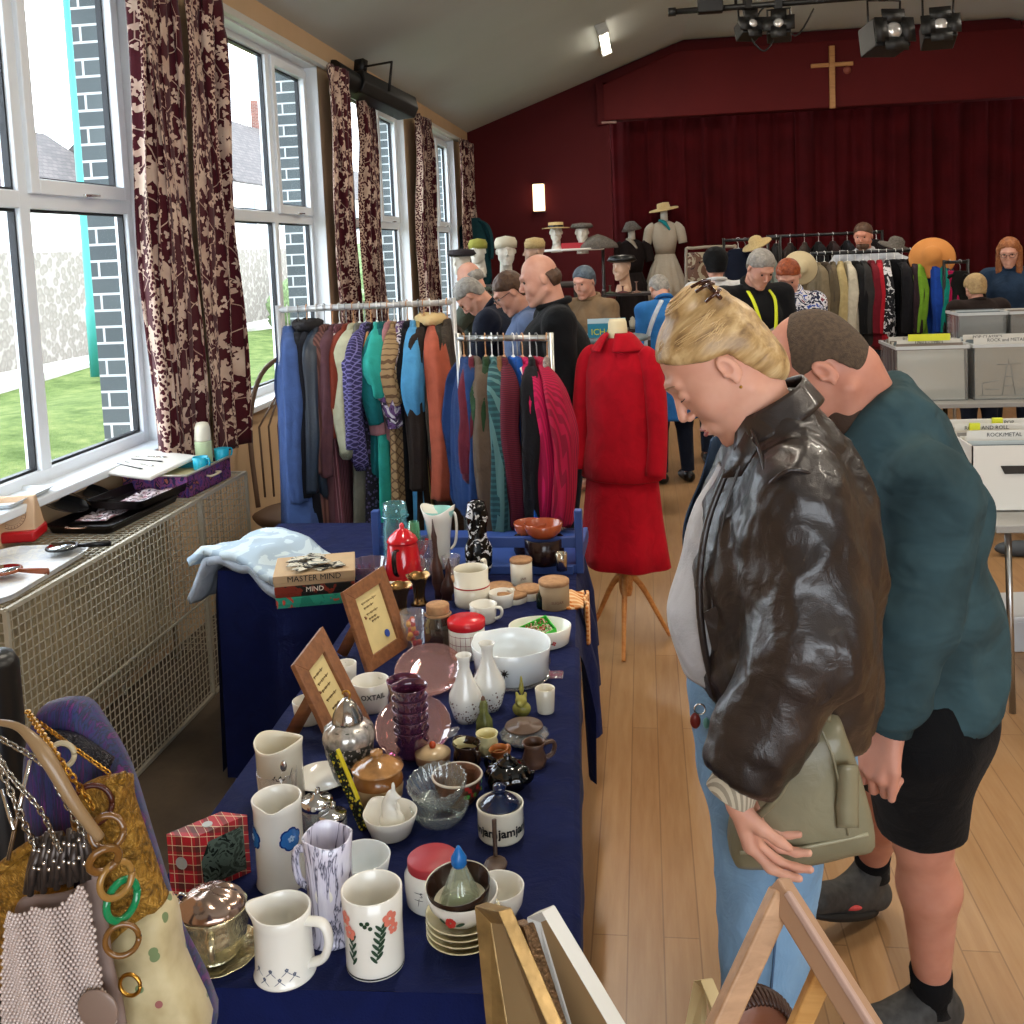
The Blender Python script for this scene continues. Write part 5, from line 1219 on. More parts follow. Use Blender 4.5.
for px, ty, w, yb, lb, dy in ((545, 523, 38, 568, 'front of the pair', 0), (530, 527, 34, 566, 'half hidden behind the other one', .06)):
 f = sf(px, ty, w, yb); L, r, h = f; L.y += dy
 one('terracotta_bowl', vessel([(r * .7, 0), (r * .95, .02), (r * 1.02, .045)], .004, 40), TERR, 'terracotta bowl with glazed inside, ' + lb, 'bowl', loc=tuple(L + V((0, 0, h - .045))))
 one('dark_cooking_pot', vessel([(r * .9, 0), (r * 1.05, .02), (r * 1.05, h - .05)], .004, 36), mat('dark_pot_glaze', '#241513', .2), 'dark brown pot under the terracotta bowl, ' + lb, 'pot', loc=tuple(L))
f = fit(575, 572, 14, 560, TB)
f = sf(562, 553, 12, 572); L, r, h = f
one('silver_mug', vessel(tr([(.9, 0), (1, 1)], r, h), .002, 24), SILVER, 'small silver beaker at the right end of the blue stand', 'beaker', loc=tuple(L))
for k, px in enumerate((428, 452)):
 f = sf(px, 556, 18, 578); L, r, h = f
 one('cut_glass_dish', flute(vessel(tr([(.6, 0), (.9, .5), (1.05, 1)], r, h), .003, 30), 8, .04), glass(), ['small cut glass dish under the blue rail at left', 'small cut glass dish under the blue rail below the white jug'][k], 'dish', loc=tuple(L))
# ---- games and towels on the side table
def gbox(cx, yb, z, L_, W2, H, rz, label, mt, txt=None, tcol=None, name='board_game_box', tsz=.03):
 p = atZ(cx, yb, TZ) if not isinstance(cx, V) else cx
 t = thing(name, label, 'box', (p.x, p.y, z), rotz=rz)
 obj('box', box(-L_ / 2, L_ / 2, 0, W2, 0, H * .45), mt, t, bevel=.002); obj('lid', box(-L_ / 2 - .002, L_ / 2 + .002, -.002, W2 + .002, H * .3, H), mt, t, bevel=.002)
 if txt:
  v, f = text_geo(txt, tsz, .0004); M = T(0, -.0028, H * .62) @ R(PI / 2, 'X'); obj('title', ([M @ V(p_) for p_ in v], f), tcol, t, smooth=False)
 return t
base = atZ(316, 606, TZ)
TW = mat('white_title', '#e8e2d4', .6)
gbox(base, 0, TZ + .001, .24, .2, .034, .28, 'green board game box at the bottom of the stack', pattern('green_game_box', 'blotch', ['#1d7a66', '#1d7a66', '#2a8f78', '#b04a3a'], 9, .4), None)
gbox(base, 0, TZ + .0355, .245, .2, .034, .28, 'black board game box in the middle of the stack', pattern('black_game_box', 'blotch', ['#14140f', '#191813', '#1b1b18', '#7a2d1e', '#14140f'], 12, .4), 'MIND', TW, tsz=.022)
gbox(base, 0, TZ + .07, .25, .2, .036, .28, 'tan board game box lettered MASTER MIND topmost of the stack', mat('tan_game_box', '#b89c78', .6, var=.1), 'MASTER MIND', P_BLACK, tsz=.026)
g = G(); rr_ = random.Random(8)
o = one('loose_cards', (lambda G_: ([G_.add(box(-.03, .03, -.02, .02, 0, .0015), 0, T(rr_.uniform(-.07, .07), rr_.uniform(.03, .16), .001 + k * .0016) @ R(rr_.uniform(0, 3))) for k in range(12)], G_)[1])(G()), pattern('printed_cards', 'blotch', ['#d8d2bf', '#2c2b28', '#c9c3b0', '#8a8f86'], 25, .6), 'loose printed cards spread on the topmost game box', 'cards', smooth=False, loc=(base.x, base.y, TZ + .107), rot=(0, 0, .28)); o['kind'] = 'stuff'
# folded towels draped over the side table corner
TOW = pattern('pale_blue_towel', 'blotch', ['#b9c9d4', '#c6d6de', '#a9bccb', '#c9d8dc'], 5, .95)
c0 = V((-1.36, 3.5, TZ + .0))
for k, (dz, lb, sc, mt) in enumerate(((.0, 'pale grey towel with hanging fringe at the bottom of the pile', 1.0, cloth('#a9b2bd', 'grey_towel')), (.028, 'folded pale blue towel on top of the pile by the cage', .95, TOW))):
 def fn(u, v):
  x = (-.24 + .46 * u) * sc; y = (-.15 + .30 * v)
  drop = -max(0, -.14 - x) * (.5 if k else 1.5) - max(0, x - .08) * .42
  return (x + .01 * math.sin(v * 14), y, .01 + dz + drop + .016 * noise.noise(V((x * 11, y * 11, k * 5))) + .02 * math.exp(-((u - .4) / .3) ** 2))
 one('folded_towel', grid(fn, 40, 24), mt, lb, 'towel', loc=(c0.x - .03, c0.y - .05, c0.z + .028), rot=(0, 0, -.45), solid=.03)
# ------------------------------------------------------------ wire cage over the radiator
CG = mat('beige_wire', '#b3ab98', .5, .3)
X0, X1, Y0, Y1, ZC = -2.28, -1.88, 2.69, 4.52, .86
def wiregrid(o, du, nu, L1, dv, nv, L2, r=.0016):
 g = G()
 for i in range(nu + 1): p = V(o) + V(du) * i; g.add(obox(p, p + V(L1), r * 2, r * 2))
 for i in range(nv + 1): p = V(o) + V(dv) * i; g.add(obox(p, p + V(L2), r * 2, r * 2))
 return g
t = thing('wire_cage_guard', 'beige wire mesh radiator cage under the nearest window', 'cage', (0, 0, 0))
s_ = .0305
ny, nz, nx = int((Y1 - Y0) / s_), int(ZC / s_), int((X1 - X0) / s_)
obj('front_mesh', wiregrid((X1, Y0, 0), (0, s_, 0), ny, (0, 0, ZC), (0, 0, s_), nz, (0, Y1 - Y0, 0)), CG, t, smooth=False)
obj('top_mesh', wiregrid((X0, Y0, ZC), (0, s_, 0), ny, (X1 - X0, 0, 0), (s_, 0, 0), nx, (0, Y1 - Y0, 0)), CG, t, smooth=False)
obj('end_mesh', wiregrid((X0, Y0, 0), (s_, 0, 0), nx, (0, 0, ZC), (0, 0, s_), nz, (X1 - X0, 0, 0)), CG, t, smooth=False)
obj('end_mesh', wiregrid((X0, Y1, 0), (s_, 0, 0), nx, (0, 0, ZC), (0, 0, s_), nz, (X1 - X0, 0, 0)), CG, t, smooth=False)
g = G()
for y in (Y0, 4.02, Y1): g.add(obox((X1 + .004, y, 0), (X1 + .004, y, ZC), .014, .014)); g.add(obox((X0, y, ZC), (X1, y, ZC), .012, .012)); g.add(obox((X0, y, 0), (X0, y, ZC), .012, .012))
for z in (.01, ZC): g.add(obox((X1 + .004, Y0, z), (X1 + .004, Y1, z), .014, .014))
g.add(obox((X1 + .004, Y0, ZC * .5), (X1 + .004, Y1, ZC * .5), .008, .008))
obj('frame', g, CG, t, smooth=False)
rd = thing('radiator', 'old cream panel radiator behind the wire mesh', 'radiator', (XL + .02, 2.9, .12)); RADM = mat('cream_radiator', '#a89878', .5)
obj('panel', (lambda G_: (G_.add(box(.04, .07, 0, 1.45, 0, .58)), [G_.add(box(.068, .078, .02 + k * .05, .045 + k * .05, .02, .56)) for k in range(28)], G_)[-1])(G()), RADM, rd, smooth=False); obj('bracket', box(0, .045, .2, .24, .1, .5), RADM, rd); obj('bracket', box(0, .045, 1.2, 1.24, .1, .5), RADM, rd); obj('pipe', tube([(.05, 1.44, .06), (.05, 1.52, .06), (.05, 1.52, -.12)], .012), RADM, rd)
ZT = ZC + .004
# things on the cage
p = atZ(12, 543, ZT + .01); t = thing('kitchen_scale', 'red kitchen scale with a beige dial at the far left', 'scale', (p.x - .0, p.y, ZT + .012), rotz=.25)
RS = mat('red_scale_plastic', '#b3161d', .35)
obj('base', box(-.085, .085, -.02, .13, 0, .04), RS, t, bevel=.008)
g = ([(-.08, 0, .03), (.08, 0, .03), (.072, .055, .155), (-.072, .055, .155), (-.08, .12, .03), (.08, .12, .03), (.072, .075, .155), (-.072, .075, .155)], [(0, 1, 2, 3), (1, 5, 6, 2), (5, 4, 7, 6), (4, 0, 3, 7), (3, 2, 6, 7)])
obj('dial_housing', g, mat('beige_dial', '#c3a383', .5), t, bevel=.004, smooth=False)
M = T(0, .024, .09) @ R(math.atan2(.125, .055), 'X'); gd = G()
gd.add(lathe([(.046, 0), (.048, .001)], 40), 0, M); gd.add(lathe([(.033, 0), (.034, .001)], 40), 0, M)
for k in range(24): gd.add(box(.038, .045, -.0006, .0006, 0, .001), 0, M @ R(k * PI / 12))
gd.add(([(-.004, -.006, .002), (.004, -.006, .002), (0, .03, .002)], [(0, 1, 2)]), 0, M); gd.add(solidprof([(.009, 0), (.009, .002)], 16), 0, M)
obj('dial_marks', gd, mat('brown_dial_ink', '#5a2f22', .6), t, smooth=False)
def tray(name, label, cat, cx, cy, z, L_, W_, H, rz, m, rim=.006, cr=.04, rot=None, lip=.004):
 t_ = thing(name, label, cat, (cx, cy, z), rotz=rz, rot=rot)
 def rr(l, w, c, n=6):
  o = []
  for sx, sy, a0 in ((1, 1, 0), (-1, 1, PI / 2), (-1, -1, PI), (1, -1, 1.5 * PI)):
   for k in range(n + 1): a = a0 + PI / 2 * k / n; o.append((sx * (l / 2 - c) + c * math.cos(a), sy * (w / 2 - c) + c * math.sin(a)))
  return o
 rings = []
 for dl, zz in ((-.02, 0), (0, H), (lip * 2, H + .001), (lip * 2, H - .002), (-.0, H - .004), (-.023, .003)):
  rings.append([(x, y, zz) for x, y in rr(L_ + dl, W_ + dl, cr)])
 obj('body', loft(rings), m, t_, auto=40); return t_
WT = pattern('white_tray_faint_print', 'blotch', ['#d8d8d4', '#d8d8d4', '#cdd0d4', '#dcdcd8', '#d4d6d6'], 14, .35)
p = atZ(88, 566, ZT); tray('serving_tray', 'large white oblong serving tray with a faint flower print', 'tray', -2.07, 2.98, ZT, .32, .56, .022, .05, WT, cr=.07)
def hand_mirror(p, label, rz, m, rx=.052, hl=.11, glassy=True):
 t = thing('hand_mirror', label, 'mirror', p, rotz=rz)
 obj('back', solidprof([(rx, 0), (rx * 1.05, .004), (rx, .009), (rx * .93, .009)], 36), m, t); obj('glass', solidprof([(rx * .9, .0088), (rx * .9, .0098)], 36), mat('mirror_glass', '#c9cdd0', .05, 1), t)
 obj('handle', tube([(rx * .98, 0, .005), (rx + hl * .4, 0, .005), (rx + hl, 0, .005)], [.006, .009, .011], 10, flat=.45, up=V((0, 1, 0))), m, t); return t
p = atZ(62, 548, ZT + .025); hand_mirror((p.x, p.y, ZT + .024), 'black hand mirror lying across the far edge of the white tray', .25, BLACK)
p = atZ(22, 571, ZT + .025); t = hand_mirror((p.x - .06, p.y, ZT + .024), 'brown handled hand mirror on the near end of the white tray', -.1, mat('brown_plastic', '#8a4a2c', .35))
def plate(p, r, label, rot=(0, 0, 0)):
 return one('black_plate', vessel([(r * .55, 0), (r * .7, .004), (r * .98, .014), (r, .015)], .003, 48), BLACKGL, label, 'plate', loc=p, rot=rot)
p = atZ(60, 503, .94); plate((p.x + .02, p.y, .925), .088, 'glossy black plate nearer the scale', (.0, .35, 0))
p = atZ(84, 489, .95); plate((p.x + .02, p.y, .925), .085, 'glossy black plate farther along the cage by the window', (.0, .35, 0))
TIN = mat('black_baking_tin', '#15100f', .3, .4)
p = atZ(113, 518, ZT); t = tray('baking_tin', 'lower black baking tin with curved handles on the cage', 'tin', p.x, p.y + .03, ZT, .27, .52, .032, -.06, TIN, cr=.025)
obj('handle', tube(smooth_path([(-.03, -.262, .03), (-.03, -.285, .03), (.04, -.285, .03), (.04, -.262, .03)], 4), .003, 6), mat('copper_wire', '#8a6a55', .3, .9), t)
p = atZ(140, 500, ZT + .03); t = tray('baking_tin', 'upper black baking tin overlapping the lower one', 'tin', p.x, p.y + .03, ZT + .034, .25, .40, .034, -.12, TIN, cr=.025)
PK = pattern('glossy_pink_pack', 'blotch', ['#5a2f3d', '#8d6a70', '#c9bcc0', '#2f2326', '#b59aa0'], 18, .08)
for (px, py, dz, lb) in ((148, 497, .04, 'cellophane pack with pink card lying in the upper tin'), (104, 516, .006, 'cellophane pack with pink card lying in the lower tin')):
 p = atZ(px, py, ZT + dz); one('cellophane_pack', jitter(grid(lambda u, v: ((u - .5) * .13, (v - .5) * .2, .008 + .006 * math.sin(u * 9) * math.sin(v * 7)), 12, 14), .003, 30), PK, lb, 'packet', loc=(p.x, p.y, ZT + dz + .002), solid=.004)
# picnic case with lid, cups, flask
p = atZ(183, 470, ZT); CASE = pattern('purple_printed_case', 'blotch', ['#2b2452', '#4a3a7a', '#7a3f6a', '#1e1c40', '#a0624a'], 26, .4)
t = thing('picnic_case', 'purple printed picnic case standing open at the far end of the cage', 'case', (-2.06, 4.22, ZT), rotz=-.05)
g = G()
for q in (box(-.15, .15, -.2, .2, 0, .008), box(-.15, .15, -.2, -.192, 0, .095), box(-.15, .15, .192, .2, 0, .095), box(-.15, -.142, -.2, .2, 0, .095), box(.142, .15, -.2, .2, 0, .095)): g.add(q)
obj('body', g, CASE, t, smooth=False, bevel=.003)
g = G()
for q in (box(-.154, .154, -.204, -.19, .092, .1), box(-.154, .154, .19, .204, .092, .1), box(-.154, -.14, -.204, .204, .092, .1), box(.14, .154, -.204, .204, .092, .1)): g.add(q)
obj('metal_rim', g, mat('pale_metal_rim', '#b5ae9e', .35, .6), t, bevel=.002); obj('lining', box(-.14, .14, -.19, .19, .06, .075), mat('cream_lining', '#d4c99a', .7), t, smooth=False); obj('divider', box(-.14, .14, .05, .06, .06, .1), mat('teal_panel', '#1f7d8c', .5), t)
obj('handle', tube(smooth_path([(.155, -.04, .06), (.18, -.04, .06), (.18, .04, .06), (.155, .04, .06)], 4), .005, 8), mat('cream_handle', '#c9bfa4', .4), t)
ld = thing('picnic_case_lid', 'white lined lid with strapped cutlery leaning on the picnic case', 'lid', (-2.16, 4.12, ZT + .115), rot=(.05, .10, -.12))  # lid of the picnic case, cutlery strapped to its lining
obj('lid', box(-.13, .14, -.17, .19, 0, .018), mat('white_lid_lining', '#d5d1c8', .5), ld, bevel=.008)
for k, y in enumerate((-.08, -.03, .03, .09)): obj('fork', (lambda G_: (G_.add(box(-.08, .04, y - .002, y + .002, .019, .022)), G_.add(ball((.05, y, .021), (.016, .007, .002), 10, 6)), G_)[-1])(G()), CHROME if k % 2 else mat('dark_cutlery', '#2a2a2c', .3, .7), ld, rot=(0, 0, .15 * k - .2))
CUP = mat('turquoise_plastic', '#22a5c0', .3)
def cup(p, label, rz, r=.034, h=.055):
 t = thing('plastic_cup', label, 'cup', p, rotz=rz); obj('body', vessel([(r * .85, 0), (r * .9, .003), (r, h)], .002, 28), CUP, t); obj('handle', handle(r, .01, h * .9, .018, 0, .0035), CUP, t)
p = atZ(201, 469, ZT + .08); cup((p.x, p.y, ZT + .079), 'bright turquoise picnic cup standing upright in the case', -.3)
p = atZ(214, 461, ZT + .08); cup((p.x + .03, p.y + .02, ZT + .079), 'second turquoise cup behind the upright one', .9)
f = fit(216, 458, 20, 420, ZT + .076); L, r, h = f
t = thing('vacuum_flask', 'cream and pale green vacuum flask standing in the picnic case', 'flask', (-2.0, 4.36, ZT + .076))
obj('body', solidprof([(.034, 0), (.038, .005), (.038, .1), (.036, .105)], 30), mat('pale_green_flask', '#b5c49a', .35), t); obj('cup_lid', solidprof([(.036, .105), (.037, .11), (.034, .165), (.026, .185), (.012, .19)], 30), mat('cream_cup_lid', '#d9d2bd', .35), t)
# white tray on the sill at the frame edge
tray('white_board', 'plain white board lying on the window sill at the left frame edge', 'board', -2.33, 3.44, WZ0 + .008, .16, .30, .016, .05, mat('white_board_paint', '#cdd3d6', .4), cr=.02)
# ------------------------------------------------------------ hanging clothes
HM = mat('hanger_wire', '#8a8a88', .3, .9); HW = wood('#a8744a', '#c08f60', 'wooden_hanger', 8); HP = mat('white_plastic_hanger', '#d8d8d4', .4)
def garment(name, label, cat, hook, rz, L_, w=.40, t=.036, m=None, sl=.5, neck=.07, hem=1.15, fold=4, seed=0, hanger=HM, ms=None, slack=.25, grp=None, hemcut=.0, collar=None, slw=1.0):
 """hanging garment: shoulders along local Y, front edge (-Y) nearest the camera"""
 r = random.Random(seed); th = thing(name, label, cat, hook, rotz=rz, group=grp)
 ph = r.uniform(0, 6); seg = 30
 rings = []
 prof = [(0.0, neck), (.015, neck * 1.25), (.045, w * .27), (.09, w * .42), (.15, w * .47), (.3, w * (.5 + .5 * (hem - 1) * .3)), (.55, w * .5 * (1 + (hem - 1) * .55)), (.8, w * .5 * (1 + (hem - 1) * .8)), (1.0, w * .5 * hem)]
 dz = .07
 for i, (q, hw) in enumerate(prof):
  z = -dz - (q * .14 / .085 if q < .085 else .14 + (q - .085) / .915 * (L_ - .14)) if L_ > .3 else -dz - q * L_
  ring = []
  tt = t * (.5 if i < 2 else .75 if i < 4 else 1) * (1 + .5 * q)
  for k in range(seg):
   a = 2 * PI * k / seg; x = tt * math.cos(a); y = hw * math.sin(a)
   f = (.25 + .6 * q) * q ** .5; x += tt * f * math.sin(fold * y / w * 2 * PI + ph + q * 1.2) ; y += .012 * q * math.sin(5 * a + ph)
   x += .02 * slack * math.sin(q * 5 + ph)
   ring.append((x, y, z + (.012 * math.sin(a * 2 + ph) if i == len(prof) - 1 else 0)))
  rings.append(ring)
 o = obj('body', loft(rings), m, th, sub=1)
 if sl > 0:
  for s in (-1, 1):
   pts = [V((0, s * w * .12, -dz - .035)), V((.004 * s, s * w * .30, -dz - .07)), V((.008 * s, s * w * .46, -dz - .13))]; rs = [.018, .034, .046]
   for q in (.3, .55, .8, 1.0):
    pts.append(V((.012 * math.sin(q * 4 + ph + s) + (.008 * s), s * (w * .5 + .035 * math.sin(q * 2.4)), -dz - .13 - sl * q))); rs.append((.048 - .016 * q) * slw ** .7)
   sv, sf_ = tube(smooth_path(pts, 5), rs, 18, flat=.8)
   o_ = []
   for i_, (x, y, z) in enumerate([tuple(q) for q in sv]):
    kk_ = 1 + .17 * math.sin((i_ % 18) * 2 * PI / 18 * 5 + ph + z * 3) + .05 * math.sin(z * 21 + ph); cx_ = sum(q[0] for q in sv[i_ // 18 * 18:i_ // 18 * 18 + 18]) / 18; cy_ = sum(q[1] for q in sv[i_ // 18 * 18:i_ // 18 * 18 + 18]) / 18
    o_.append((cx_ + (x - cx_) * kk_, cy_ + (y - cy_) * kk_, z))
   sv = o_
   obj('sleeve', (sv, sf_), ms or m, th)
 if collar is not None:
  obj('collar', lathe([(neck * .75, -dz - .012), (neck * .95, -dz + .018), (neck * .8, -dz + .03), (neck * 1.15, -dz - .02)], 20, sx=.6), collar, th)
 g = G(); g.add(tube([(0, 0, 0)] + arc((0, .0, .0), .018, PI, -PI * .1, 8, 'YZ')[1:], .0022, 6)) if 0 else g.add(tube(smooth_path([(0, -.018, -.008), (0, -.016, .012), (0, 0, .02), (0, .016, .01), (0, .008, -.015), (0, 0, -.03), (0, 0, -dz)], 3), .0024, 6))
 g.add(tube([(0, -w * .42, -dz - .10), (0, -w * .2, -dz - .035), (0, 0, -dz), (0, w * .2, -dz - .035), (0, w * .42, -dz - .10)], .006 if hanger is not HM else .0026, 6))
 obj('hanger', g, hanger, th)
 return th
def rail(name, label, a, b, z, r=.014, m=None, legs=True, feet=.25, castor=True):
 m = m or mat('white_metal_rail', '#b9b9b9', .35, .4); th = thing(name, label, 'clothes rail', (0, 0, 0)); a = V((a[0], a[1], z)); b = V((b[0], b[1], z))
 obj('hanging_bar', tube([a, b], r, 12), m, th); d = (b - a).normalized(); n = V((-d.y, d.x, 0))
 for p in (a, b):
  obj('upright', tube([p + V((0, 0, .02)), V((p.x, p.y, .06))], r, 10), m, th); obj('foot', tube([V((p.x, p.y, .07)) - n * feet, V((p.x, p.y, .07)) + n * feet], r * .9, 8), m, th)
  for s in (-1, 1): obj('castor', ball((p.x + n.x * feet * s, p.y + n.y * feet * s, .03), (.02, .02, .03), 12, 8), BLACK, th)
 return th
A_, B_ = (-1.63, 4.42), (-.86, 4.56)
rail('clothes_rail', 'white painted clothes rail by the second window', A_, B_, 1.62)
def on_rail(A, B, z, k): return (A[0] + (B[0] - A[0]) * k, A[1] + (B[1] - A[1]) * k, z + .0)
K = cloth
racks1 = [
 # k, name, label, cat, L, w, mat, sleeve, opts
 (.05, 'blue_mac', 'mid blue raincoat, first garment at the left end of the white rail', 'coat', 1.12, .46, K('#3f5585', 'blue_mac_cotton'), .62, dict(rot=.42, hem=1.3, t=.055, slw=1.25)),
 (.11, 'black_coat', 'long black coat right of the blue raincoat', 'coat', 1.15, .44, K('#0e0f16', 'black_wool'), .6, dict(hem=1.25, t=.045, rot=.3)),
 (.16, 'fur_collar_coat', 'navy black coat with a dark fur collar', 'coat', 1.1, .44, K('#11131c', 'navy_black_wool'), .6, dict(hem=1.2, t=.045, rot=.2, fur='#1d1a1b')),
 (.215, 'denim_leather_jacket', 'slate blue leather jacket beside the fur collared coat', 'jacket', .80, .44, mat('slate_leather', '#26303d', .4, bump=.4, bs=60), .58, dict(hem=1.05, t=.045, rot=.12)),
 (.26, 'brown_striped_dress', 'brown dress with fine vertical stripes', 'dress', 1.12, .40, pattern('brown_stripe', 'vstripes', ['#4a2e2a', '#6b4a44'], 22), .5, dict(hem=1.2)),
 (.305, 'plum_cardigan', 'dusty plum cardigan with a long sleeve in front', 'cardigan', 1.05, .40, K('#5a3b42', 'plum_knit'), .52, dict(hem=1.1, rot=.1)),
 (.345, 'maroon_striped_dress', 'long maroon and grey striped dress', 'dress', 1.2, .38, pattern('maroon_stripe', 'vstripes', ['#5a2f38', '#7d5a60', '#4a262d'], 26), .0, dict(hem=1.35)),
 (.385, 'rust_blouse', 'small rust red blouse', 'blouse', .6, .38, K('#7a3526', 'rust_cotton'), .35, {}),
 (.425, 'cream_sheer_blouse', 'pale cream green blouse with loose cuffs', 'blouse', .62, .40, K('#b5b59a', 'cream_crepe'), .42, dict(slw=.9)),
 (.46, 'grey_skirt_dress', 'long plain grey green dress', 'dress', 1.18, .36, K('#6a6a60', 'grey_green_crepe'), .3, {}),
 (.49, 'purple_diamond_blouse', 'navy and purple diamond patterned top', 'top', .66, .44, pattern('purple_diamonds', 'diamond', ['#2e2950', '#6f689a'], 26), .4, dict(hem=1.2)),
 (.525, 'dotted_black_dress', 'long black dress with small purple dots', 'dress', 1.2, .38, pattern('black_purple_dots', 'floral', ['#17151f', '#4a4263', '#17151f'], 60), .0, {}),
 (.56, 'turquoise_dress', 'bright turquoise long dress with short sleeves', 'dress', 1.18, .42, K('#2f9f92', 'turquoise_crepe'), .18, dict(hem=1.1, rot=.15)),
 (.59, 'teal_blouse', 'dark teal blouse under the turquoise sleeve', 'blouse', .72, .40, K('#0f5f63', 'teal_satin'), .3, {}),
 (.625, 'pink_blouse', 'dusty pink blouse mostly hidden', 'blouse', .55, .36, K('#a8787c', 'dusty_pink'), .35, {}),
 (.66, 'tan_lattice_dress', 'long tan dress with a brown lattice print', 'dress', 1.2, .42, pattern('tan_lattice', 'diamond', ['#8f7553', '#5d452f'], 15), .22, dict(hem=1.25, rot=.12)),
 (.70, 'swirl_print_dress', 'black white and purple swirl print dress', 'dress', 1.15, .40, pattern('swirl_print', 'blotch', ['#1c1a22', '#b9b3ba', '#2a2534', '#5a3f6a', '#b9b3ba', '#1c1a22'], 16), .32, {}),
 (.735, 'black_dress', 'plain black dress behind the sky blue one', 'dress', 1.1, .36, K('#15151a', 'black_crepe'), .3, {}),
 (.765, 'sky_blue_dress', 'long sky blue dress with short frilled sleeve', 'dress', 1.2, .42, K('#4f93bf', 'sky_blue_crepe'), .26, dict(rot=.22, slw=1.35)),
 (.80, 'yellow_ochre_dress', 'straight yellow ochre tunic', 'tunic', .92, .38, K('#a8915a', 'ochre_cotton'), .0, dict(rot=.2)),
 (.83, 'dark_brown_coat', 'dark brown coat hanging low behind the ochre tunic', 'coat', 1.15, .42, K('#2a211c', 'dark_brown_wool'), .6, {}),
 (.865, 'salmon_jacket', 'salmon suede jacket with a long sleeve facing front', 'jacket', .80, .46, K('#a8553f', 'salmon_suede'), .64, dict(rot=.35, slw=1.5, t=.0455, fur='#c9ad7a')),
 (.92, 'olive_brown_coat', 'olive brown waxed coat near the right upright', 'coat', 1.0, .44, K('#2f2a22', 'olive_wax'), .55, dict(rot=.1)),
 (.965, 'dark_tweed_coat', 'dark tweed coat at the right end of the white rail', 'coat', 1.05, .42, pattern('dark_tweed', 'tweed', ['#2a2420', '#3a332c', '#4a4036'], 40), .55, {}),
]
def hang(lst, A, B, z, base_rot, sd):
 for i, (k, nm, lb, ct, L_, w, m, sl, op) in enumerate(lst):
  p = on_rail(A, B, z, k); op = dict(op); rt = op.pop('rot', 0); fur = op.pop('fur', None)
  g = garment(nm, lb, ct, p, base_rot + rt + random.Random(i + sd).uniform(-.04, .04), L_, w, m=m, sl=sl, seed=i + sd, hanger=[HM, HW, HP][(i * 7 + sd) % 3], **op)
  if fur:
   v, f = lathe([(.05, -.10), (.095, -.09), (.10, -.06), (.07, -.045), (.05, -.06)], 30, sx=.7)
   obj('collar', jitter((v, f), .012, 45), mat('fur_%s' % fur[1:], fur, .95, bump=1, bs=90), g)
hang(racks1, A_, B_, 1.62, 0.0, 11)
A2, B2 = (-.75, 4.05), (-.365, 3.93)
rail('clothes_rail', 'shorter chrome clothes rail left of the red mannequin', A2, B2, 1.50, .012, STEEL)
racks2 = [
 (.06, 'royal_blue_cardigan', 'deep blue cardigan at the left end of the short rail', 'cardigan', .68, .42, K('#1c3560', 'deep_blue_knit'), .55, dict(rot=.25, slw=1.1)),
 (.13, 'burgundy_blouse', 'small burgundy top between blue cardigan and brown suede', 'top', .5, .36, K('#5d1f2c', 'burgundy_jersey'), .3, {}),
 (.2, 'brown_suede_coat', 'long taupe brown suede coat', 'coat', .98, .44, K('#594a3d', 'taupe_suede'), .6, dict(rot=.15, slw=1.1)),
 (.3, 'bottle_green_dress', 'long bottle green dress', 'dress', .95, .38, K('#213a22', 'bottle_green_wool'), .45, {}),
 (.37, 'teal_check_jacket', 'teal green checked jacket', 'jacket', .66, .42, pattern('teal_check', 'check', ['#1f3d40', '#2b5254', '#4a6a68'], 14), .55, dict(rot=.12)),
 (.44, 'tan_jacket', 'narrow tan jacket between the checked and knitted ones', 'jacket', .5, .36, K('#7a5636', 'tan_wool'), .35, {}),
 (.5, 'maroon_ribbed_cardigan', 'long maroon ribbed knit cardigan', 'cardigan', .98, .40, pattern('maroon_rib', 'hstripes', ['#5a1526', '#3f0f1b'], 45), .5, dict(rot=.05)),
 (.6, 'cobalt_blouse', 'bright cobalt blue flared top', 'top', .68, .42, K('#1450a0', 'cobalt_crepe'), .0, dict(rot=.3, hem=1.5)),
 (.645, 'cobalt_skirt', 'cobalt blue skirt hanging below the flared top', 'skirt', .95, .30, K('#14468c', 'cobalt_skirt'), 0, dict(rot=.1)),
 (.7, 'magenta_blazer', 'hot magenta pleated jacket with a ribbed front', 'jacket', .68, .42, pattern('magenta_pleats', 'vstripes', ['#b01048', '#8f0c3a'], 40), .5, dict(rot=.28, slw=1.2)),
 (.78, 'black_cardigan', 'black cardigan with round buttons', 'cardigan', .95, .38, K('#141216', 'black_knit'), .5, {}),
 (.85, 'crimson_ribbed_jacket', 'crimson ribbed knit jacket at the right of the rail', 'jacket', .66, .42, pattern('crimson_rib', 'vstripes', ['#a00f35', '#7c0c28'], 50), .48, dict(rot=.35, slw=1.2)),
 (.96, 'speckled_long_coat', 'long grey brown speckled scarf coat at the end of the short rail', 'coat', 1.12, .30, pattern('speckled_wool', 'tweed', ['#4a403c', '#7a6e68', '#a89c94'], 60), 0, dict(rot=-.2, t=.03)),
]
hang(racks2, A2, B2, 1.50, .15, 40)
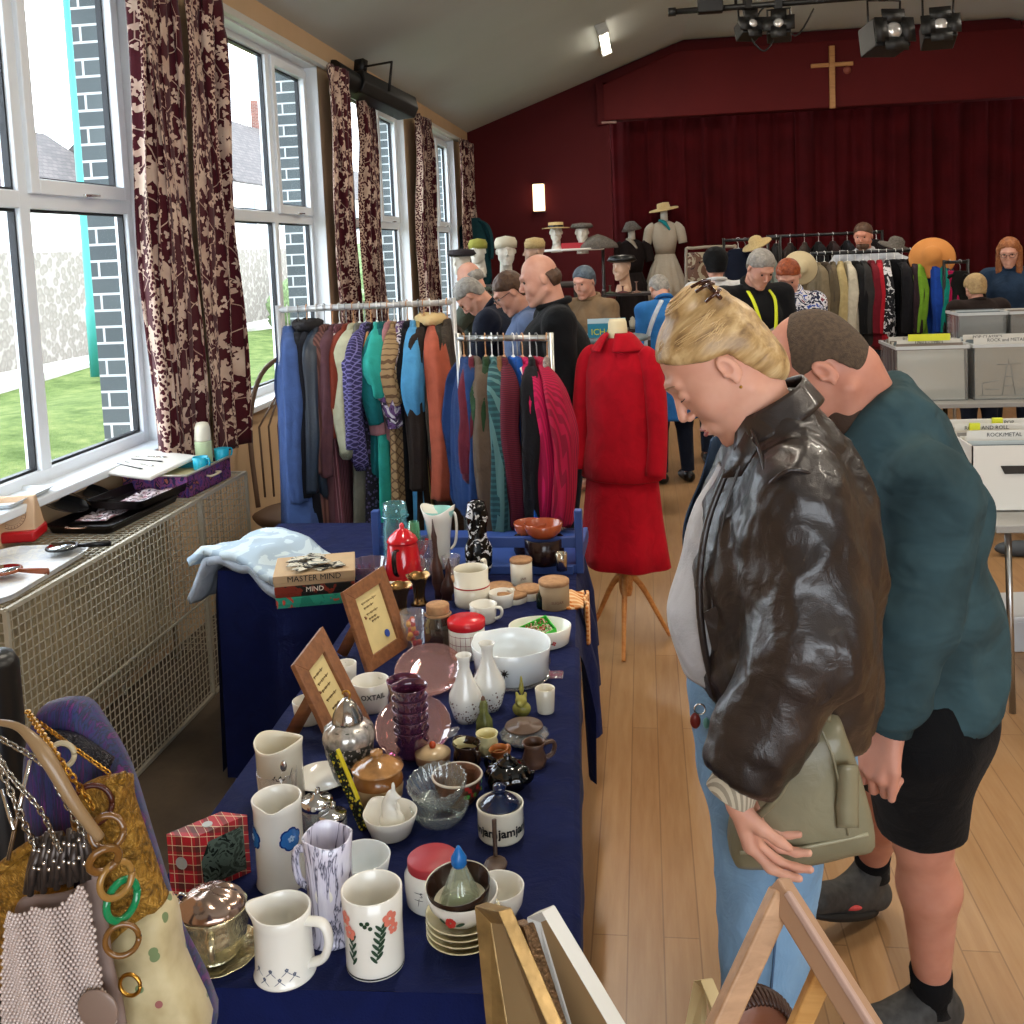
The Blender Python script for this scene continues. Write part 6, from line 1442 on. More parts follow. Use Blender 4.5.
# ------------------------------------------------------------ red dress mannequin on a wooden tripod
t = thing('mannequin', 'red two piece outfit on a cream dressmaker torso with wooden tripod legs', 'mannequin', (-.125, 4.62, 0), rotz=-.5); t.scale = (.8, .8, 1)
MR = K('#b3081d', 'red_wool', 250)
TR = wood('#a8672f', '#c98a4a', 'orange_beech', 4)
obj('neck', solidprof([(.055, 1.38), (.055, 1.46), (.052, 1.5), (.045, 1.515)], 30), mat('cream_torso_cloth', '#d6c6a0', .8), t)
obj('pole', tube([(0, 0, .3), (0, 0, .9)], .018), TR, t); obj('hub', solidprof([(.03, .24), (.04, .27), (.04, .33), (.025, .37)], 20), TR, t)
for k in range(3):
 a = k * 2 * PI / 3 + .95; obj('leg', tube(smooth_path([(.02 * math.cos(a), .02 * math.sin(a), .34), (.1 * math.cos(a), .1 * math.sin(a), .27), (.2 * math.cos(a), .2 * math.sin(a), .12), (.27 * math.cos(a), .27 * math.sin(a), .012)], 5), [.018, .016, .013, .011], 10), TR, t)
def ell_ring(z, a, b, n=64, f=0, nf=7, ph=0, dx=0): return [(dx + a * math.cos(2 * PI * i / n) * (1 + f * math.cos(nf * 2 * PI * i / n + ph)), b * math.sin(2 * PI * i / n) * (1 + f * math.cos(nf * 2 * PI * i / n + ph)), z) for i in range(n)]
obj('red_skirt', loft([ell_ring(.98, .17, .13), ell_ring(.8, .21, .16, f=.01), ell_ring(.6, .235, .185, f=.03), ell_ring(.48, .255, .2, f=.045), ell_ring(.40, .27, .215, f=.055), ell_ring(.395, .26, .205, f=.055)], cap=False), MR, t, solid=.004)
obj('red_jacket', loft([ell_ring(1.43, .06, .055), ell_ring(1.42, .075, .065), ell_ring(1.395, .13, .08), ell_ring(1.35, .185, .095), ell_ring(1.28, .2, .12), ell_ring(1.15, .205, .14), ell_ring(1.0, .2, .145, f=.005), ell_ring(.88, .225, .165, f=.012), ell_ring(.80, .24, .18, f=.018), ell_ring(.795, .23, .17, f=.018)], cap=False), MR, t, solid=.004)
for s in (-1, 1):
 obj('sleeve', tube(smooth_path([(s * .15, 0, 1.36), (s * .205, .0, 1.31), (s * .235, -.01, 1.15), (s * .25, -.03, .98), (s * .245, -.06, .82)], 5), [.05, .068, .066, .058, .062], 20, flat=.9), MR, t)
cl_ = G()
def colf(u, v):
 a = -PI / 2 + .25 + u * (2 * PI - .5); r1 = .062 + .075 * v; return (r1 * math.cos(a) * 1.15, r1 * math.sin(a), 1.45 - .075 * v ** 1.3)
obj('wide_collar', grid(colf, 40, 8), MR, t, solid=.006)
# ------------------------------------------------------------ frames in the foreground
GOLDF = mat('gilt_frame', '#a08455', .35, .5, var=.3, vs=30, bump=.2, bs=80)
GLIT = mat('bronze_glitter_frame', '#8a6a4a', .4, .6, var=.5, vs=200, bump=.8, bs=300)
WF = mat('white_painted_frame', '#d3d0c8', .5); PLYF = wood('#a87a50', '#c29566', 'ply_frame', 6)
LWOOD = wood('#9a7350', '#b98f68', 'pale_frame_wood', 5, .45)
EDG = mat('pinkish_wood_edge', '#b5978a', .45)
# wooden folding stool-like crate below that carries the leaning frames
t = thing('frame_crate', 'low table in the foreground under the leaning picture frames', 'table', (.02, 1.03, 0))
g = G(); g.add(box(-.22, .55, -.25, .22, .55, .58)); obj('top', g, mat('dark_table_board', '#3b2a1e', .6), t, bevel=.003, smooth=False)
for x in (-.19, .52):
 for y in (-.22, .19): obj('leg', box(x - .015, x + .015, y - .015, y + .015, 0, .55), mat('dark_table_board', '#3b2a1e', .6), t)
def board(name, label, cat, tl, tr, Yt, H, m, th=.02, lean=(0, .12), rim=.16, cm=None, edge=None, two=False):
 """frame with its two top corners read at px tl,tr at depths Yt; hangs down H"""
 a = atY(*tl, Yt[0]); b = atY(*tr, Yt[1]); d = V((lean[0], lean[1], -1)).normalized() * H
 q = (a, b, b + d, a + d)
 return picture(name, label, cat, q, rim, rim * .8, th, m, cm, prof=True, back=None)
# gold frame
fr = picture('framed_picture', 'gilt moulded picture frame, leftmost of those in front', 'picture frame', (atY(474, 906, 1.26), atY(498, 912, 1.20), atY(575, 1090, 1.06), atY(494, 1110, 1.2)), .22, .10, .02, GOLDF, mat('buff_backing', '#a38a62', .8), prof=True)
fr = picture('framed_picture', 'second gilt frame with an inner slip behind the leftmost one', 'picture frame', (atY(484, 915, 1.30), atY(507, 922, 1.24), atY(590, 1090, 1.12), atY(520, 1100, 1.25)), .3, .08, .012, GOLDF, mat('buff_backing', '#a38a62', .8), prof=True)
picture('framed_picture', 'narrow bronze glitter frame between the gilt and white frames', 'picture frame', (atY(513, 922, 1.27), atY(523, 926, 1.24), atY(572, 1080, 1.12), atY(545, 1090, 1.2)), .45, .08, .016, GLIT, GLIT)
picture('framed_picture', 'white edged frame leaning right of the glitter frame', 'picture frame', (atY(526, 918, 1.25), atY(541, 912, 1.22), atY(640, 1080, 1.10), atY(572, 1100, 1.2)), .16, .06, .022, WF, mat('pale_wood_back', '#b59468', .7), prof=True)
picture('framed_picture', 'small cream painted frame corner showing at the bottom centre', 'picture frame', (atY(693, 981, 1.15), atY(700, 980, 1.13), atY(745, 1090, 1.05), atY(672, 1090, 1.15)), .3, .1, .018, mat('cream_frame_paint', '#c4b083', .5), None, prof=True)
# wooden A frame easel
t = thing('wooden_easel', 'pale wooden A shaped easel frame at the bottom right', 'easel', (0, 0, 0))
ap = atY(782, 893, 1.12); l = atY(686, 1100, 1.02); r_ = atY(905, 1090, .96)
obj('left_rail', obox(l, ap, .026, .02, V((0, 1, .2))), LWOOD, t, bevel=.003, smooth=False); obj('right_rail', obox(r_, ap + (ap - r_).normalized() * .01, .028, .022, V((0, 1, .2))), mat('pinkish_wood_edge', '#a88468', .45), t, bevel=.003, smooth=False)
obj('front_edge', obox(r_ + V((.004, -.014, .01)), ap + V((.004, -.014, .01)), .008, .008, V((0, 1, .2))), EDG, t, bevel=.002, smooth=False)
m1 = ap.lerp(r_, .42); obj('brace', obox(atY(775, 1080, 1.1), m1 + V((0, .01, 0)), .022, .016, V((0, 1, .2))), wood('#b88447', '#cf9f60', 'honey_brace', 5), t, bevel=.003, smooth=False)
# laced leather purse
p = atY(752, 1040, 1.14); t = thing('leather_pouch', 'brown leather pouch with thick laced edge between the easel rails', 'pouch', tuple(p), rotz=.3)
LE = mat('tan_leather', '#7a4a33', .45, bump=.3, bs=80)
v, f = ball((0, 0, 0), (.05, .018, .06), 30, 16); obj('body', (v, f), LE, t); g = G()
for k in range(22):
 a = .3 + k * .11; g.add(tube([(.047 * math.cos(a), -.018, .057 * math.sin(a)), (.054 * math.cos(a + .08), 0, .064 * math.sin(a + .08)), (.047 * math.cos(a + .1), .016, .057 * math.sin(a + .1))], .0028, 6))
obj('lacing', g, mat('dark_lace', '#3a2218', .5), t)
# ------------------------------------------------------------ handbags at the lower left
YB_ = 1.0
p = atY(8, 700, 1.25); t = thing('display_post', 'thick black post at the left edge holding the bags', 'post', (p.x - .02, 1.25, 0))
obj('post', solidprof([(.035, 0), (.035, atY(8, 665, 1.25).z), (.028, atY(8, 655, 1.25).z), (.012, atY(8, 652, 1.25).z)], 30), BLACK, t); obj('base', solidprof([(.2, 0), (.2, .01), (.04, .03)], 36), BLACK, t)
obj('arm', tube([(0, -.0, 1.26), (.05, -.2, 1.28), (.16, -.3, 1.26)], .006, 8), mat('pale_wire_arm', '#a89a84', .4, .4), t)
def outline_bag(pts_px, Y, th, res=None, bulge=.02, name='bag_panel'):
 """bag panel from an outline, given real thickness and a soft bulge"""
 P = [atY(x, y, Y) for x, y in pts_px]; P = smooth_path(P, 4, closed=True); c = sum(P, V((0, 0, 0))) / len(P); g = G(); rings = []
 n = len(P); v = []; f = []
 lv = [0, .35, .65, .85, .96, 1.0]
 for side in (-1, 1):
  base = len(v); v.append(tuple(c + V((0, side * (th / 2 + bulge), 0))))
  for k in lv[1:]:
   for q in P: w = c.lerp(q, k); v.append(tuple(w + V((0, side * (th / 2 * (1 if k < 1 else .4) + bulge * math.sqrt(max(0, 1 - k * k))), 0))))
  for i in range(n):
   j = (i + 1) % n; tri = (base, base + 1 + i, base + 1 + j); f.append(tri if side < 0 else tri[::-1])
   for q in range(len(lv) - 2):
    a, b = base + 1 + q * n, base + 1 + (q + 1) * n; qd = (a + i, b + i, b + j, a + j); f.append(qd if side < 0 else qd[::-1])
 o1 = 1 + (len(lv) - 2) * n; o2 = o1 + 1 + (len(lv) - 1) * n
 for i in range(n): j = (i + 1) % n; f.append((o1 + i, o2 + i, o2 + j, o1 + j))
 return [tuple(V(q) - c) for q in v], f, c
def chain(pts, m, parent, r=.0045, wr=.0011, name='chain'):
 P = smooth_path(pts, 12);
 d = [0]
 for a, b in zip(P[:-1], P[1:]): d.append(d[-1] + (b - a).length)
 n = max(2, int(d[-1] / (r * 1.45))); g = G()
 for k in range(n):
  s = d[-1] * k / n; i = min(np.searchsorted(d, s), len(P) - 1); i = max(i, 1); tt = (s - d[i - 1]) / max(d[i] - d[i - 1], 1e-9); q = P[i - 1].lerp(P[i], tt)
  M = frame_to((P[i] - P[i - 1])); M.translation = q; ring = [V((r * .55 * math.cos(a), 0, r * math.sin(a))) for a in np.linspace(0, 2 * PI, 9)[:-1]]
  if k % 2: ring = [V((0, p.x, p.z)) for p in ring]
  g.add(tube(ring, wr, 5, closed=True), 0, M)
 return obj(name, g, m, parent)
# purple blue velvet scarf bag behind
VELV = M_('peacock_velvet'); n = VELV.noise(42, 5, VELV.co((5, 1, .35)), .7, .5); VELV.col(VELV.ramp(n, [(.3, '#0d0718'), (.42, '#3a1060'), (.49, '#123060'), (.55, '#0c1230'), (.62, '#54146a'), (.72, '#7a1f3a')])); VELV.set(.6, sheen=.15)
v, f, c = outline_bag([(38, 715), (55, 701), (80, 700), (98, 722), (125, 770), (150, 850), (175, 930), (212, 1040), (60, 1040), (40, 900), (30, 780)], 1.06, .03)
t = thing('velvet_scarf', 'purple and peacock blue striped velvet shawl hanging behind the bags', 'scarf', tuple(c)); obj('shawl', (v, f), VELV.m, t)
obj('sequin_band', tube(smooth_path([atY(45, 735, 1.03) - c, atY(75, 742, 1.02) - c, atY(110, 765, 1.03) - c], 6), .012, 10, flat=.5), mat('black_sequins', '#12121c', .3, .3, var=.6, vs=200, bump=1, bs=300), t)
# floral cream bag
FLB = pattern('cream_floral_bag', 'floral', ['#a89c78', '#8f8a66', '#5f7048'], 12, .6)
FLBm = M_('faded_cream_floral'); nz = FLBm.noise(30, 3); vo = FLBm.vor(42); x = FLBm.mix(FLBm.math('LESS_THAN', vo.outputs['Distance'], .23), FLBm.ramp(nz, [(.3, '#a8976e'), (.7, '#c2b48c')]), '#66764c'); vo2 = FLBm.vor(33); x = FLBm.mix(FLBm.math('LESS_THAN', vo2.outputs['Distance'], .14), x, '#8a4f4a'); FLBm.col(x); FLBm.set(.6, sheen=.2)
v, f, c = outline_bag([(120, 925), (165, 900), (180, 960), (206, 1040), (110, 1040), (108, 980)], .99, .03)
t = thing('floral_bag', 'cream fabric bag with faded leaf print at the lower left', 'bag', tuple(c)); obj('body', (v, f), FLBm.m, t); obj('clasp', tube(arc((-.01, -.02, .05), .012, 0, 5, 12), .002, 6), GOLD, t)
# gold wicker bag
WIC = M_('gold_wicker'); vo = WIC.vor(110); w1 = WIC.noise(60, 3, dist=2); WIC.col(WIC.ramp(w1, [(.3, '#5a3f14'), (.55, '#a3782c'), (.75, '#c79a48')])); WIC.set(.4, .45); WIC.bump(WIC.noise(90, 3, dist=3), 1, .004)
v, f, c = outline_bag([(75, 795), (124, 775), (130, 800), (160, 890), (163, 905), (130, 945), (95, 960), (92, 880)], .985, .02, bulge=.012)
t = thing('wicker_bag', 'gold woven wicker handbag with braided rim hanging right of the beaded bag', 'bag', tuple(c)); obj('body', (v, f), WIC.m, t); obj('rim', tube(smooth_path([atY(74, 796, .98) - c, atY(100, 786, .975) - c, atY(126, 775, .98) - c], 4), .005, 8), WIC.m, t)
v, f, c = outline_bag([(0, 872), (28, 848), (60, 838), (70, 870), (60, 960), (40, 985), (10, 990), (-5, 930)], 1.0, .02, bulge=.01)
t = thing('wicker_bag', 'gold woven wicker bag half hidden behind the beaded bag at the left edge', 'bag', tuple(c)); obj('body', (v, f), WIC.m, t); obj('rim', tube(smooth_path([atY(-2, 870, .985) - c, atY(30, 846, .985) - c, atY(62, 836, .985) - c], 4), .006, 8), WIC.m, t)
# pearl bag
PEARL = M_('pearl_bead'); PEARL.col('#c9b8b0'); PEARL.set(.22, .15, coat=.3); PEARL = PEARL.m; LIN = mat('pearl_bag_lining', '#7d6a62', .8)
YP = .93
v, f, c = outline_bag([(22, 898), (50, 895), (76, 888), (95, 870), (104, 900), (112, 960), (122, 1050), (20, 1050), (12, 970), (14, 920)], YP, .008, bulge=.004)
t = thing('pearl_bag', 'pale pink beaded purse hanging on silver chains at the lower left', 'bag', tuple(c)); obj('lining', (v, f), LIN, t)
g = G(); bs = .0043
import itertools
def inpoly(x, z, P):
 r = False; n = len(P)
 for i in range(n):
  a, b = P[i], P[(i + 1) % n]
  if (a.z > z) != (b.z > z) and x < (b.x - a.x) * (z - a.z) / (b.z - a.z) + a.x: r = not r
 return r
P = smooth_path([atY(x, y, YP) - c for x, y in [(22, 898), (50, 895), (76, 888), (95, 870), (104, 900), (112, 960), (122, 1050), (20, 1050), (12, 970), (14, 920)]], 4, closed=True)
zs = [p.z for p in P]; xs = [p.x for p in P]; R_x = (max(xs) - min(xs)) / 2; R_z = (max(zs) - min(zs)) / 2
row = 0; z = max(zs); bead = ball((0, 0, 0), bs * .52, 6, 4)
while z > min(zs) * .75:
 x = min(xs) + (row % 2) * bs / 2
 while x < max(xs):
  if inpoly(x, z, P):
   e = 1 - min(1, max(abs(x / R_x), abs(z / R_z)) ** 2); y = -.010 - .016 * math.sqrt(max(0, e)) - .003 * math.sin(x * 160 + z * 12)
   g.add(([(a + x, b + y, d + z) for a, b, d in bead[0]], bead[1]))
  x += bs
 z -= bs * .88; row += 1
o = obj('pearl_beads', g, PEARL, t); o['kind'] = 'stuff'
GT = mat('dark_gathered_metal', '#4a423e', .4, .7); g = G()
for k in range(15):
 u = k / 14; a = atY(26 + 62 * u, 893 - 14 * u + 3 * math.sin(k * 2), YP - .016) - c; b = atY(38 + 44 * u, 838 - 6 * u + 5 * math.sin(k * 1.7), YP - .012) - c; g.add(tube([a, (a + b) / 2 + V((0, -.008 * math.sin(k * 2.2), 0)), b], [.0035, .0048, .003], 7))
obj('gathered_top', g, GT, t); g = G()
for k in range(11):
 u = k / 10;
 for yy in (850, 868): p = atY(34 + 50 * u, yy - 8 * u + 4 * math.sin(k * 2.7), YP - .026) - c; g.add(ball(tuple(p), .0022, 8, 6))
obj('silver_studs', g, CHROME, t)
SC1 = mat('silver_chain', '#a8a49c', .25, 1)
chain([atY(34, 845, YP - .02) - c, atY(14, 800, YP - .03) - c, atY(-8, 745, YP) - c], SC1, t, .0055, .0013); chain([atY(84, 835, YP - .02) - c, atY(62, 795, YP - .03) - c, atY(44, 765, YP - .02) - c, atY(-6, 735, YP) - c], SC1, t, .005, .0012)
chain([atY(60, 850, YP - .025) - c, atY(40, 810, YP - .05) - c, atY(10, 775, YP - .05) - c, atY(-10, 740, YP - .04) - c], SC1, t, .0045, .0011)
# gold chains and rings
YR = .93
t = thing('gold_chain', 'gold chain strap running down to the wicker bag', 'chain', tuple(atY(80, 770, YR)))
o_ = V(t.location); chain([atY(28, 712, 1.05) - o_, atY(60, 760, YR) - o_, atY(85, 795, YR) - o_, atY(95, 812, YR) - o_], GOLD, t, .0052, .0014); chain([atY(30, 715, 1.05) - o_, atY(70, 745, 1.0) - o_, atY(112, 775, .99) - o_], GOLD, t, .004, .001)
t = thing('horn_bag_strap', 'curved horn coloured bag strap crossing in front of the chains', 'strap', tuple(atY(40, 760, YR - .02))); o_ = V(t.location)
obj('horn_handle', tube(smooth_path([atY(-5, 722, YR - .02) - o_, atY(20, 728, YR - .03) - o_, atY(45, 755, YR - .04) - o_, atY(75, 805, YR - .04) - o_, atY(100, 838, YR - .03) - o_], 6), [.003, .004, .0075, .006, .005], 10), mat('horn_plastic', '#8a7050', .3), t)
def ring(px, py, Y, r, wr, m, label, rot=(PI / 2, 0, 0), cut=2 * PI):
 return one('bangle', tube(arc((0, 0, 0), r, 0, cut, 28, 'XY'), wr, 10), m, label, 'bangle', loc=tuple(atY(px, py, Y)), rot=rot)
HORN = mat('amber_horn', '#6f4a20', .2, coat=.4);
ring(107, 832, .91, .0155, .0035, HORN, 'uppermost brown horn ring below the curved handle', (1.3, 0, .3))
ring(104, 860, .90, .014, .004, HORN, 'middle brown horn ring linked in the handle', (1.9, .5, .9))
ring(116, 880, .91, .017, .0035, mat('tan_horn', '#8f6a34', .25, coat=.4), 'long tan horn ring beside the green one', (1.5, 0, 1.0))
ring(122, 900, .92, .019, .004, mat('emerald_plastic', '#0d7a4a', .15, coat=.4), 'bright green plastic ring among the horn rings', (1.5, 0, 1.2))
ring(122, 940, .91, .016, .003, HORN, 'lower brown horn ring near the floral bag', (1.5, 0, .4))
ring(62, 755, .99, .013, .003, mat('cream_ring', '#b5a88a', .3), 'cream ring hanging behind the gold chain', (1.5, 0, .2))
ring(92, 805, .96, .02, .003, mat('dark_red_disc', '#4a2218', .2), 'dark red brown ring at the top of the wicker bag', (1.4, 0, .3))
ring(130, 985, .92, .011, .002, GOLD, 'small gold ring at the end of the horn handle', (1.5, 0, 0))
v, f = ball((0, 0, 0), (.022, .004, .022), 24, 10); one('round_tag', (v, f), mat('taupe_button', '#7f6a5e', .4), 'round taupe tag hanging at the bottom of the beaded bag', 'tag', loc=tuple(atY(98, 1010, .9)))
for k, (a, b, lb) in enumerate((((30, 760), (8, 860), 'straight steel rod of the bag stand in front of the black post'), ((2, 790), (14, 830), 'short steel rod at the left frame edge'))):
 p, q = atY(*a, .96), atY(*b, .93); one('steel_rod', tube([V((0, 0, 0)), q - p], .0022, 8), CHROME, lb, 'rod', loc=tuple(p))
# ------------------------------------------------------------ people
def skin_mat(name, c, c2):
 m = M_(name); m.col(m.ramp(m.noise(16, 3), [(.3, c), (.7, c2)])); m.set(.5, spec=.35); m.b.inputs['Subsurface Weight'].default_value = .08; m.b.inputs['Subsurface Radius'].default_value = (.02, .008, .004); m.bump(m.noise(220, 2), .08, .001); return m.m
SKIN_F = skin_mat('fair_skin', '#c98f78', '#d8a48c'); SKIN_M = skin_mat('ruddy_skin', '#b87a64', '#c78c75'); SKIN_B = skin_mat('pale_skin', '#bd8671', '#cc9a84')
LIPS = mat('lip_pink', '#a8564f', .4); EYEW = mat('eye_white', '#d8d0c8', .2); IRIS = mat('iris_dark', '#2b2420', .1); LASH = mat('dark_lashes', '#3a2a22', .7)
def head_field(h, male=False, fine=True, neck=True, beard=False):
 f = Field((-.11, -.27, -.26), (.11, .15, .16), h); k = .018; e = f.ell; c = f.cone
 e((0, -.004, .035), (.073, .084, .084), k); e((0, .02, -.01), (.066, .068, .08), k); e((0, .033, -.058), (.046, .05, .05), k)
 jw = .056 if male else .049
 for s in (-1, 1):
  c((s * jw, -.008, -.048), (s * .019, .064, -.099), .017, .014, .02); e((s * .036, .054, -.028), (.022, .02, .024), k)
 e((0, .074, -.099), (.018 if male else .015, .013, .014), .014); c((-.038, .072, .033), (0, .083, .031), .009, .009, .012); c((.038, .072, .033), (0, .083, .031), .009, .009, .012)
 e((0, .075, -.064), (.027, .016, .019), .012)
 for s in (-1, 1):
  e((s * .032, .090, .010), (.017, .013, .011), .010, 'sub')
  if fine: e((s * .031, .0735, .009), (.0135, .0125, .0118), .004)
 c((0, .083, .02), (0, .105, -.022), .0062, .0088, .009)
 for s in (-1, 1): e((s * .0095, .095, -.029), (.0068, .0085, .006), .005)
 if fine:
  for s in (-1, 1): e((s * .006, .103, -.0385), (.003, .005, .003), .002, 'sub')
  e((0, .0905, -.0575), (.019, .006, .0048), .004); e((0, .0895, -.068), (.017, .0065, .0058), .004); e((0, .0985, -.0625), (.021, .0065, .0016), .002, 'sub')
 for s in (-1, 1):
  M = R(s * -.35, 'Z') @ R(-.18, 'X'); e((s * .076, -.008, .0), (.0075, .0155, .026), .006, 'add', M)
  if fine:
   e((s * .084, -.005, .005), (.0065, .008, .013), .003, 'sub', M); e((s * .083, .004, -.004), (.004, .005, .005), .002); e((s * .079, -.003, -.022), (.005, .006, .006), .004)
 if neck is not True and neck: c((0, -.030, -.035), neck, .050 if not male else .052, .054 if not male else .058, .025)
 elif neck: c((0, -.022, -.05), (0, -.05, -.19), .055 if male else .047, .062 if male else .052, .02)
 return f.mesh()
def xf(P, M): m = np.array(M); return P @ m[:3, :3].T + m[:3, 3]
def join(parts):
 Ps, Fs, n = [], [], 0
 for P, F in parts: Ps.append(P); Fs.append(F + n); n += len(P)
 return np.concatenate(Ps), np.concatenate(Fs)
def head_matrix(c, rotz, tilt, roll=0, s=1.0): return T(*c) @ R(rotz) @ R(-tilt, 'X') @ R(roll, 'Y') @ S(s, s, s)
def eyes_etc(par, M, o, brow, closed=True, lips=True, fine=True, glasses=None):
 Mo = T(*(-o)) @ M
 if fine:
  for s in (-1, 1):
   lid = arc((s * .031, .0735, .0065), .0137, .35, PI - .35, 10, 'XY'); obj("eyelashes", xg(Mo, tube([V((p.x, p.y, p.z - .002 * math.sin(i / 10 * PI))) for i, p in enumerate(lid)], [.0006, .0013, .0006], 5)), LASH, par)
   q = tube(smooth_path([(s * .012, .0905, .031), (s * .028, .0905, .037), (s * .048, .076, .033)], 5), [.0016, .0024, .0009], 6, flat=.6); obj('eyebrow', ([Mo @ V(p) for p in q[0]], q[1]), brow, par)
  q = tube(smooth_path([(-.019, .0915, -.0595), (-.007, .0965, -.0568), (0, .0968, -.058), (.007, .0965, -.0568), (.019, .0915, -.0595)], 4), [.0014, .0034, .0014], 8, flat=.8); q2 = tube(smooth_path([(-.017, .0905, -.0645), (0, .0965, -.0685), (.017, .0905, -.0645)], 6), [.0014, .0042, .0014], 8, flat=.9)
  g = G(); g.add(q, 0, Mo); g.add(q2, 0, Mo); obj('lips', g, LIPS, par)
 if glasses:
  g = G()
  for s in (-1, 1): g.add(tube(arc((s * .032, .098, .006), .021, 0, 2 * PI, 16, 'XZ', .016), .0018, 5), 0, Mo); g.add(tube([(s * .053, .097, .012), (s * .078, .0, .014)], .0016, 5), 0, Mo)
  g.add(tube([(-.011, .1, .01), (.011, .1, .01)], .0016, 5), 0, Mo); obj('spectacles', g, glasses, par)
def hand_prims(f, w, d, n, side, curl=(.5, .7, .5), s=1.0, spread=.06, k=.006, thumb=(.75, .6, .25), r=.0085):
 d = V(d).normalized(); n = V(n); n = (n - d * n.dot(d)).normalized(); t = d.cross(n) * side; w = V(w)
 kn = []
 for i in range(4): kn.append(w + d * (.088 - .004 * abs(i - 1)) * s + t * (.030 - .020 * i) * s)
 for i in range(4): f.cone(w + t * (.016 - .011 * i) * s, kn[i], .015 * s, .0115 * s, .012)
 for i, L in enumerate((.95, 1.05, .98, .76)):
  p = kn[i]; a = 0; dd = (d + t * spread * (1.5 - i)).normalized(); cv = curl[i] if isinstance(curl[0], (tuple, list)) else curl
  for j, l in enumerate((.044, .026, .021)):
   a += cv[j]; v = dd * math.cos(a) + n * math.sin(a); q = p + v * l * L * s; f.cone(p, q, (r - .0008 * j) * s, (r - .0008 * (j + 1)) * s, k); p = q
 b = w + d * .022 * s + t * .020 * s; v = (d * thumb[0] + t * thumb[1] + n * thumb[2]).normalized(); q = b + v * .046 * s; f.cone(b, q, .0155 * s, .011 * s, .010); v2 = (v + d * .35 + n * .35 - t * .2).normalized(); q2 = q + v2 * .03 * s; f.cone(q, q2, .0105 * s, .0085 * s, k); f.cone(q2, q2 + v2 * .018 * s, .0088 * s, .007 * s, k)
def ik(a, b, l1, l2, pole):
 a, b = V(a), V(b); d = b - a; L = min(d.length, (l1 + l2) * .999); d.normalize(); b = a + d * L
 x = (l1 * l1 - l2 * l2 + L * L) / (2 * L); h = math.sqrt(max(0, l1 * l1 - x * x)); p = V(pole); p = (p - d * p.dot(d)).normalized(); return a + d * x + p * h, b
def bbox(pts, pad): a = np.array([tuple(p) for p in pts]); return a.min(0) - pad, a.max(0) + pad
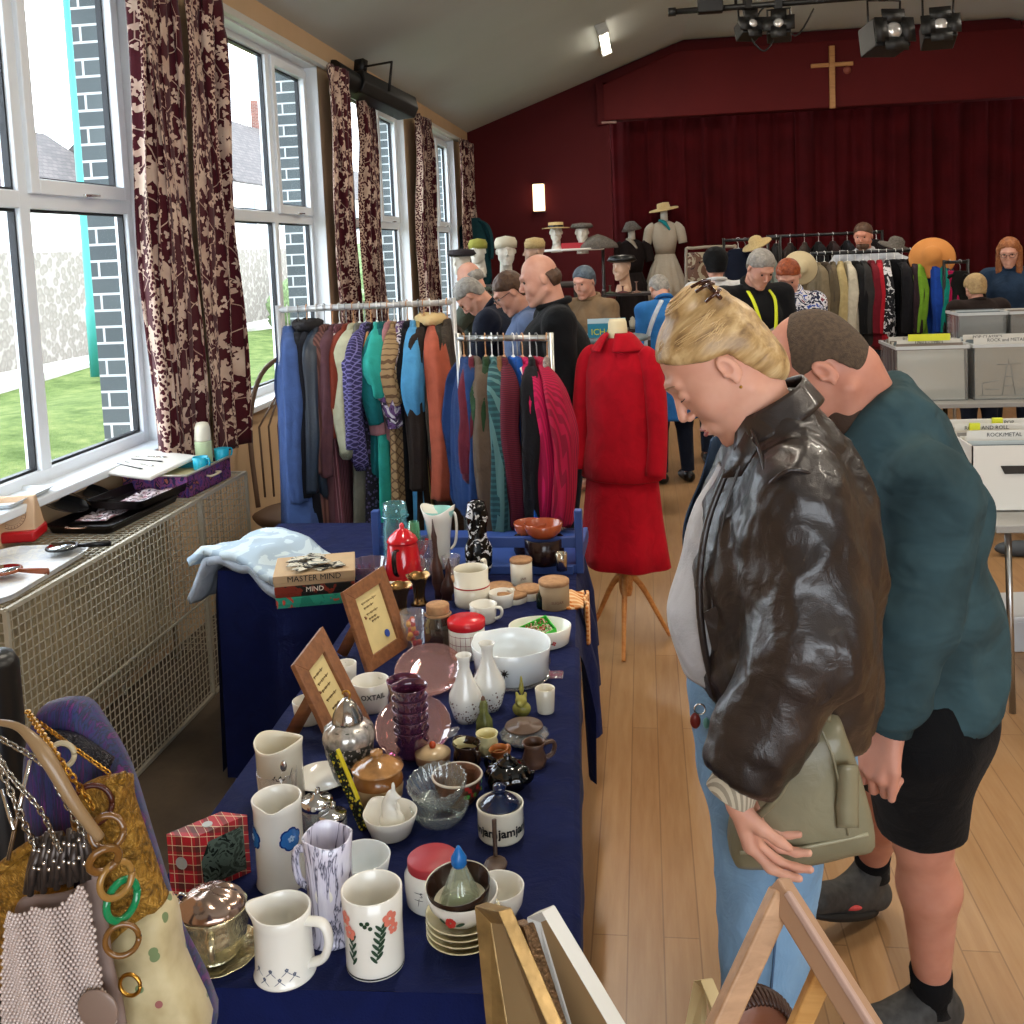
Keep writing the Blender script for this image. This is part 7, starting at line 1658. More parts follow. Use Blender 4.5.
def person(name, label, loc, rotz, h=1.7, lean=0, tilt=.1, hands=None, turn=0, top=None, topname='jacket', hem=.82, legs=None, skin=SKIN_B, hair=None, hairmat=None, bulk=1.0, glasses=None, res=.0105, shoe=None, sleeve=1.0, female=False, beard=None, hat=None, extra=None):
 s = h / 1.72; sw = (.165 if female else .19) * bulk ** .5
 J = {'pel': V((0, 0, .93)), 'wa': V((0, .01, 1.08)), 'ch': V((0, 0, 1.28)), 'nk': V((0, -.015, 1.45)), 'hd': V((0, .03, 1.60))}
 for q in (-1, 1): J['sh%d' % q] = V((q * sw, -.01, 1.39)); J['hp%d' % q] = V((q * .09, 0, .90)); J['kn%d' % q] = V((q * .10, .02, .49)); J['an%d' % q] = V((q * .11, -.02, .09))
 Lr = R(-lean, 'X'); pel = J['pel']
 for kk in list(J):
  if kk[:2] in ('wa', 'ch', 'nk', 'hd', 'sh'):
   w = .55 if kk == 'wa' else 1; J[kk] = R(-lean * w, 'X') @ (J[kk] - pel) + pel
 J['hd'] = J['nk'] + R(-(lean + tilt * .6), 'X') @ V((0, .035, .14))
 hands = hands or {-1: (-.24, .03, .82), 1: (.24, .03, .82)}
 for q in (-1, 1):
  e, w = ik(J['sh%d' % q], hands[q], .29, .26, (q * .6, -1, -.3)); J['el%d' % q] = e; J['wr%d' % q] = w
 W = T(*loc) @ R(rotz) @ S(s, s, s); o = V(loc)
 g = lambda p: (R(rotz) @ (V(p) * s))
 X = tuple(R(rotz) @ V((1, 0, 0)))
 B = bulk
 th = thing(name, label, 'person', loc); pts = [g(J[k]) for k in J]
 lo, hi = bbox(pts, .2); lo[2] = -.01; hi[2] = g(J['nk']).z + .05
 f = Field(lo, hi, res * 1.1)
 def torso(f, e):
  f.cone(g(J['pel']), g(J['wa']), .125 * B + e, .115 * B + e, .05, flat=(X, 1.25)); f.cone(g(J['wa']), g(J['ch']), .115 * B + e, .125 * B + e, .05, flat=(X, 1.25)); f.cone(g(J['ch']), g(J['nk'] - V((0, 0, .035))), .125 * B + e, .058 + e, .05, flat=(X, 1.3));
  for q in (-1, 1): f.cone(g(J['nk'] - V((0, 0, .03))), g(J['sh%d' % q]), .05 + e * .8, .055 * B + e, .04)
 def armf(f, q, e, ext=1.0):
  a, b, c = J['sh%d' % q], J['el%d' % q], J['wr%d' % q]; f.cone(g(a), g(b), .052 * B + e, .042 + e, .03); f.cone(g(b), g(b.lerp(c, ext)), .042 + e, .03 + e * 1.1, .025)
 def legf(f, q, e):
  f.cone(g(J['hp%d' % q]), g(J['kn%d' % q]), .085 * B + e, .058 + e, .03); f.cone(g(J['kn%d' % q]), g(J['an%d' % q]), .056 + e, .038 + e, .03)
 torso(f, -.012)
 for q in (-1, 1):
  armf(f, q, -.006); legf(f, q, -.008); f.cone(g(J['an%d' % q] - V((0, .04, .04))), g(J['an%d' % q] + V((0, .13, -.055))), .035, .028, .02)
  d = (J['wr%d' % q] - J['el%d' % q]); n = V((-q, .3, -.6)); hand_prims(f, g(J['wr%d' % q]), R(rotz) @ d, R(rotz) @ n, q, (.4, .5, .4), s * 1.05, k=.006, r=.0095)
 P1, F1 = f.mesh()
 hs = s * .98; Mh = T(*g(J['hd'])) @ R(rotz + turn) @ R(-(lean + tilt), 'X') @ S(hs, hs, hs)
 P2, F2 = head_field(max(res * .5, .0055), not female, False, tuple(Mh.inverted() @ g(J['nk']))); P2 = xf(P2, Mh)
 P, F = join([(P1, F1), (P2, F2)]); obj('body', np_mesh(P, F, 'body', smooth_it=1), skin, th)
 zc = g(J['nk']).z
 if legs is not None:
  f = Field(lo, hi, res * 1.1); f.cone(g(J['pel']), g(J['wa'] - V((0, 0, .04))), .135 * B, .12 * B, .04, flat=(X, 1.2))
  for q in (-1, 1): legf(f, q, .012)
  P, F = f.mesh(); za = g((0, 0, .09)).z; obj('trousers', np_mesh(P, F, 't', keep=lambda P: P[:, 2] > za), legs, th)
 f = Field(lo, hi, res); torso(f, .012); hz = g((0, 0, hem)).z
 if hem < .93:
  f.cone(g(J['pel']), g(V((0, 0, hem - .02))), .14 * B, .14 * B + .015, .04, flat=(X, 1.25))
 up = (Mh.to_3x3() @ V((0, 0, 1))).normalized(); f.cut((0, 0, hz), (0, 0, -1)); f.cut(g(J['nk']) + up * .03, up, .13 * s)
 for q in (-1, 1): armf(f, q, .012 if B < 1.1 else .018, sleeve); f.cut(g(J['el%d' % q].lerp(J['wr%d' % q], sleeve * .97)), R(rotz) @ (J['wr%d' % q] - J['el%d' % q]), .11)
 P, F = f.mesh(); tp_ = obj(topname, np_mesh(P, F, 'top', wrinkle=[(.006, (7, 7, 5), rotz * 3 + loc[0])]), top, th); Mc = Mh.to_3x3().normalized().to_4x4(); Mc.translation = g(J['nk']) + up * .022; obj('collar', xg(Mc, tube(arc((0, -.004, 0), .070 * s, 0, 2 * PI, 24, 'XY')[:-1], .017 * s, 8, closed=True)), top, tp_)
 if shoe:
  for q in (-1, 1):
   f = Field(np.array(g(J['an%d' % q])) - .2, np.array(g(J['an%d' % q])) + .25, .008); f.cone(g(J['an%d' % q] - V((0, .03, .045))), g(J['an%d' % q] + V((0, .14, -.055))), .045, .036, .02); P, F = f.mesh(); obj('shoe', np_mesh(P, F, 's', keep=lambda P: P[:, 2] > 0), shoe, th)
 if hair:
  f = Field((-.13, -.17, -.22), (.13, .14, .18), .0065)
  if hair == 'short': f.ell((0, -.012, .043), (.080, .091, .084), .01); f.ell((0, -.04, -.0), (.069, .053, .068), .02)
  elif hair == 'fringe': f.ell((0, -.015, .045), (.084, .108, .09), .01); f.ell((0, -.05, -.01), (.078, .06, .08), .02)
  elif hair == 'bald': f.ell((0, -.032, .0), (.0775, .068, .056), .02)
  elif hair == 'long': f.ell((0, -.022, .045), (.084, .10, .088), .01); [f.cone((s_ * .07, -.02, .03), (s_ * .075, .03, -.17), .03, .028, .02) for s_ in (-1, 1)]; f.cone((0, -.06, 0), (0, -.06, -.16), .06, .06, .03, flat=((1, 0, 0), 1.2))
  elif hair == 'big': f.ell((0, -.03, .05), (.10, .115, .10), .01); f.ell((0, -.06, -.01), (.085, .07, .09), .02)
  if hair == 'long': f.zcut([-.2, .045, .05, .085, .11], [-.3, -.3, .055, .08, .1])
  else: f.zcut([-.13, -.05, -.03, .02, .06, .09, .12], [-.075, -.06, .018, .03, .055, .08, .09])
  P, F = f.mesh(); me = np_mesh(P, F, 'h', wrinkle=[(.003, (40, 40, 22), 2.2)])
  me.transform(Mh); obj('hair', me, hairmat, th)
 if beard:
  f = Field((-.1, -.05, -.16), (.1, .13, .03), .005); f.ell((0, .045, -.075), (.058, .053, .042), .01); f.ell((0, .088, -.047), (.024, .008, .005), .004); P, F = f.mesh(); me = np_mesh(P, F, 'b', keep=lambda P: (P[:, 2] < -.045) | (P[:, 1] < .05) ); me.transform(Mh); obj('beard', me, beard, th)
 eyes_etc(th, T(*o) @ Mh, o, hairmat or LASH, fine=False, glasses=glasses)
 for s_ in (-1, 1): obj('eye', xg(Mh, ball((s_ * .031, .0785, .010), .0065, 10, 8)), IRIS, th)
 return th, J, Mh, g
def hairmat(name, c1, c2):
 m = M_(name); m.col(m.ramp(m.noise(30, 4, m.co((1, 1, 1)), .6, 1.2), [(.3, c1), (.7, c2)])); m.set(.5, spec=.3); m.bump(m.noise(120, 3), .5, .003); return m.m
BLONDE = M_('blonde_hair'); n = BLONDE.noise(60, 4, BLONDE.co((1, .12, .8)), .6, .3); BLONDE.col(BLONDE.ramp(n, [(.3, '#7d5f3c'), (.5, '#b08e5d'), (.72, '#d4b787')])); BLONDE.set(.4, spec=.5); BLONDE.bump(n, .5, .004); BLONDE = BLONDE.m
BUZZ = mat('brown_buzz_hair', '#4f3f30', .9, var=.3, vs=120, bump=.6, bs=400)
# ============ woman in the leather jacket (joints in world space)
CW = V((.28, 1.78, 0)); YW = 1.78
def wp(px, py, Y): return atY(px, py, Y)
th = thing('person', 'woman with pinned up blonde hair in a dark leather jacket looking down at the stall', 'person', tuple(CW)); o = CW
hc = wp(721, 366, YW); Mh = head_matrix(hc, PI / 2 + .02, .72, 0, 1.03)
neck = wp(768, 425, YW);
parts = []
P2, F2 = head_field(.0026, False, True, tuple(Mh.inverted() @ wp(765, 426, YW))); parts.append((xf(P2, Mh) - np.array(o), F2))
LH = wp(745, 800, 1.52);
jp = {'chest': wp(775, 520, YW), 'waist': wp(765, 640, YW), 'pelv': wp(775, 755, YW), 'hipL': wp(770, 790, YW - .09), 'hipR': wp(775, 785, YW + .09), 'knL': wp(762, 1010, YW - .09), 'knR': wp(768, 1000, YW + .1)}
anL = V((jp['knL'].x + .02, jp['knL'].y, .09)); anR = V((jp['knR'].x + .04, jp['knR'].y + .05, .09))
Yd = (0, 1, 0)
f = Field(tuple(V((-.25, 1.3, -.0))), (.8, 2.2, 1.66), .006)
f.cone(jp['pelv'], jp['waist'], .125, .10, .05, flat=(Yd, 1.25)); f.cone(jp['waist'], jp['chest'], .10, .105, .05, flat=(Yd, 1.3)); f.cone(jp['chest'], neck, .10, .05, .05, flat=(Yd, 1.4)); f.cone(jp['chest'], wp(768, 428, YW), .08, .045, .02)
shL, elL, wrL = wp(800, 500, 1.62), wp(812, 640, 1.56), wp(735, 785, 1.52); shR, elR, wrR = wp(780, 490, 1.95), wp(790, 640, 2.0), wp(740, 790, 1.72)
for a, b, c in ((shL, elL, wrL), (shR, elR, wrR)): f.cone(a, b, .048, .038, .03); f.cone(b, c, .038, .026, .02)
for h_, k_, a_ in ((jp['hipL'], jp['knL'], anL), (jp['hipR'], jp['knR'], anR)): f.cone(h_, k_, .085, .055, .03); f.cone(k_, a_, .052, .036, .03); f.cone(a_ + V((.03, 0, -.045)), a_ + V((-.14, 0, -.055)), .034, .028, .02)
parts.append((lambda q: (q[0] - np.array(o), q[1]))(f.mesh()))
for w, d, n, side, cv, tb in ((wrL, V((.35, .02, -1)), V((.75, -.3, .35)), 1, ((.5, .5, .3), (.6, .5, .3), (.65, .5, .3), (.7, .5, .3)), (.7, .1, .5)), (wrR, V((.45, -.15, -1)), V((.6, -.6, .2)), -1, (.4, .5, .3), (.7, .4, .3))):
 f = Field(tuple(w - V((.14, .14, .2))), tuple(w + V((.18, .14, .08))), .0032); f.cone(w - d.normalized() * .05, w, .026, .021, .02); hand_prims(f, w, d, n, side, cv, .98, thumb=tb)
 P, F = f.mesh(); parts.append((P - np.array(o), F))
P, F = join(parts); obj('body', np_mesh(P, F, 'body', smooth_it=1), SKIN_F, th)
eyes_etc(th, Mh, o, mat('fair_brow', '#8a6a4c', .8))
for s in (1, -1): obj('earring', xg(T(*(-o)) @ Mh, ball((s * .084, -.001, -.033), .0028, 10, 8)), GOLD, th)
# hair with pinned twist
f = Field((-.13, -.19, -.14), (.13, .14, .21), .0035)
f.ell((0, -.008, .042), (.078, .089, .079), .012); f.ell((0, -.05, .015), (.067, .045, .064), .02); f.ell((-.008, -.030, .113), (.040, .042, .024), .008); f.ell((-.028, -.068, .07), (.026, .022, .045), .008); f.ell((.028, -.068, .07), (.026, .022, .045), .008)
f.ell((0, -.056, -.03), (.056, .040, .056), .02); f.zcut([-.13, -.06, -.04, -.024, .01, .05, .085, .11], [-.10, -.085, -.05, .02, .034, .058, .088, .10]); P, F = f.mesh()
me = np_mesh(P, F, 'hair', wrinkle=[(.0012, (50, 7, 30), 1.5), (.002, (20, 5, 14), 4)]); hr = obj('hair', me, BLONDE, th); hr.matrix_basis = T(*(-o)) @ Mh
rr_ = random.Random(21); gs = G()
def cap(p, e=.0025):   # project onto hair cap ellipsoid
 c = V((0, -.008, .042)); q = p - c; k = math.sqrt((q.x / .078) ** 2 + (q.y / .089) ** 2 + (q.z / .079) ** 2); return c + q * ((1 + e / .085) / k)
for i in range(430):
 s = 1 if rr_.random() < .75 else -1; u = rr_.random(); y0 = .088 - .115 * u; a = V((s * (.01 + .07 * min(1, u * 1.6)), y0, float(np.interp(y0, [-.024, .01, .05, .085], [.022, .036, .06, .09])) + .004 + rr_.uniform(0, .045) * rr_.random())); b = V((s * rr_.uniform(.005, .045), -.078 + rr_.uniform(-.01, .01), .03 + .085 * rr_.random() * (1 - u * .5)))
 pts = [cap(a.lerp(b, t) + V((s * .035 * math.sin(t * PI), 0, .012 * math.sin(t * PI) * (1 - u))), rr_.uniform(-.001, .0022)) for t in np.linspace(0, 1, 8)]
 gs.add(tube(smooth_path(pts, 2), [.0003, rr_.uniform(.0006, .0013), .0005], 4))
for i in range(70):
 a0 = rr_.uniform(0, 6.28); rr = rr_.uniform(.018, .05); pts = [V((-.008 + rr * .8 * math.cos(a0 + t), -.030 + rr * .85 * math.sin(a0 + t), .115 + .024 * math.sqrt(max(0, 1 - (rr / .052) ** 2)))) for t in np.linspace(0, 1.8, 7)]; gs.add(tube(pts, [.0006, .0015, .0006], 4))
ST = mat('blonde_highlight_strands', '#c9a876', .35); obj('hair_strands', gs, [ST], hr)
o2 = obj('claw_clip', (lambda G_: (G_.add(tube(arc((-.042, -.074, .098), .020, -.6, 3.6, 12, 'XZ'), .004, 8)), [G_.add(tube([(-.045 + .022 * math.cos(a), -.082, .098 + .022 * math.sin(a)), (-.045 + .034 * math.cos(a), -.075, .098 + .03 * math.sin(a)), (-.045 + .03 * math.cos(a), -.052, .098 + .036 * math.sin(a))], .003, 6)) for a in (.2, .9, 1.6, 2.3, 3.0)], G_)[-1])(G()), mat('tortoiseshell', '#3f1d10', .15, coat=.5, var=.5, vs=60), th); o2.matrix_basis = T(*(-o)) @ Mh
for k in (0, 1): q = obj('pearl_stud', ball((-.055 - .006 * k, -.082, .116 - .014 * k), .004, 10, 8), PEARL, o2)
# clothes
def cut_mesh(f, keep, wr=None, sm=1):
 P, F = f.mesh(); keep = keep or (lambda Q: Q[:, 2] > -9); return np_mesh(P - np.array(o), F, 'c', keep=(lambda Q: keep(Q + np.array(o))), wrinkle=wr, smooth_it=sm)
lo, hi = (-.1, 1.35, .55), (.85, 2.25, 1.72)
def side_of(pts): # image polyline -> world X at height for plane YW
 w = [wp(x, y, YW) for x, y in pts]; zs = [p.z for p in w][::-1]; xs = [p.x for p in w][::-1]; return lambda z: np.interp(z, zs, xs)
# white top
f = Field(lo, hi, .007); f.cone(wp(758, 470, YW), wp(752, 540, YW), .07, .10, .04, flat=(Yd, 1.1)); f.cone(wp(752, 540, YW), wp(741, 615, YW), .10, .114, .05, flat=(Yd, 1.05)); f.cone(wp(741, 615, YW), wp(752, 690, YW), .114, .108, .05, flat=(Yd, 1.05))
zl = wp(700, 668, YW).z; zt_ = wp(720, 462, YW).z
obj('white_top', cut_mesh(f, lambda P: (P[:, 2] > zl) & (P[:, 2] < zt_), [(.003, (9, 9, 6), 3)]), K('#c9c9cc', 'white_jersey'), th, solid=.003)
# denim shirt layer on the far side
f = Field(lo, hi, .008); f.cone(wp(752, 450, YW + .06), wp(745, 540, YW + .06), .075, .10, .04, flat=(Yd, 1.35)); f.cone(wp(745, 540, YW + .06), wp(742, 700, YW + .07), .10, .115, .04, flat=(Yd, 1.2))
obj('denim_shirt', cut_mesh(f, lambda P: (P[:, 2] > zl) & (P[:, 2] < zt_ + .03) & (P[:, 1] > YW + .07), [(.003, (9, 9, 6), 3)]), K('#4a6486', 'denim_blue'), th, solid=.003)
# jeans
DEN = M_('pale_blue_denim'); n = DEN.noise(90, 3, DEN.co((1, 1, .25))); n2 = DEN.noise(5, 3); DEN.col(DEN.mix(n, DEN.ramp(n2, [(.3, '#5a7d9c'), (.7, '#8fb0cb')]), '#6d8fae')); DEN.set(.9); DEN.bump(DEN.noise(13, 4, dist=1), .5, .02); DEN = DEN.m
f = Field((-.1, 1.35, 0), (.8, 2.25, 1.2), .008); f.cone(jp['pelv'], wp(757, 690, YW), .138, .12, .04, flat=(Yd, 1.25))
for h_, k_, a_ in ((jp['hipL'], jp['knL'], anL), (jp['hipR'], jp['knR'], anR)): f.cone(h_, k_, .098, .066, .025); f.cone(k_, a_, .064, .052, .02)
jn = obj('jeans', cut_mesh(f, lambda P: P[:, 2] > .08, [(.0035, (8, 8, 16), 3)]), DEN, th)
obj('side_seam', tube([p - o + V((.0, -.1, 0)) for p in (wp(775, 800, YW - .09), wp(768, 900, YW - .09), wp(762, 1010, YW - .09) + V((0, .03, 0)))], .0022, 6), mat('dark_seam', '#3f5a78', .8), jn)
for a_ in (anL, anR):
 f = Field(tuple(a_ - V((.22, .1, .1))), tuple(a_ + V((.12, .1, .1))), .007); f.cone(a_ + V((.03, 0, -.045)), a_ + V((-.15, 0, -.055)), .045, .036, .02); obj('shoe', cut_mesh(f, lambda P: P[:, 2] > 0), mat('white_trainer', '#c9c9c6', .5), th)
# leather jacket
LTH = M_('dark_brown_leather'); n = LTH.noise(5, 4); LTH.col(LTH.ramp(n, [(.3, '#171110'), (.7, '#2e2420')])); LTH.set(.36, spec=.6, coat=.15); n3 = LTH.noise(26, 5, dist=1.2); v3 = LTH.vor(350, feat='DISTANCE_TO_EDGE'); LTH.bump(LTH.math('ADD', n3, LTH.math('MULTIPLY', v3.outputs[0], .12)), .5, .006); LTH = LTH.m
f = Field(lo, hi, .0062)
f.cone(wp(775, 412, YW), wp(783, 448, YW), .052, .075, .03, flat=(Yd, 1.2))
f.cone(wp(783, 448, YW), wp(790, 500, YW), .07, .118, .04, flat=(Yd, 1.5)); f.cone(wp(790, 500, YW), wp(784, 560, YW), .118, .145, .05, flat=(Yd, 1.28)); f.cone(wp(784, 560, YW), wp(786, 640, YW), .145, .142, .05, flat=(Yd, 1.22)); f.cone(wp(786, 640, YW), wp(792, 730, YW), .142, .125, .05, flat=(Yd, 1.25))
pts_ = [(752, 405), (733, 452), (712, 500), (700, 560), (699, 640), (712, 700), (716, 740)]
for (x0_, y0_), (x1_, y1_) in zip(pts_[:-1], pts_[1:]):
 a_, b_ = wp(x0_, y0_, YW), wp(x1_, y1_, YW); i0, i1 = int((b_.z - f.lo[2]) / f.h), int((a_.z - f.lo[2]) / f.h) + 1; zz = f.lo[2] + f.h * np.arange(i0, i1); xx = a_.x + (b_.x - a_.x) * (zz - a_.z) / (b_.z - a_.z)
 XX = (f.lo[0] + f.h * np.arange(f.n[0]))[:, None, None]; f.F[:, :, i0:i1] = np.maximum(f.F[:, :, i0:i1], (xx[None, None, :] - XX).astype(np.float32))
f.cut(wp(790, 715, YW), (0, 0, -1)); f.cut(wp(762, 408, YW), (-.35, 0, .94), .13)
for a, b, c in ((shL, elL, wrL), (shR, elR, wrR)):
 f.cone(a + V((0, .02, .0)), b, .074, .073, .04); f.cone(b, b.lerp(c, .6), .073, .060, .04); f.cone(b.lerp(c, .6), b.lerp(c, 1.08), .060, .042, .02); f.cut(b.lerp(c, .93), c - b, .13)
jk = obj('leather_jacket', cut_mesh(f, None, [(.012, (6.5, 6.5, 5), 9), (.006, (15, 15, 10), 3), (.002, (40, 40, 30), 3)], 2), LTH, th)
def seam(pts, r=.0028, nm='seam', m=None): return obj(nm, tube(smooth_path([p - o for p in pts], 5), r, 7), m or LTH, jk)
seam([wp(768, 486, 1.585), wp(790, 470, 1.57), wp(815, 478, 1.585), wp(828, 510, 1.62), wp(838, 560, 1.66)], .004)
seam([wp(752, 430, 1.70), wp(762, 460, 1.63), wp(767, 486, 1.585)], .003)
# turned collar
def cf(u, v):
 a = -2.6 + 5.2 * u; c0 = wp(772, 418, YW) - o; r1 = .066 + .022 * v; up_ = .035 * (1 - v * 1.3); q = V((r1 * math.cos(a) * 1.0, r1 * math.sin(a) * 1.05, up_ + .02 * math.cos(a))); return c0 + R(-.25, 'Y') @ q
obj('collar', grid(cf, 40, 6), LTH, jk, solid=.005)
lp = [wp(745, 432, 1.68) - o, wp(728, 462, 1.68) - o, wp(722, 478, 1.67) - o, wp(740, 476, 1.66) - o, wp(757, 448, 1.655) - o]
obj('lapel', (lambda: ([tuple(p) for p in lp], [tuple(range(5))]))(), LTH, jk, solid=.004)
seam([wp(727, 470, 1.69), wp(708, 520, 1.67), wp(699, 580, 1.66), wp(703, 640, 1.66), wp(716, 700, 1.67)], .006, 'zip_edge')
seam([wp(752, 436, 1.68), wp(728, 500, 1.655), wp(716, 560, 1.65), wp(712, 610, 1.645), wp(716, 655, 1.65)], .0025)
pk = [wp(704, 612, 1.648) - o, wp(722, 602, 1.64) - o, wp(726, 655, 1.645) - o, wp(712, 648, 1.65) - o]; obj('pocket_flap', (pk, [(0, 1, 2, 3)]), LTH, jk, solid=.004, smooth=False)
q = elL.lerp(wrL, .93); M = frame_to(wrL - elL); M.translation = q - o; obj('cuff', xg(M, lathe([(.050, -.045), (.054, -.03), (.053, 0), (.048, .004), (.044, 0)], 30)), LTH, jk)
obj('cuff_button', xg(M, ball((-.052, -.012, -.015), .006, 12, 8)), BLACK, jk)
M2 = frame_to(wrL - elL); M2.translation = elL.lerp(wrL, 1.06) - o; obj('shirt_cuff', xg(M2, lathe([(.036, -.04), (.038, .006), (.034, .008)], 30)), pattern('cream_striped_cuff', 'vstripes', ['#c9bfa8', '#9c9280'], 60), th)
# handbag
OL = M_('olive_leather'); n = OL.noise(6, 4); OL.col(OL.ramp(n, [(.3, '#66604a'), (.7, '#878066')])); OL.set(.38, spec=.5); OL.bump(OL.noise(22, 4, dist=.8), .35, .006); OL = OL.m
v, f_, c = outline_bag([(757, 760), (790, 728), (833, 714), (846, 735), (860, 775), (872, 832), (845, 843), (800, 853), (745, 856), (729, 848), (732, 815)], 1.60, .07, bulge=.03)
bg_ = thing('handbag', 'soft olive green leather handbag held by the woman in the leather jacket', 'handbag', tuple(c), 0); obj('body', (v, f_), OL, bg_)
def bp(x, y, Y): return wp(x, y, Y) - c
obj('base_piping', tube(smooth_path([bp(740, 853, 1.548), bp(800, 848, 1.535), bp(868, 834, 1.548)], 6), .003, 8), mat('pale_piping', '#9a9478', .4), bg_)
obj('front_pocket', (lambda q: (jitter(q, .002, 30)))(grid(lambda u, v: bp(838 + 22 * v * 0 + 18 * u, 765 + 62 * v, 1.535 - .01 * math.sin(PI * u)), 10, 14)), OL, bg_, solid=.004)
obj('shoulder_strap', tube(smooth_path([bp(828, 722, 1.55), bp(830, 690, 1.55), bp(843, 652, 1.57), bp(852, 600, 1.62), bp(845, 540, 1.64), bp(822, 500, 1.60)], 6), [.004, .009, .010, .008], 8, flat=.35), OL, bg_)
obj('strap_ring', tube(arc(tuple(bp(820, 708, 1.55)), .009, 0, 2 * PI, 18, 'XZ'), .0016, 6), CHROME, bg_); obj('strap_ring', tube(arc(tuple(bp(824, 690, 1.55)), .006, 0, 2 * PI, 14, 'XZ'), .0014, 6), CHROME, bg_)
obj('handle_loop', tube(smooth_path([bp(800, 730, 1.54), bp(790, 770, 1.51), bp(775, 800, 1.50), bp(755, 818, 1.52)], 6), .006, 8), OL, bg_)
obj('fold_seam', tube(smooth_path([bp(818, 722, 1.54), bp(835, 765, 1.53), bp(848, 835, 1.54)], 6), .002, 6), OL, bg_)
kt = thing('key_charms', 'red and turquoise charm on a metal clip at the woman\'s front pocket', 'charm', tuple(wp(700, 715, 1.66))); c2 = V(kt.location)
obj('clip', tube(arc((0, 0, .01), .009, 0, 2 * PI, 16, 'XZ'), .0016, 6), CHROME, kt); obj('red_charm', ball((-.008, 0, -.01), (.009, .005, .014), 12, 8), mat('dark_red_charm', '#7a2a24', .3), kt); obj('turquoise_charm', ball((.010, 0, -.014), (.006, .004, .01), 12, 8), mat('turquoise_charm', '#6fb0ad', .4), kt)
# ============ man in the teal sweatshirt
o = V((.62, 2.28, 0)); YM = 2.2
th = thing('person', 'man with shaved brown hair in a teal sweatshirt and black shorts', 'person', tuple(o))
hc = wp(826, 370, YM - .02); Mh = head_matrix(hc, PI / 2 - .25, .88, 0, 1.13); parts = []
P2, F2 = head_field(.003, True, True, tuple(Mh.inverted() @ wp(872, 414, YM))); parts.append((xf(P2, Mh) - np.array(o), F2))
neck = wp(882, 408, YM); ch = wp(905, 500, YM); wa = wp(918, 610, YM); pl = wp(922, 705, YM)
hL, hR = wp(918, 735, YM - .1), wp(912, 730, YM + .09);
anL_ = atZ(932, 985, .12); anL_ = V((anL_.x, anL_.y, .105)); knL_ = wp(922, 838, (hL.y + anL_.y) / 2); anR_ = atZ(872, 862, .16); knR_ = (hR + anR_) / 2 + V((-.03, 0, .02))
shL, elL, wrL = wp(935, 478, YM - .19), wp(918, 622, YM - .24), wp(890, 725, YM - .22); shR, elR, wrR = wp(890, 470, YM + .18), wp(870, 600, YM + .2), wp(840, 680, YM + .1)
f = Field((.0, 1.75, 0), (1.15, 3.2, 1.62), .0075)
f.cone(pl, wa, .13, .12, .05, flat=(Yd, 1.2)); f.cone(wa, ch, .12, .12, .05, flat=(Yd, 1.3)); f.cone(ch, neck, .12, .06, .05, flat=(Yd, 1.3)); f.cone(ch, wp(880, 420, YM), .08, .05, .02)
for a, b, c in ((shL, elL, wrL), (shR, elR, wrR)): f.cone(a, b, .055, .045, .03); f.cone(b, c, .045, .03, .02)
for h_, k_, a_ in ((hL, knL_, anL_), (hR, knR_, anR_)):
 f.cone(h_, k_, .095, .064, .03); cf_ = k_.lerp(a_, .32) + V((.012, .015, 0)); f.cone(k_, cf_, .058, .064, .02); f.cone(cf_, a_, .064, .036, .03)
parts.append((lambda q: (q[0] - np.array(o), q[1]))(f.mesh()))
d, n = V((-.55, -.1, -1)), V((.35, .45, -.55))
f = Field(tuple(wrL - V((.16, .14, .2))), tuple(wrL + V((.12, .14, .08))), .0034); f.cone(wrL - d.normalized() * .06, wrL, .033, .027, .02); hand_prims(f, wrL, d, n, 1, ((.9, 1.1, .7), (.85, 1.0, .6), (.8, .9, .6), (.7, .9, .6)), 1.12, thumb=(.9, .5, .1)); P, F = f.mesh(); parts.append((P - np.array(o), F))
f = Field(tuple(wrR - V((.16, .14, .2))), tuple(wrR + V((.12, .14, .08))), .004); hand_prims(f, wrR, d, n, -1, (.5, .6, .4), 1.1); P, F = f.mesh(); parts.append((P - np.array(o), F))
P, F = join(parts); obj('body', np_mesh(P, F, 'body', smooth_it=1), SKIN_M, th); eyes_etc(th, Mh, o, LASH)
f = Field((-.12, -.15, -.16), (.12, .14, .16), .0035); f.ell((0, -.006, .035), (.0762, .0865, .0862), .012); f.ell((0, -.036, -.01), (.064, .049, .056), .02); f.zcut([-.13, -.045, -.03, .0, .03], [-.08, -.062, .010, .018, .026], ([-.1, .05, .07, .095, .115], [.03, .024, .004, -.015, -.04])); P, F = f.mesh(); me = np_mesh(P, F, 'h')
me.transform(T(*(-o)) @ Mh); obj('hair', me, BUZZ, th)
f = Field((-.1, -.06, -.16), (.1, .14, .03), .0035); f.ell((0, .038, -.07), (.0555, .054, .05), .012); f.ell((0, .078, -.096), (.024, .017, .02), .01); P, F = f.mesh(); me = np_mesh(P, F, 'b', keep=lambda P: (P[:, 2] < -.05 + .2 * (.06 - P[:, 1])) & (P[:, 1] > -.01)); me.transform(T(*(-o)) @ Mh); obj('beard', me, mat('brown_stubble_beard', '#3f2c20', .9, bump=.5, bs=300), th)
TEAL = M_('teal_grey_sweatshirt'); n = TEAL.noise(7, 4); TEAL.col(TEAL.ramp(n, [(.3, '#29383b'), (.7, '#3b5156')])); TEAL.set(.95, spec=.15); TEAL.bump(TEAL.noise(8, 2, TEAL.co((1, 1, 1.8)), .4, .5), .8, .03); TEAL = TEAL.m
f = Field((.1, 1.7, .7), (1.2, 2.7, 1.64), .0078)
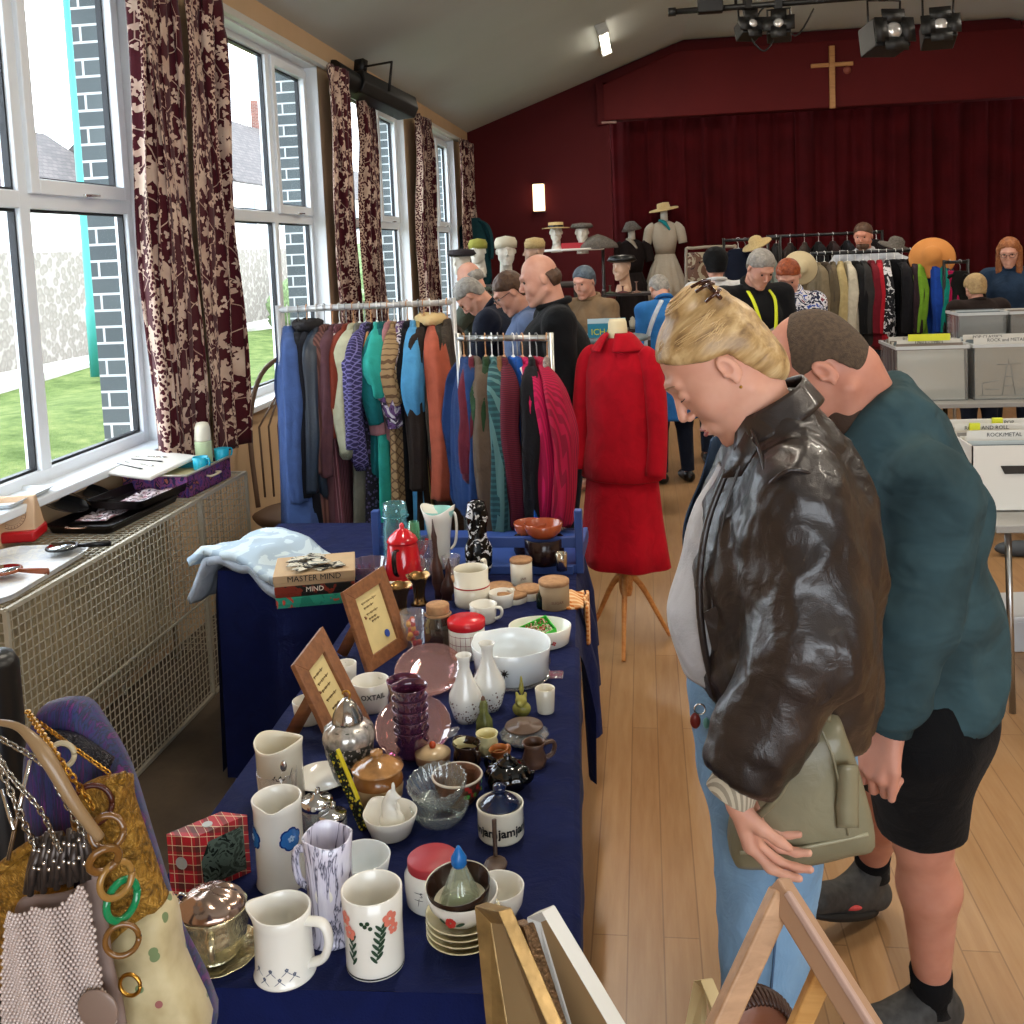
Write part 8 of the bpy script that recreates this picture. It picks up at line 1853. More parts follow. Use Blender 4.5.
f.cone(wp(874, 408, YM), wp(888, 440, YM), .078, .095, .03, flat=(Yd, 1.15)); f.cone(wp(888, 440, YM), wp(905, 505, YM), .09, .135, .05, flat=(Yd, 1.4)); f.cone(wp(905, 505, YM), wp(912, 600, YM), .135, .15, .05, flat=(Yd, 1.3)); f.cone(wp(912, 600, YM), wp(926, 690, YM), .15, .14, .04, flat=(Yd, 1.28))
f.cut(wp(926, 694, YM), (0, 0, -1)); f.cut(wp(870, 404, YM), (-.57, 0, .82), .14)
for a, b, c in ((shL, elL, wrL), (shR, elR, wrR)):
 f.cone(a + V((0, .01, -.01)), b, .072, .066, .05); f.cone(b, b.lerp(c, .75), .066, .054, .03); f.cone(b.lerp(c, .75), b.lerp(c, 1.1), .054, .042, .02); f.cut(b.lerp(c, .94), c - b, .12)
sw = obj('sweatshirt', cut_mesh(f, None, [(.02, (4, 4, 4.5), 5), (.008, (11, 11, 9), 2)], 2), TEAL, th)
M = frame_to(V((-.57, 0, .82))); M.translation = wp(873, 405, YM) - o; obj('ribbed_collar', xg(M, flute(tube(arc((0, 0, 0), .082, 0, 2 * PI, 40, 'XY')[:-1], .012, 8, closed=True), 60, .003)), TEAL, sw)
q = elL.lerp(wrL, .9); M = frame_to(wrL - elL); M.translation = q - o; obj('ribbed_cuff', xg(M, flute(lathe([(.050, -.035), (.046, -.03), (.042, .028), (.038, .03)], 60), 30, .012)), TEAL, sw)
SH = K('#0a0a0c', 'black_shorts_cotton'); f = Field((.2, 1.8, .4), (1.1, 2.8, 1.2), .008); f.cone(wp(922, 675, YM), pl, .148, .15, .04, flat=(Yd, 1.2)); kk = hL.lerp(knL_, .86); f.cone(hL, kk, .115, .090, .04); kk2 = hR.lerp(knR_, .7); f.cone(hR, kk2, .112, .10, .04)
f.cut(wp(905, 828, kk.y), (0, 0, -1)); obj('shorts', cut_mesh(f, None, [(.004, (7, 7, 5), 2)]), SH, th, solid=.004)
def trainer(an, toe, heel, label):
 fz = Field(np.minimum(np.array(toe), np.array(heel)) - .12, np.maximum(np.array(toe), np.array(heel)) + .12, .006); fz.cone(heel, toe, .046, .038, .02); fz.cone(an - (an - heel) * .2, heel.lerp(toe, .45), .046, .04, .03); P, F = fz.mesh();
 sh_ = obj('shoe', np_mesh(P - np.array(o), F, 's', keep=None if heel.z > .06 else (lambda Q: Q[:, 2] > .0)), mat('dark_grey_trainer', '#3a3937', .7, var=.3, vs=60), th)
 u = (toe - heel).normalized(); n_ = V((-u.y, u.x, 0)).normalized(); upv = u.cross(n_) * -1; upv = upv if upv.z > 0 else -upv
 g = G(); g2 = G(); mid = heel.lerp(toe, .5) - o
 for k in range(5):
  a = heel.lerp(toe, .32 + .09 * k) - o + upv * (.052 - .004 * k); g.add(tube([a + n_ * .028 - upv * .012, a + upv * .002, a - n_ * .028 - upv * .012 + u * .012], .003, 6)); g.add(tube([a - n_ * .028 - upv * .012, a + upv * .002, a + n_ * .028 - upv * .012 + u * .012], .003, 6))
 g.add(tube(arc(tuple(heel.lerp(toe, .3) - o + upv * .07), .018, 0, 2 * PI, 12, 'XZ'), .0022, 6)); obj('laces', g, BLACK, sh_)
 for sgn in (-1, 1): obj('red_flash', ball(tuple(heel.lerp(toe, .62) - o + n_ * sgn * .036 - upv * .012), (.03, .008, .008), 14, 8), mat('coral_red_flash', '#c0403c', .5), sh_)
 g3 = G(); g3.add(loft([[(heel.lerp(toe, .5) - o + u * (.135 * math.cos(a)) + n_ * (.045 * math.sin(a)) - upv * hh) for a in np.linspace(0, 2 * PI, 25)[:-1]] for hh in (.046, .03)])); obj('sole', g3, mat('dark_sole', '#1c1a18', .7), sh_)
trainer(anL_, V((anL_.x - .17, anL_.y - .05, .045)), V((anL_.x + .03, anL_.y + .02, .048)), ''); tR = wp(812, 850, anR_.y - .1); trainer(anR_, V((anR_.x - .16, anR_.y - .12, .13)), V((anR_.x + .01, anR_.y + .02, .06)), '')
for a_, k_ in ((anL_, knL_), (anR_, knR_)): obj('sock', tube([a_ - o + V((0, 0, -.04)), a_ - o, a_.lerp(k_, .14) - o], [.046, .045, .047], 24), K('#0c0c0e', 'black_sock'), th)
# ------------------------------------------------------------ shoppers farther back
def gp(px, Y): q = atY(px, 250, Y); return (q.x, Y, 0)
NV = K('#141a2b', 'navy_jacket'); BK = K('#0f1013', 'black_jacket'); DJ = K('#1b2233', 'dark_jeans'); GREYH = hairmat('grey_hair', '#6f6a64', '#9c978f'); BRH = hairmat('brown_hair', '#3b2a20', '#5d4433'); SPB = mat('black_spectacles', '#151313', .3)
person('person', 'tall balding man in a black jacket behind the short chrome rail', gp(556, 5.0), 1.75, 1.84, .06, .2, top=BK, legs=DJ, hair='bald', hairmat=BRH, bulk=1.18, hem=.78, shoe=BLACK)
person('person', 'woman with short brown hair and glasses in a blue grey scarf', gp(533, 5.75), 1.8, 1.76, .12, .45, top=K('#5f6f90', 'blue_grey_jersey'), legs=DJ, hair='short', hairmat=BRH, glasses=SPB, female=True, shoe=BLACK)
person('person', 'grey haired shopper in a navy coat bending to the left', gp(516, 6.3), 1.5, 1.78, .35, .6, {-1: (-.3, .45, 1.05), 1: (.2, .45, 1.0)}, top=NV, legs=DJ, hair='short', hairmat=GREYH, bulk=1.1, shoe=BLACK)
person('person', 'bald man with glasses in a grey green jacket by the window rail', gp(484, 7.3), 1.3, 1.8, .1, .35, {-1: (-.3, .4, 1.1), 1: (.1, .45, 1.1)}, top=K('#4a5148', 'grey_green_jacket'), legs=DJ, hair='bald', hairmat=GREYH, glasses=SPB, shoe=BLACK)
person('person', 'stooping person in a knee length sky blue coat with a white stripe', gp(668, 7.9), .3, 1.66, .3, .4, top=K('#2f6fb0', 'sky_blue_coat'), hem=.52, legs=DJ, hair='short', hairmat=GREYH, female=True, bulk=1.05, shoe=BLACK)
q = V(gp(660, 7.8)); one('white_scarf', tube(smooth_path([q + V((.0, -.1, 1.42)), q + V((-.08, -.14, 1.25)), q + V((-.14, -.12, 1.02)), q + V((-.12, -.1, .85))], 5), .028, 10, flat=.4), K('#c6ccd4', 'white_stripe_cloth'), 'white stripe scarf worn down the sky blue coat', 'scarf')
LAN = mat('yellow_lanyard', '#c9d11f', .6)
th, J, Mh, g = person('person', 'grey haired man in black with a yellow lanyard reading a leaflet', gp(748, 6.9), -2.7, 1.82, .12, .5, {-1: (-.08, .36, 1.18), 1: (.12, .34, 1.16)}, top=BK, legs=DJ, hair='short', hairmat=GREYH, bulk=1.15, shoe=BLACK)
obj('lanyard', (lambda G_: ([G_.add(tube(smooth_path([g(J['nk']) + g((s * .07, .02, .01)), g(J['nk']) + g((s * .075, .13, -.08)), g(J['ch']) + g((s * .04, .19, -.1))], 5), .013, 8, flat=.3)) for s in (-1, 1)], G_)[-1])(G()), LAN, th)
th, J, Mh, g = person('person', 'red haired woman in a blue and white print blouse looking at a card', gp(790, 7.2), 2.9, 1.74, .1, .5, {-1: (-.1, .34, 1.12), 1: (.12, .34, 1.1)}, top=pattern('blue_white_print', 'blotch', ['#d8d8dc', '#2f4fa0', '#d8d8dc', '#1c2440', '#d0d2d8', '#7a3a4a'], 13), legs=K('#5a5560', 'grey_skirt'), hair='short', hairmat=hairmat('auburn_hair', '#5f2a17', '#9c4f2a'), female=True, sleeve=.25, shoe=BLACK)
person('person', 'person in a white shirt and black hat facing the stage', gp(716, 8.6), .1, 1.78, .05, .1, top=K('#cfcfcf', 'white_shirt'), legs=DJ, hair='big', hairmat=K('#101012', 'black_felt'), shoe=BLACK)
person('person', 'smiling bearded man in a pale shirt behind the far clothes rail', gp(866, 10.9), 2.7, 1.98, .1, .1, {-1: (-.45, .25, 1.3), 1: (.3, .3, 1.2)}, top=K('#b5b8bd', 'pale_grey_shirt'), legs=DJ, hair='short', hairmat=BRH, beard=BRH, bulk=1.15, skin=SKIN_M)
th, J, Mh, g = person('person', 'long haired woman in glasses and a denim jacket at the far right', gp(1010, 9.3), 2.75, 1.78, .12, .15, {-1: (-.3, .38, 1.1), 1: (.15, .4, 1.1)}, top=K('#26384f', 'dark_denim'), legs=DJ, hair='long', hairmat=hairmat('copper_hair', '#6a3a22', '#9c6238'), glasses=SPB, female=True)
person('person', 'seated fair haired person in a dark brown jacket seen from behind', gp(980, 8.75), .2, 1.48, .1, .2, top=K('#241a17', 'dark_brown_jacket'), legs=DJ, hair='big', hairmat=hairmat('fair_hair', '#8c7350', '#b09468'), bulk=1.2)
person('person', 'woman in a tan coat behind the tall balding man', gp(590, 7.6), 2.6, 1.72, .08, .2, {-1: (-.2, .32, 1.05), 1: (.15, .32, 1.05)}, top=K('#7a6248', 'tan_coat_wool'), hem=.6, legs=DJ, hair='short', hairmat=hairmat('slate_hat_felt', '#3c4650', '#59656f'), female=True)
for px, Y, z, rz, lb in ((768, 6.75, 1.2, .3, 'folded leaflet held by the man with the lanyard'), (800, 7.0, 1.15, -.3, 'pale card held by the red haired woman')):
 q = gp(px, Y); one('leaflet', box(-.09, .09, -.004, .004, -.05, .07), mat('pale_leaflet', '#b5b5b0', .6), lb, 'leaflet', loc=(q[0], q[1] - .05, z + .02), rot=(-.7, 0, rz), smooth=False)
one('trainer_shoe', ball((0, 0, .045), (.14, .05, .045), 20, 10), mat('dark_grey_shoe', '#3c4146', .7), 'grey shoe on the floor under the record table at the right edge', 'shoe', loc=tuple(atZ(1020, 556, 0)))
# ---- hats on display heads, shelf
HEADW = mat('white_foam_head', '#c9c2b5', .7)
def dhead(px, py, Y, label, hm, kind, s=1.0, rz=0, hc=None):
 p = atY(px, py, Y); t = thing('foam_bust', label, 'display head', tuple(p), rz)
 P, F = head_field(.009, False, False); me = np_mesh(P * s, F); obj('head', me, hm, t); obj('neck_base', solidprof([(.07 * s, -.24 * s), (.07 * s, -.22 * s), (.05 * s, -.15 * s)], 20), hm, t)
 if kind:
  pr = {'boater': [(.17, .055), (.17, .065), (.095, .07), (.092, .13), (0, .135)], 'cap': [(.10, .05), (.135, .07), (.11, .11), (0, .12)], 'cloche': [(.13, .02), (.105, .05), (.095, .11), (.05, .145), (0, .15)], 'band': [(.088, .03), (.092, .08), (.075, .115), (0, .13)], 'brim': [(.21, .05), (.20, .062), (.09, .075), (.085, .13), (.05, .15), (0, .15)]}[kind]
  h = obj('hat', lathe([(r * s, z * s) for r, z in pr], 32), hc, t, solid=.006 * s)
  if kind == 'boater': obj('hat_band', lathe([(.097 * s, .07 * s), (.096 * s, .095 * s)], 30), BLACK, h)
 return t
STRAW = mat('straw', '#b59c6a', .8, var=.15, vs=80, bump=.5, bs=150)
TWD = pattern('grey_tweed', 'tweed', ['#3a3430', '#55504a', '#6f675f'], 60)
dhead(556, 233, 12.6, 'white display head wearing a straw boater on the wall shelf', HEADW, 'boater', 1, PI, STRAW)
dhead(582, 233, 12.6, 'white display head wearing a brown tweed cap on the wall shelf', HEADW, 'cap', 1.05, PI, TWD)
dhead(462, 262, 9.2, 'white display head in a dark hat at the window corner', HEADW, 'cap', 1.0, 2.6, mat('dark_hat_felt', '#2a2326', .9))
dhead(478, 252, 9.6, 'display head with a green and yellow cap', HEADW, 'band', 1.0, 2.8, mat('olive_yellow_knit', '#8c8a3a', .9))
dhead(506, 252, 9.4, 'white display head with a small black fascinator', HEADW, 'band', 1.15, 3.4, mat('cream_black_hat', '#c2b9a2', .8))
dhead(535, 252, 8.9, 'tan display head turned left wearing a straw hat', mat('tan_display_head', '#b08e78', .6), 'band', 1.0, 1.9, STRAW)
dhead(622, 268, 9.3, 'painted display head in a black beret above the jewellery shelves', mat('painted_head', '#bf9a80', .4), 'cap', 1.0, 2.5, BLACK)
a, b = atY(536, 250, 12.6), atY(604, 250, 12.6)
t = thing('wall_shelf', 'white shelf with hats against the maroon wall', 'shelf', tuple(a)); obj('board', box(0, b.x - a.x, -.15, .2, -.03, 0), mat('white_shelf', '#c9c4bc', .5), t); [obj('upright', box(x, x + .03, -.1, .15, -a.z, -.03), BLACK, t) for x in (.0, b.x - a.x - .03)]
one('red_box', box(0, .38, -.08, .08, 0, .07), mat('red_card', '#a01f2a', .6), 'flat red box lying on the wall shelf between the heads', 'box', loc=tuple(atY(562, 249, 12.6)), smooth=False)
v, f = ball((0, 0, 0), (.25, .16, .17), 24, 12); one('grey_bundle', ([(x, y, max(z, -.01) * (1 - abs(x) * 1.3)) for x, y, z in v], f), TWD, 'grey tweed bundle at the right end of the wall shelf', 'bundle', loc=tuple(atY(598, 248, 12.6)))
def hung(px, py, Y, L, w, m, name, label, sl=.4, rz=PI / 2, **k):
 p = atY(px, py, Y); return garment(name, label, 'garment', tuple(p), rz, L, w, m=m, sl=sl, seed=int(px), **k)
hung(474, 212, 12.9, .9, .34, K('#143a40', 'teal_velvet'), 'teal_jacket', 'dark teal jacket hanging in the window corner', .4)
# dress and coat stands on the stage
def stand(px, Y, zt, lb, dress, sk, hat, scarf=None, L=1.0, z0=.75):
 q = gp(px, Y); t = thing('dress_stand', lb, 'mannequin', (q[0], Y, z0)); H = zt - z0; sh = H - .32
 obj('pole', tube([(0, 0, 0), (0, 0, sh - .5)], .02), BLACK, t); obj('base', solidprof([(.16, 0), (.16, .02), (.03, .04)], 20), BLACK, t); obj('neck', solidprof([(.05, sh), (.045, sh + .16)], 16), HEADW, t)
 obj('bodice', loft([ell_ring(sh + .02, .06, .05), ell_ring(sh - .03, .16, .08), ell_ring(sh - .2, .17, .12), ell_ring(sh - .42, .125, .10)], cap=False), dress, t, solid=.004)
 obj('skirt', loft([ell_ring(sh - .42, .125, .10), ell_ring(sh - .6, .19, .15, f=.03, nf=14), ell_ring(sh - .42 - L * .6, .25, .2, f=.05, nf=14), ell_ring(sh - .42 - L, .28, .23, f=.07, nf=14)], cap=False), sk, t, solid=.004)
 for s in (-1, 1): obj('sleeve', tube(smooth_path([(s * .13, 0, sh - .03), (s * .2, 0, sh - .1), (s * .24, 0, sh - .28)], 4), [.05, .07, .06], 14), dress, t)
 if hat: obj('hat', lathe([(.2, 0), (.19, .015), (.09, .02), (.08, .09), (0, .10)] if hat is STRAW else [(.14, -.02), (.10, .03), (.06, .09), (0, .1)], 28), hat, t, loc=(0, 0, sh + .17), rot=(.1, -.15, 0), solid=.006)
 if scarf: obj('scarf', tube(smooth_path([(-.06, -.06, sh + .03), (0, -.1, sh - .0), (.07, -.09, sh - .1)], 5), [.03, .045, .02], 10, flat=.5), scarf, t)
CRM = pattern('cream_spotted_dress', 'tweed', ['#8c8274', '#a89d8c', '#958a7b'], 90)
stand(665, 13.98, 2.43, 'cream short sleeved dress on a stand with straw hat and turquoise scarf', CRM, CRM, STRAW, K('#1f8a92', 'turquoise_scarf'), .62)
stand(632, 13.95, 2.2, 'dark brown coat on a stand with a brown hat and pale cravat', K('#1c1414', 'dark_brown_coat_wool'), K('#1c1414', 'dark_brown_coat_wool'), TWD, K('#a89f90', 'pale_cravat'), .9)
# ---- jewellery shelves
DK = mat('dark_shelf', '#1e1512', .6)
def shelf(px0, px1, Y, zt, zs, lb, seed, d=.35):
 a, b = gp(px0, Y), gp(px1, Y); t = thing('display_shelves', lb, 'shelves', (a[0], Y, 0)); W = b[0] - a[0]
 for x in (0, W - .02): obj('side', box(x, x + .02, 0, d, 0, zt), DK, t, smooth=False)
 for z in zs: obj('shelf', box(.02, W - .02, 0, d, z - .02, z), DK, t, smooth=False)
 r = random.Random(seed); cs = ['#7a5a4a', '#a8937a', '#4a2f2a', '#b5a58c', '#5a2a2a', '#3f4a3a', '#8a6a3a', '#c2b8a4']; k = 0
 nm = ['jewellery_box', 'small_vase', 'trinket_jar', 'ring_stand']
 for z in zs:
  x = .07
  while x < W - .08:
   w = r.uniform(.03, .055); h = r.uniform(.05, .15); c = r.choice(cs); kind = r.randrange(4); m_ = mat('trinket_%s' % c[1:], c, .5)
   gg = box(-w, w, -.04, .04, 0, h * .6) if kind == 0 else vessel([(w * .5, 0), (w, h * .4), (w * .4, h * .8), (w * .5, h)], .003, 16) if kind == 1 else solidprof([(w * .7, 0), (w * .8, h * .6), (w * .5, h * .7), (w * .55, h * .8), (0, h * .95)], 16) if kind == 2 else solidprof([(w, 0), (w * .9, .01), (w * .15, .02), (w * .12, h * .8), (w * .4, h * .9)], 14)
   one(nm[kind], gg, m_, 'small trinket on the %s' % lb, 'trinket', 'trinkets on the ' + lb, loc=(a[0] + x, Y + .08 + r.uniform(0, .1), z + .001), bevel=0, smooth=kind > 0); x += w * 2 + .015
shelf(600, 655, 8.9, 1.45, (.9, 1.1, 1.42), 'dark jewellery shelves behind the red mannequin', 1)
shelf(590, 648, 6.9, 1.2, (.65, .86, 1.02), 'low dark shelves right of the tall balding man', 2, .3)
q = atY(588, 338, 6.5); t = thing('picture_book', 'blue and green picture book with yellow lettering standing on a grey tray', 'book', tuple(q)); obj('cover', box(0, .24, 0, .02, 0, .12), mat('teal_book', '#1f7f9c', .4), t, smooth=False); obj('top_band', box(0, .24, -.002, 0, .09, .12), mat('pale_band', '#b9d0d8', .5), t, smooth=False)
v, f = text_geo('ICHAM', .055, .0005, align='LEFT'); M = T(.02, -.004, .035) @ R(PI / 2, 'X'); obj('lettering', ([M @ V(p) for p in v], f), mat('yellow_lettering', '#c9cf2a', .5), t, smooth=False)
t = thing('round_table', 'dark table carrying the picture book and grey tray', 'table', (q.x + .1, 6.62, 0)); obj('top', solidprof([(.28, q.z - .03), (.28, q.z - .004)], 30), mat('grey_tray', '#5c6a70', .4), t); obj('pedestal', solidprof([(.15, 0), (.03, .05), (.03, q.z - .03)], 16), DK, t)
# mirror frame and hanging clothes near the stage
q = atY(700, 285, 9.6); t = thing('folding_mirror', 'pale framed mirror standing left of the white shirted person', 'mirror', tuple(q)); PF = mat('pale_bent_frame', '#8c8070', .4)
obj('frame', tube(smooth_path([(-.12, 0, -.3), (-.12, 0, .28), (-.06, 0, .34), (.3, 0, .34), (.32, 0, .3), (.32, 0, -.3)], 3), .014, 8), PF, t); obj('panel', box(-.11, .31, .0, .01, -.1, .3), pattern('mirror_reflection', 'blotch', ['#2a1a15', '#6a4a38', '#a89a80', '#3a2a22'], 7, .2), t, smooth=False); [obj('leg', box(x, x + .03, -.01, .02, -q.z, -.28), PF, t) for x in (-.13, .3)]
RP = atY(738, 240, 9.0); rail('clothes_rail', 'rail holding the navy and white garments near the stage', (RP.x - .12, 9.0), (RP.x + .35, 9.0), RP.z, .012, BLACK)
hung(738, 240, 9.0, .6, .4, NV, 'navy_blouse', 'navy top with white emblem hanging near the stage', .3, 1.4, hanger=HP); hung(745, 240, 9.02, .5, .3, K('#b5707a', 'pink_jersey'), 'pink_blouse', 'pink top hanging behind the navy one', .1, 1.5); hung(752, 240, 9.03, .7, .36, K('#8f9c96', 'grey_green_jersey'), 'grey_green_cardigan', 'grey green cardigan right of the navy top', .4, 1.3)
# ---- far clothes rails
def far(px0, px1, Y, z, lb, items, wd=.4, sd=5):
 a, b = gp(px0, Y), gp(px1, Y); rail('clothes_rail', lb, (a[0], Y), (b[0], Y - .1), z, .016, BLACK); n = len(items)
 for i, (c, nm, l2, L) in enumerate(items):
  x = a[0] + (b[0] - a[0]) * (i + .6) / n; m_ = c if not isinstance(c, str) else K(c, nm + '_cloth')
  garment(nm, l2, 'garment', (x, Y - .1 * (i + .5) / n, z), random.Random(i + sd).uniform(-.3, .5), L, wd, m=m_, sl=.5, seed=i + sd, hanger=HP, slw=1.5, t=.05)
far(812, 942, 9.4, 1.69, 'black clothes rail of shirts and jackets near the stage', [('#7a6c55', 'beige_jacket', 'beige jacket, first on the far rail', .8), ('#4f4438', 'brown_jacket', 'mid brown jacket second on the far rail', .8), ('#5f5340', 'olive_brown_jacket', 'olive brown jacket third on the far rail', .78), ('#b5a273', 'pale_yellow_shirt', 'pale yellow shirt, nearer of the two pale ones', .8), ('#c2b9a4', 'cream_shirt', 'cream shirt beside the pale yellow one', .78), ('#141416', 'black_blazer', 'black blazer right of the cream shirt', .8), ('#2f2d2c', 'charcoal_jacket', 'charcoal jacket left of the maroon one', .8), ('#6a1420', 'maroon_shirt', 'dark maroon shirt beside the bright red one', .8), ('#a81a28', 'bright_red_shirt', 'bright red shirt in the middle of the far rail', .8), (pattern('black_white_print', 'blotch', ['#15151a', '#c9c9cc', '#15151a', '#1a1a1f'], 16), 'print_shirt', 'black and white print shirt right of the red one', .72), ('#101014', 'black_jacket', 'black jacket right of the print shirt', .85), ('#17161a', 'black_coat', 'second black coat on the far rail', .85), ('#2f2024', 'dark_plum_jacket', 'dark plum jacket left of the lime shirt', .8), ('#6f9a2a', 'lime_shirt', 'lime green shirt on the far rail', .78), ('#1c449c', 'royal_blue_shirt', 'royal blue shirt beside the lime one', .8), ('#1f3050', 'navy_shirt', 'navy shirt between royal blue and teal', .78), ('#138a7c', 'teal_shirt', 'teal green shirt, last on the far rail', .85)])
far(768, 880, 11.4, 1.86, 'long dark clothes rail behind the far one', [(c, 'dark_garment', 'dark garment hanging on the rearmost rail, %s' % l, .8) for c, l in (('#1a1615', 'first from the left'), ('#2b2320', 'second, dark brown'), ('#39302b', 'third, taupe'), ('#151517', 'fourth, black'), ('#2a1c1c', 'fifth, plum brown'), ('#1a1a20', 'sixth, blue black'), ('#3f3a35', 'seventh, grey brown'), ('#171314', 'last, black at the right'))], sd=30)
def hat(px, py, Y, lb, m_, s=1.0, rot=(.2, .3, 0)): return one('hat', lathe([(.2 * s, 0), (.19 * s, .012), (.095 * s, .02), (.085 * s, .09 * s), (.05 * s, .12 * s), (0, .125 * s)], 32), m_, lb, 'hat', loc=tuple(atY(px, py, Y)), rot=rot, solid=.006)
hat(757, 245, 8.9, 'straw hat on the rail above the lanyard man', STRAW, .65, (.2, -.4, 0)); hat(800, 268, 7.9, 'pale straw hat propped beside the red haired woman', mat('pale_straw', '#b5a582', .8), .65, (1.3, -.9, .3)); hat(932, 258, 9.2, 'large orange yellow felt hat on the end of the far rail', mat('orange_felt', '#b8783a', .9), .95, (1.1, .5, -.5)); hat(895, 247, 9.9, 'grey cap resting on top of the far rail', TWD, .8)
hung(949, 262, 9.1, .55, .34, K('#a81448', 'magenta_scarf_cloth'), 'magenta_scarf', 'magenta scarf hanging at the right end of the far rail', .0, .5); hung(960, 262, 9.0, 1.0, .4, K('#151210', 'black_long_coat'), 'long_black_coat', 'long black coat at the very end of the far rail', .6, .6)
rail('clothes_rail', 'short dark rail with the magenta scarf and long black coat', (gp(944, 9.05)[0], 9.05), (gp(966, 9.05)[0], 9.0), atY(949, 262, 9.1).z, .014, BLACK)
# dark jewellery rail near window corner
a = gp(452, 8.6); rail('display_rail', 'black rail hung with dark scarves in the window corner', (a[0], 8.6), (a[0] + .42, 8.6), 1.5, .012, BLACK)
for k, (c, l) in enumerate((('#17171a', 'black scarf nearest the window'), ('#3a3a38', 'grey scarf second on the corner rail'), ('#22201f', 'charcoal scarf third on the corner rail'), ('#4a4440', 'brown grey scarf last on the corner rail'))): garment('hanging_scarf', l, 'scarf', (a[0] + .06 + .09 * k, 8.6, 1.5), .2, .8, .2, m=K(c, 'scarf_%d' % k), sl=0, seed=k)
t = thing('corner_table', 'table under the display heads by the window', 'table', (a[0] - .05, 9.0, 0)); zt_ = atY(470, 285, 9.2).z - .02; obj('top', box(0, 1.1, 0, .8, zt_ - .03, zt_), DK, t); [obj('leg', box(x, x + .04, y, y + .04, 0, zt_), DK, t) for x in (.02, 1.04) for y in (.02, .74)]
# ---- wicker chair by the second window
t = thing('wicker_chair', 'brown wicker chair back between the curtain and the white rail', 'chair', (-1.92, 5.35, 0), .3); WK = mat('brown_wicker', '#6a5444', .6)
obj('hoop', tube(smooth_path([(-.24, .2, .45), (-.26, .24, .9), (-.18, .27, 1.2), (0, .28, 1.3), (.18, .27, 1.2), (.26, .24, .9), (.24, .2, .45)], 5), .014, 8), WK, t)
g = G(); [g.add(tube([(x, .22, .5), (x * 1.05, .25, .9), (x * .5, .275, 1.24 - abs(x) * .8)], .006, 6)) for x in np.linspace(-.2, .2, 9)]; obj('spindles', g, WK, t); obj('seat', solidprof([(.24, .42), (.26, .45), (.22, .47)], 24), WK, t); [obj('leg', tube([(x, y, .43), (x * 1.1, y * 1.1, 0)], .016), WK, t) for x in (-.18, .18) for y in (-.16, .16)]
# ---- record stall on the right
GT_ = mat('grey_table_top', '#8f8d88', .5); CARD = mat('white_card', '#cfccc4', .7); YEL = mat('yellow_tag', '#cdd12a', .5); CLR = glass('#f4f6f6', 'clear_plastic', .1); INK = P_BLACK
def rtable(x0, x1, y0, y1, lb, H=.75):
 t = thing('folding_table', lb, 'table', (0, 0, 0)); obj('top', box(x0, x1, y0, y1, H - .03, H), GT_, t, bevel=.004, smooth=False)
 for x in (x0 + .06, x1 - .1):
  for y in (y0 + .06, y1 - .06): obj('leg', tube([(x, y, H - .03), (x + .02, y, 0)], .013, 8), STEEL, t)
rtable(1.27, 2.9, 3.92, 4.7, 'grey folding table under the white record box'); rtable(1.62, 3.9, 6.75, 7.5, 'grey folding table under the clear record crates')
def records(x, y, z, W, D, H, n, lb, kind, tags=(), seed=0, title=None):
 t = thing('record_box', lb, 'box', (x, y, z)); m_ = CARD if kind == 'card' else CLR; g = G()
 for q in (box(0, W, 0, .005, 0, H), box(0, W, D - .005, D, 0, H), box(0, .005, 0, D, 0, H), box(W - .005, W, 0, D, 0, H), box(0, W, 0, D, 0, .005)): g.add(q)
 obj('crate', g, m_, t, smooth=False);
 if kind == 'card': obj('hand_hole', prism([(-.06, -.012), (.06, -.012), (.075, .02), (-.075, .02)], .001, .004, T(W * .5, 0, H * .62) @ R(PI / 2, 'X')), mat('hole_shadow', '#2a2622', .8), t, smooth=False)
 else: obj('rim', (lambda G_: ([G_.add(q) for q in (box(-.01, W + .01, -.012, 0, H - .02, H), box(-.01, W + .01, D, D + .012, H - .02, H), box(-.01, 0, 0, D, H - .02, H), box(W, W + .01, 0, D, H - .02, H))], G_)[-1])(G()), mat('clear_rim', '#b9bcbc', .3), t, smooth=False)
 r = random.Random(seed); cs = ['#c9c4b8', '#8c8a86', '#5f6a70', '#b0a89a', '#d2d0ca', '#7a6f66', '#3f4448', '#a8b0b0']
 for k in range(n):
  c = r.choice(cs); yy = .02 + (D - .05) * k / n; hh = H * r.uniform(.9, 1.06); one('record_sleeve', box(.012, W - .012, -.003, .003, .006, hh), mat('sleeve_%s' % c[1:], c, .6), 'upright record sleeve inside the ' + lb, 'record', 'record sleeves in the ' + lb, loc=(x, y + yy, z), rot=(-.08, 0, 0), smooth=False)
 for (u, k, txt, ym) in tags:
  d = thing('divider_card', 'white divider card lettered %s in the %s' % (txt, lb), 'divider', (x, y + .02 + (D - .05) * k, z)); obj('card', box(.02, W - .02, -.002, .002, 0, H + .035), CARD, d, smooth=False)
  v, f = text_geo(txt, .022 if kind == 'card' else .03, .0004); M = T(W * u, -.003, H + .018) @ R(PI / 2, 'X'); obj('lettering', ([M @ V(p) for p in v], f), INK, d, smooth=False)
  if ym: obj('yellow_tag', box(W * u - .07, W * u - .03, -.02, -.004, H + .0, H + .04), YEL, d, smooth=False)
q = atZ(972, 512, .75); records(q.x, q.y, .751, .36, .5, .26, 24, 'white cardboard box at the right front', 'card', ((.45, .25, 'ROCK/METAL', 0), (.4, .6, 'ROCK AND ROLL', 1), (.75, .85, 'POP', 1)), 1)
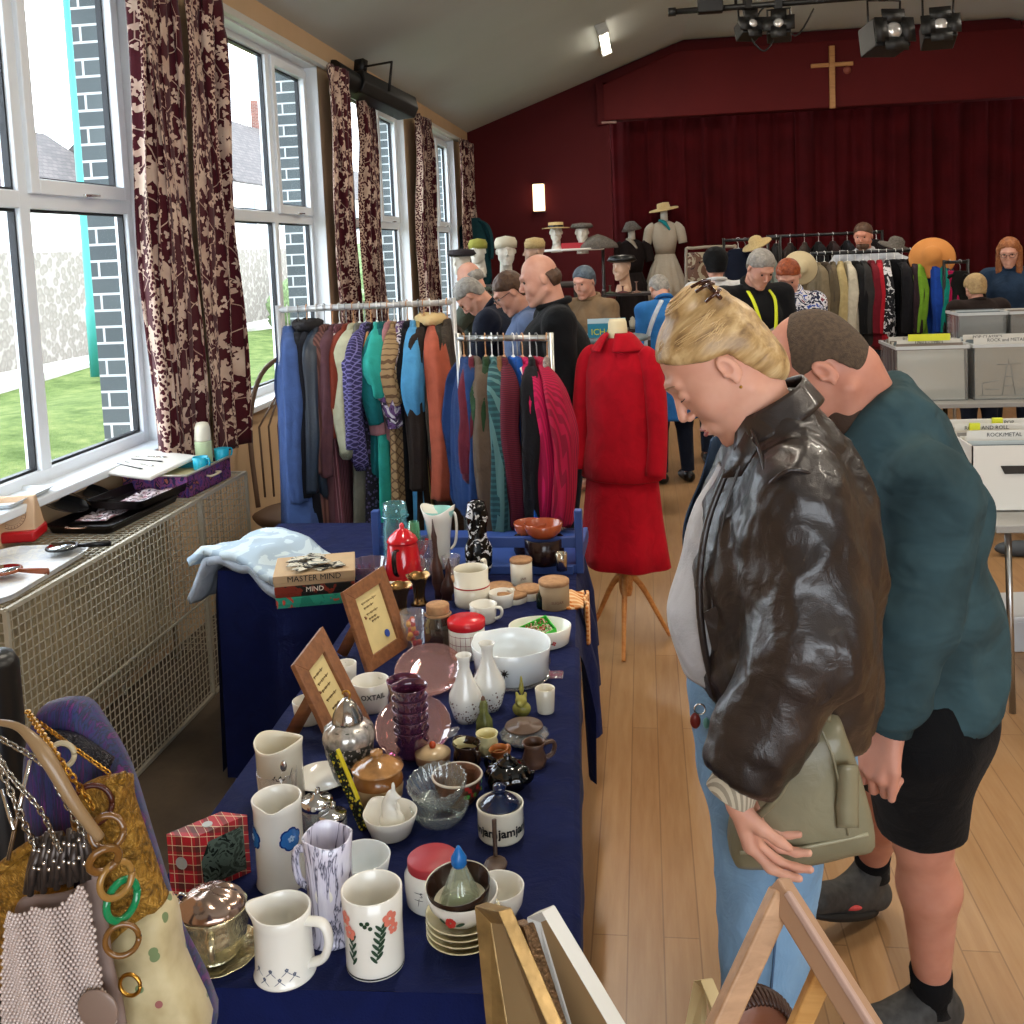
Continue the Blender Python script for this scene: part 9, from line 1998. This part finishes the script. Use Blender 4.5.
q = atZ(897, 402, .75); records(q.x, q.y, .751, .44, .46, .36, 24, 'left clear plastic crate', 'clear', ((.5, .15, "1960's - 1980's", 0), (.5, .7, 'ROCK and INDIE', 0)), 2); one('yellow_label', box(0, .26, 0, .004, 0, .045), YEL, 'yellow label strip on the left clear crate', 'label', loc=(q.x + .08, q.y + .03, .751 + .39), smooth=False)
records(q.x + .48, q.y, .751, .44, .46, .36, 24, 'middle clear plastic crate', 'clear', ((.5, .15, 'ROCK and METAL', 0), (.4, .7, 'POP CLASSICS', 0)), 3); records(q.x + .96, q.y, .751, .44, .46, .36, 20, 'right clear plastic crate', 'clear', ((.5, .3, 'SOUL', 0),), 4)
# line drawing print in the middle crate
g = G(); [g.add(tube([(a, 0, b), (c, 0, d)], .0018, 4)) for a, b, c, d in ((.16, .02, .19, .22), (.24, .02, .21, .22), (.17, .08, .23, .08), (.18, .14, .22, .14), (.13, .22, .27, .22), (.02, .02, .42, .02), (.04, .02, .04, .10), (.04, .10, .14, .12), (.28, .12, .40, .10), (.40, .10, .40, .02), (.06, .06, .14, .06), (.28, .06, .38, .06), (.2, .22, .2, .26), (.30, .24, .4, .25))]; one('line_drawing', g, mat('grey_ink_lines', '#7a7a78', .6), 'grey line drawing of a tower and buildings on the front sleeve of the middle crate', 'print', loc=(q.x + .49, q.y - .004, .76))
for k, (dx, lb) in enumerate(((.0, 'rear clear crate of discs at the left'), (.36, 'rear clear crate of discs in the middle'), (.72, 'rear clear crate of discs at the right'))):
 q2 = atY(955, 335, 8.0); records(q2.x + dx, 7.9, q2.z - .05, .33, .3, .22, 8, lb, 'clear', (), 6 + k)
rtable(q2.x - .1, q2.x + 1.6, 7.85, 8.4, 'rear table under the disc crates', q2.z - .052)
GC = K('#7d756c', 'grey_knit'); v, f = ball((0, 0, 0), (.2, .15, .12), 40, 24); one('folded_jumper', ([tuple(V((x, y, max(z, -.05))) + V((0, 0, .02 * noise.noise(V((x * 20, y * 20, z * 20)))))) for x, y, z in v], f), GC, 'grey knitted jumper heaped between the crates and the seated person', 'jumper', loc=(q.x + .75, q.y + .62, .80))
# figurines left of the crates
for k in range(9):
 p = atZ(878 + (k % 3) * 7, 388 - (k // 3) * 9, .75); blob('china_figurine', 'small %s china figure left of the record crates' % ['pink and white', 'cream', 'brown', 'white', 'tan', 'grey', 'rust', 'buff', 'ivory'][k], 'figurine', tuple(p), [((0, 0, .04), (.03, .022, .045)), ((0, 0, .1), (.016, .016, .02))], .006, mat('china_%d' % k, ['#b59a92', '#c2b59c', '#6a4a38', '#c9c6c0', '#a08058', '#8c8c88', '#8a4a34', '#a89478', '#cfc9b8'][k], .3), .006, .06)
# items under and beside
q = atZ(996, 655, 0); t = thing('storage_box', 'white translucent storage box on the floor at the right edge', 'box', (q.x, q.y, .0), .1); obj('tub', loft([[(x * w + .2, y * w + .15, z) for x, y in ((-.2, -.15), (.2, -.15), (.2, .15), (-.2, .15))] for z, w in ((0, .9), (.15, 1.0))]), mat('milky_plastic', '#b9bdc0', .3), t, smooth=False, bevel=.01); obj('lid', box(-.01, .41, -.01, .31, .15, .17), mat('white_lid_plastic', '#cfd2d4', .3), t, bevel=.006, smooth=False)
q = atZ(968, 602, .0); t = thing('shopping_bag', 'printed shopping bag hanging behind the man in the sweatshirt', 'bag', (1.19, 4.1, .33)); obj('body', loft([[(x * w, y * w, z) for x, y in ((-.06, -.15), (.06, -.15), (.06, .15), (-.06, .15))] for z, w in ((0, .9), (.2, 1.05), (.38, 1.0))]), pattern('printed_bag', 'blotch', ['#1f4a5c', '#5c1f1f', '#6f6450', '#22352b', '#4a4038'], 9, .4), t, smooth=False, bevel=.01); obj('handle', tube(smooth_path([(0, -.08, .37), (.03, -.05, .43), (.03, .05, .43), (0, .08, .37)], 4), .006), BLACK, t)
for k, x in enumerate((2.1, 2.75)):
 t = thing('wooden_chair', 'brown wooden chair under the crate table, %s' % ('left' if k == 0 else 'right'), 'chair', (x, 6.35, 0)); CW_ = mat('brown_chair_wood', '#5a3422', .5)
 obj('seat', box(-.2, .2, -.2, .2, .43, .46), CW_, t, bevel=.005); obj('backrest', box(-.2, .2, -.21, -.19, .60, .72), CW_, t, bevel=.005); [obj('leg', box(a_ - .018, a_ + .018, b_ - .018, b_ + .018, 0, .43 if b_ > 0 else .72), CW_, t) for a_ in (-.18, .18) for b_ in (-.2, .18)]
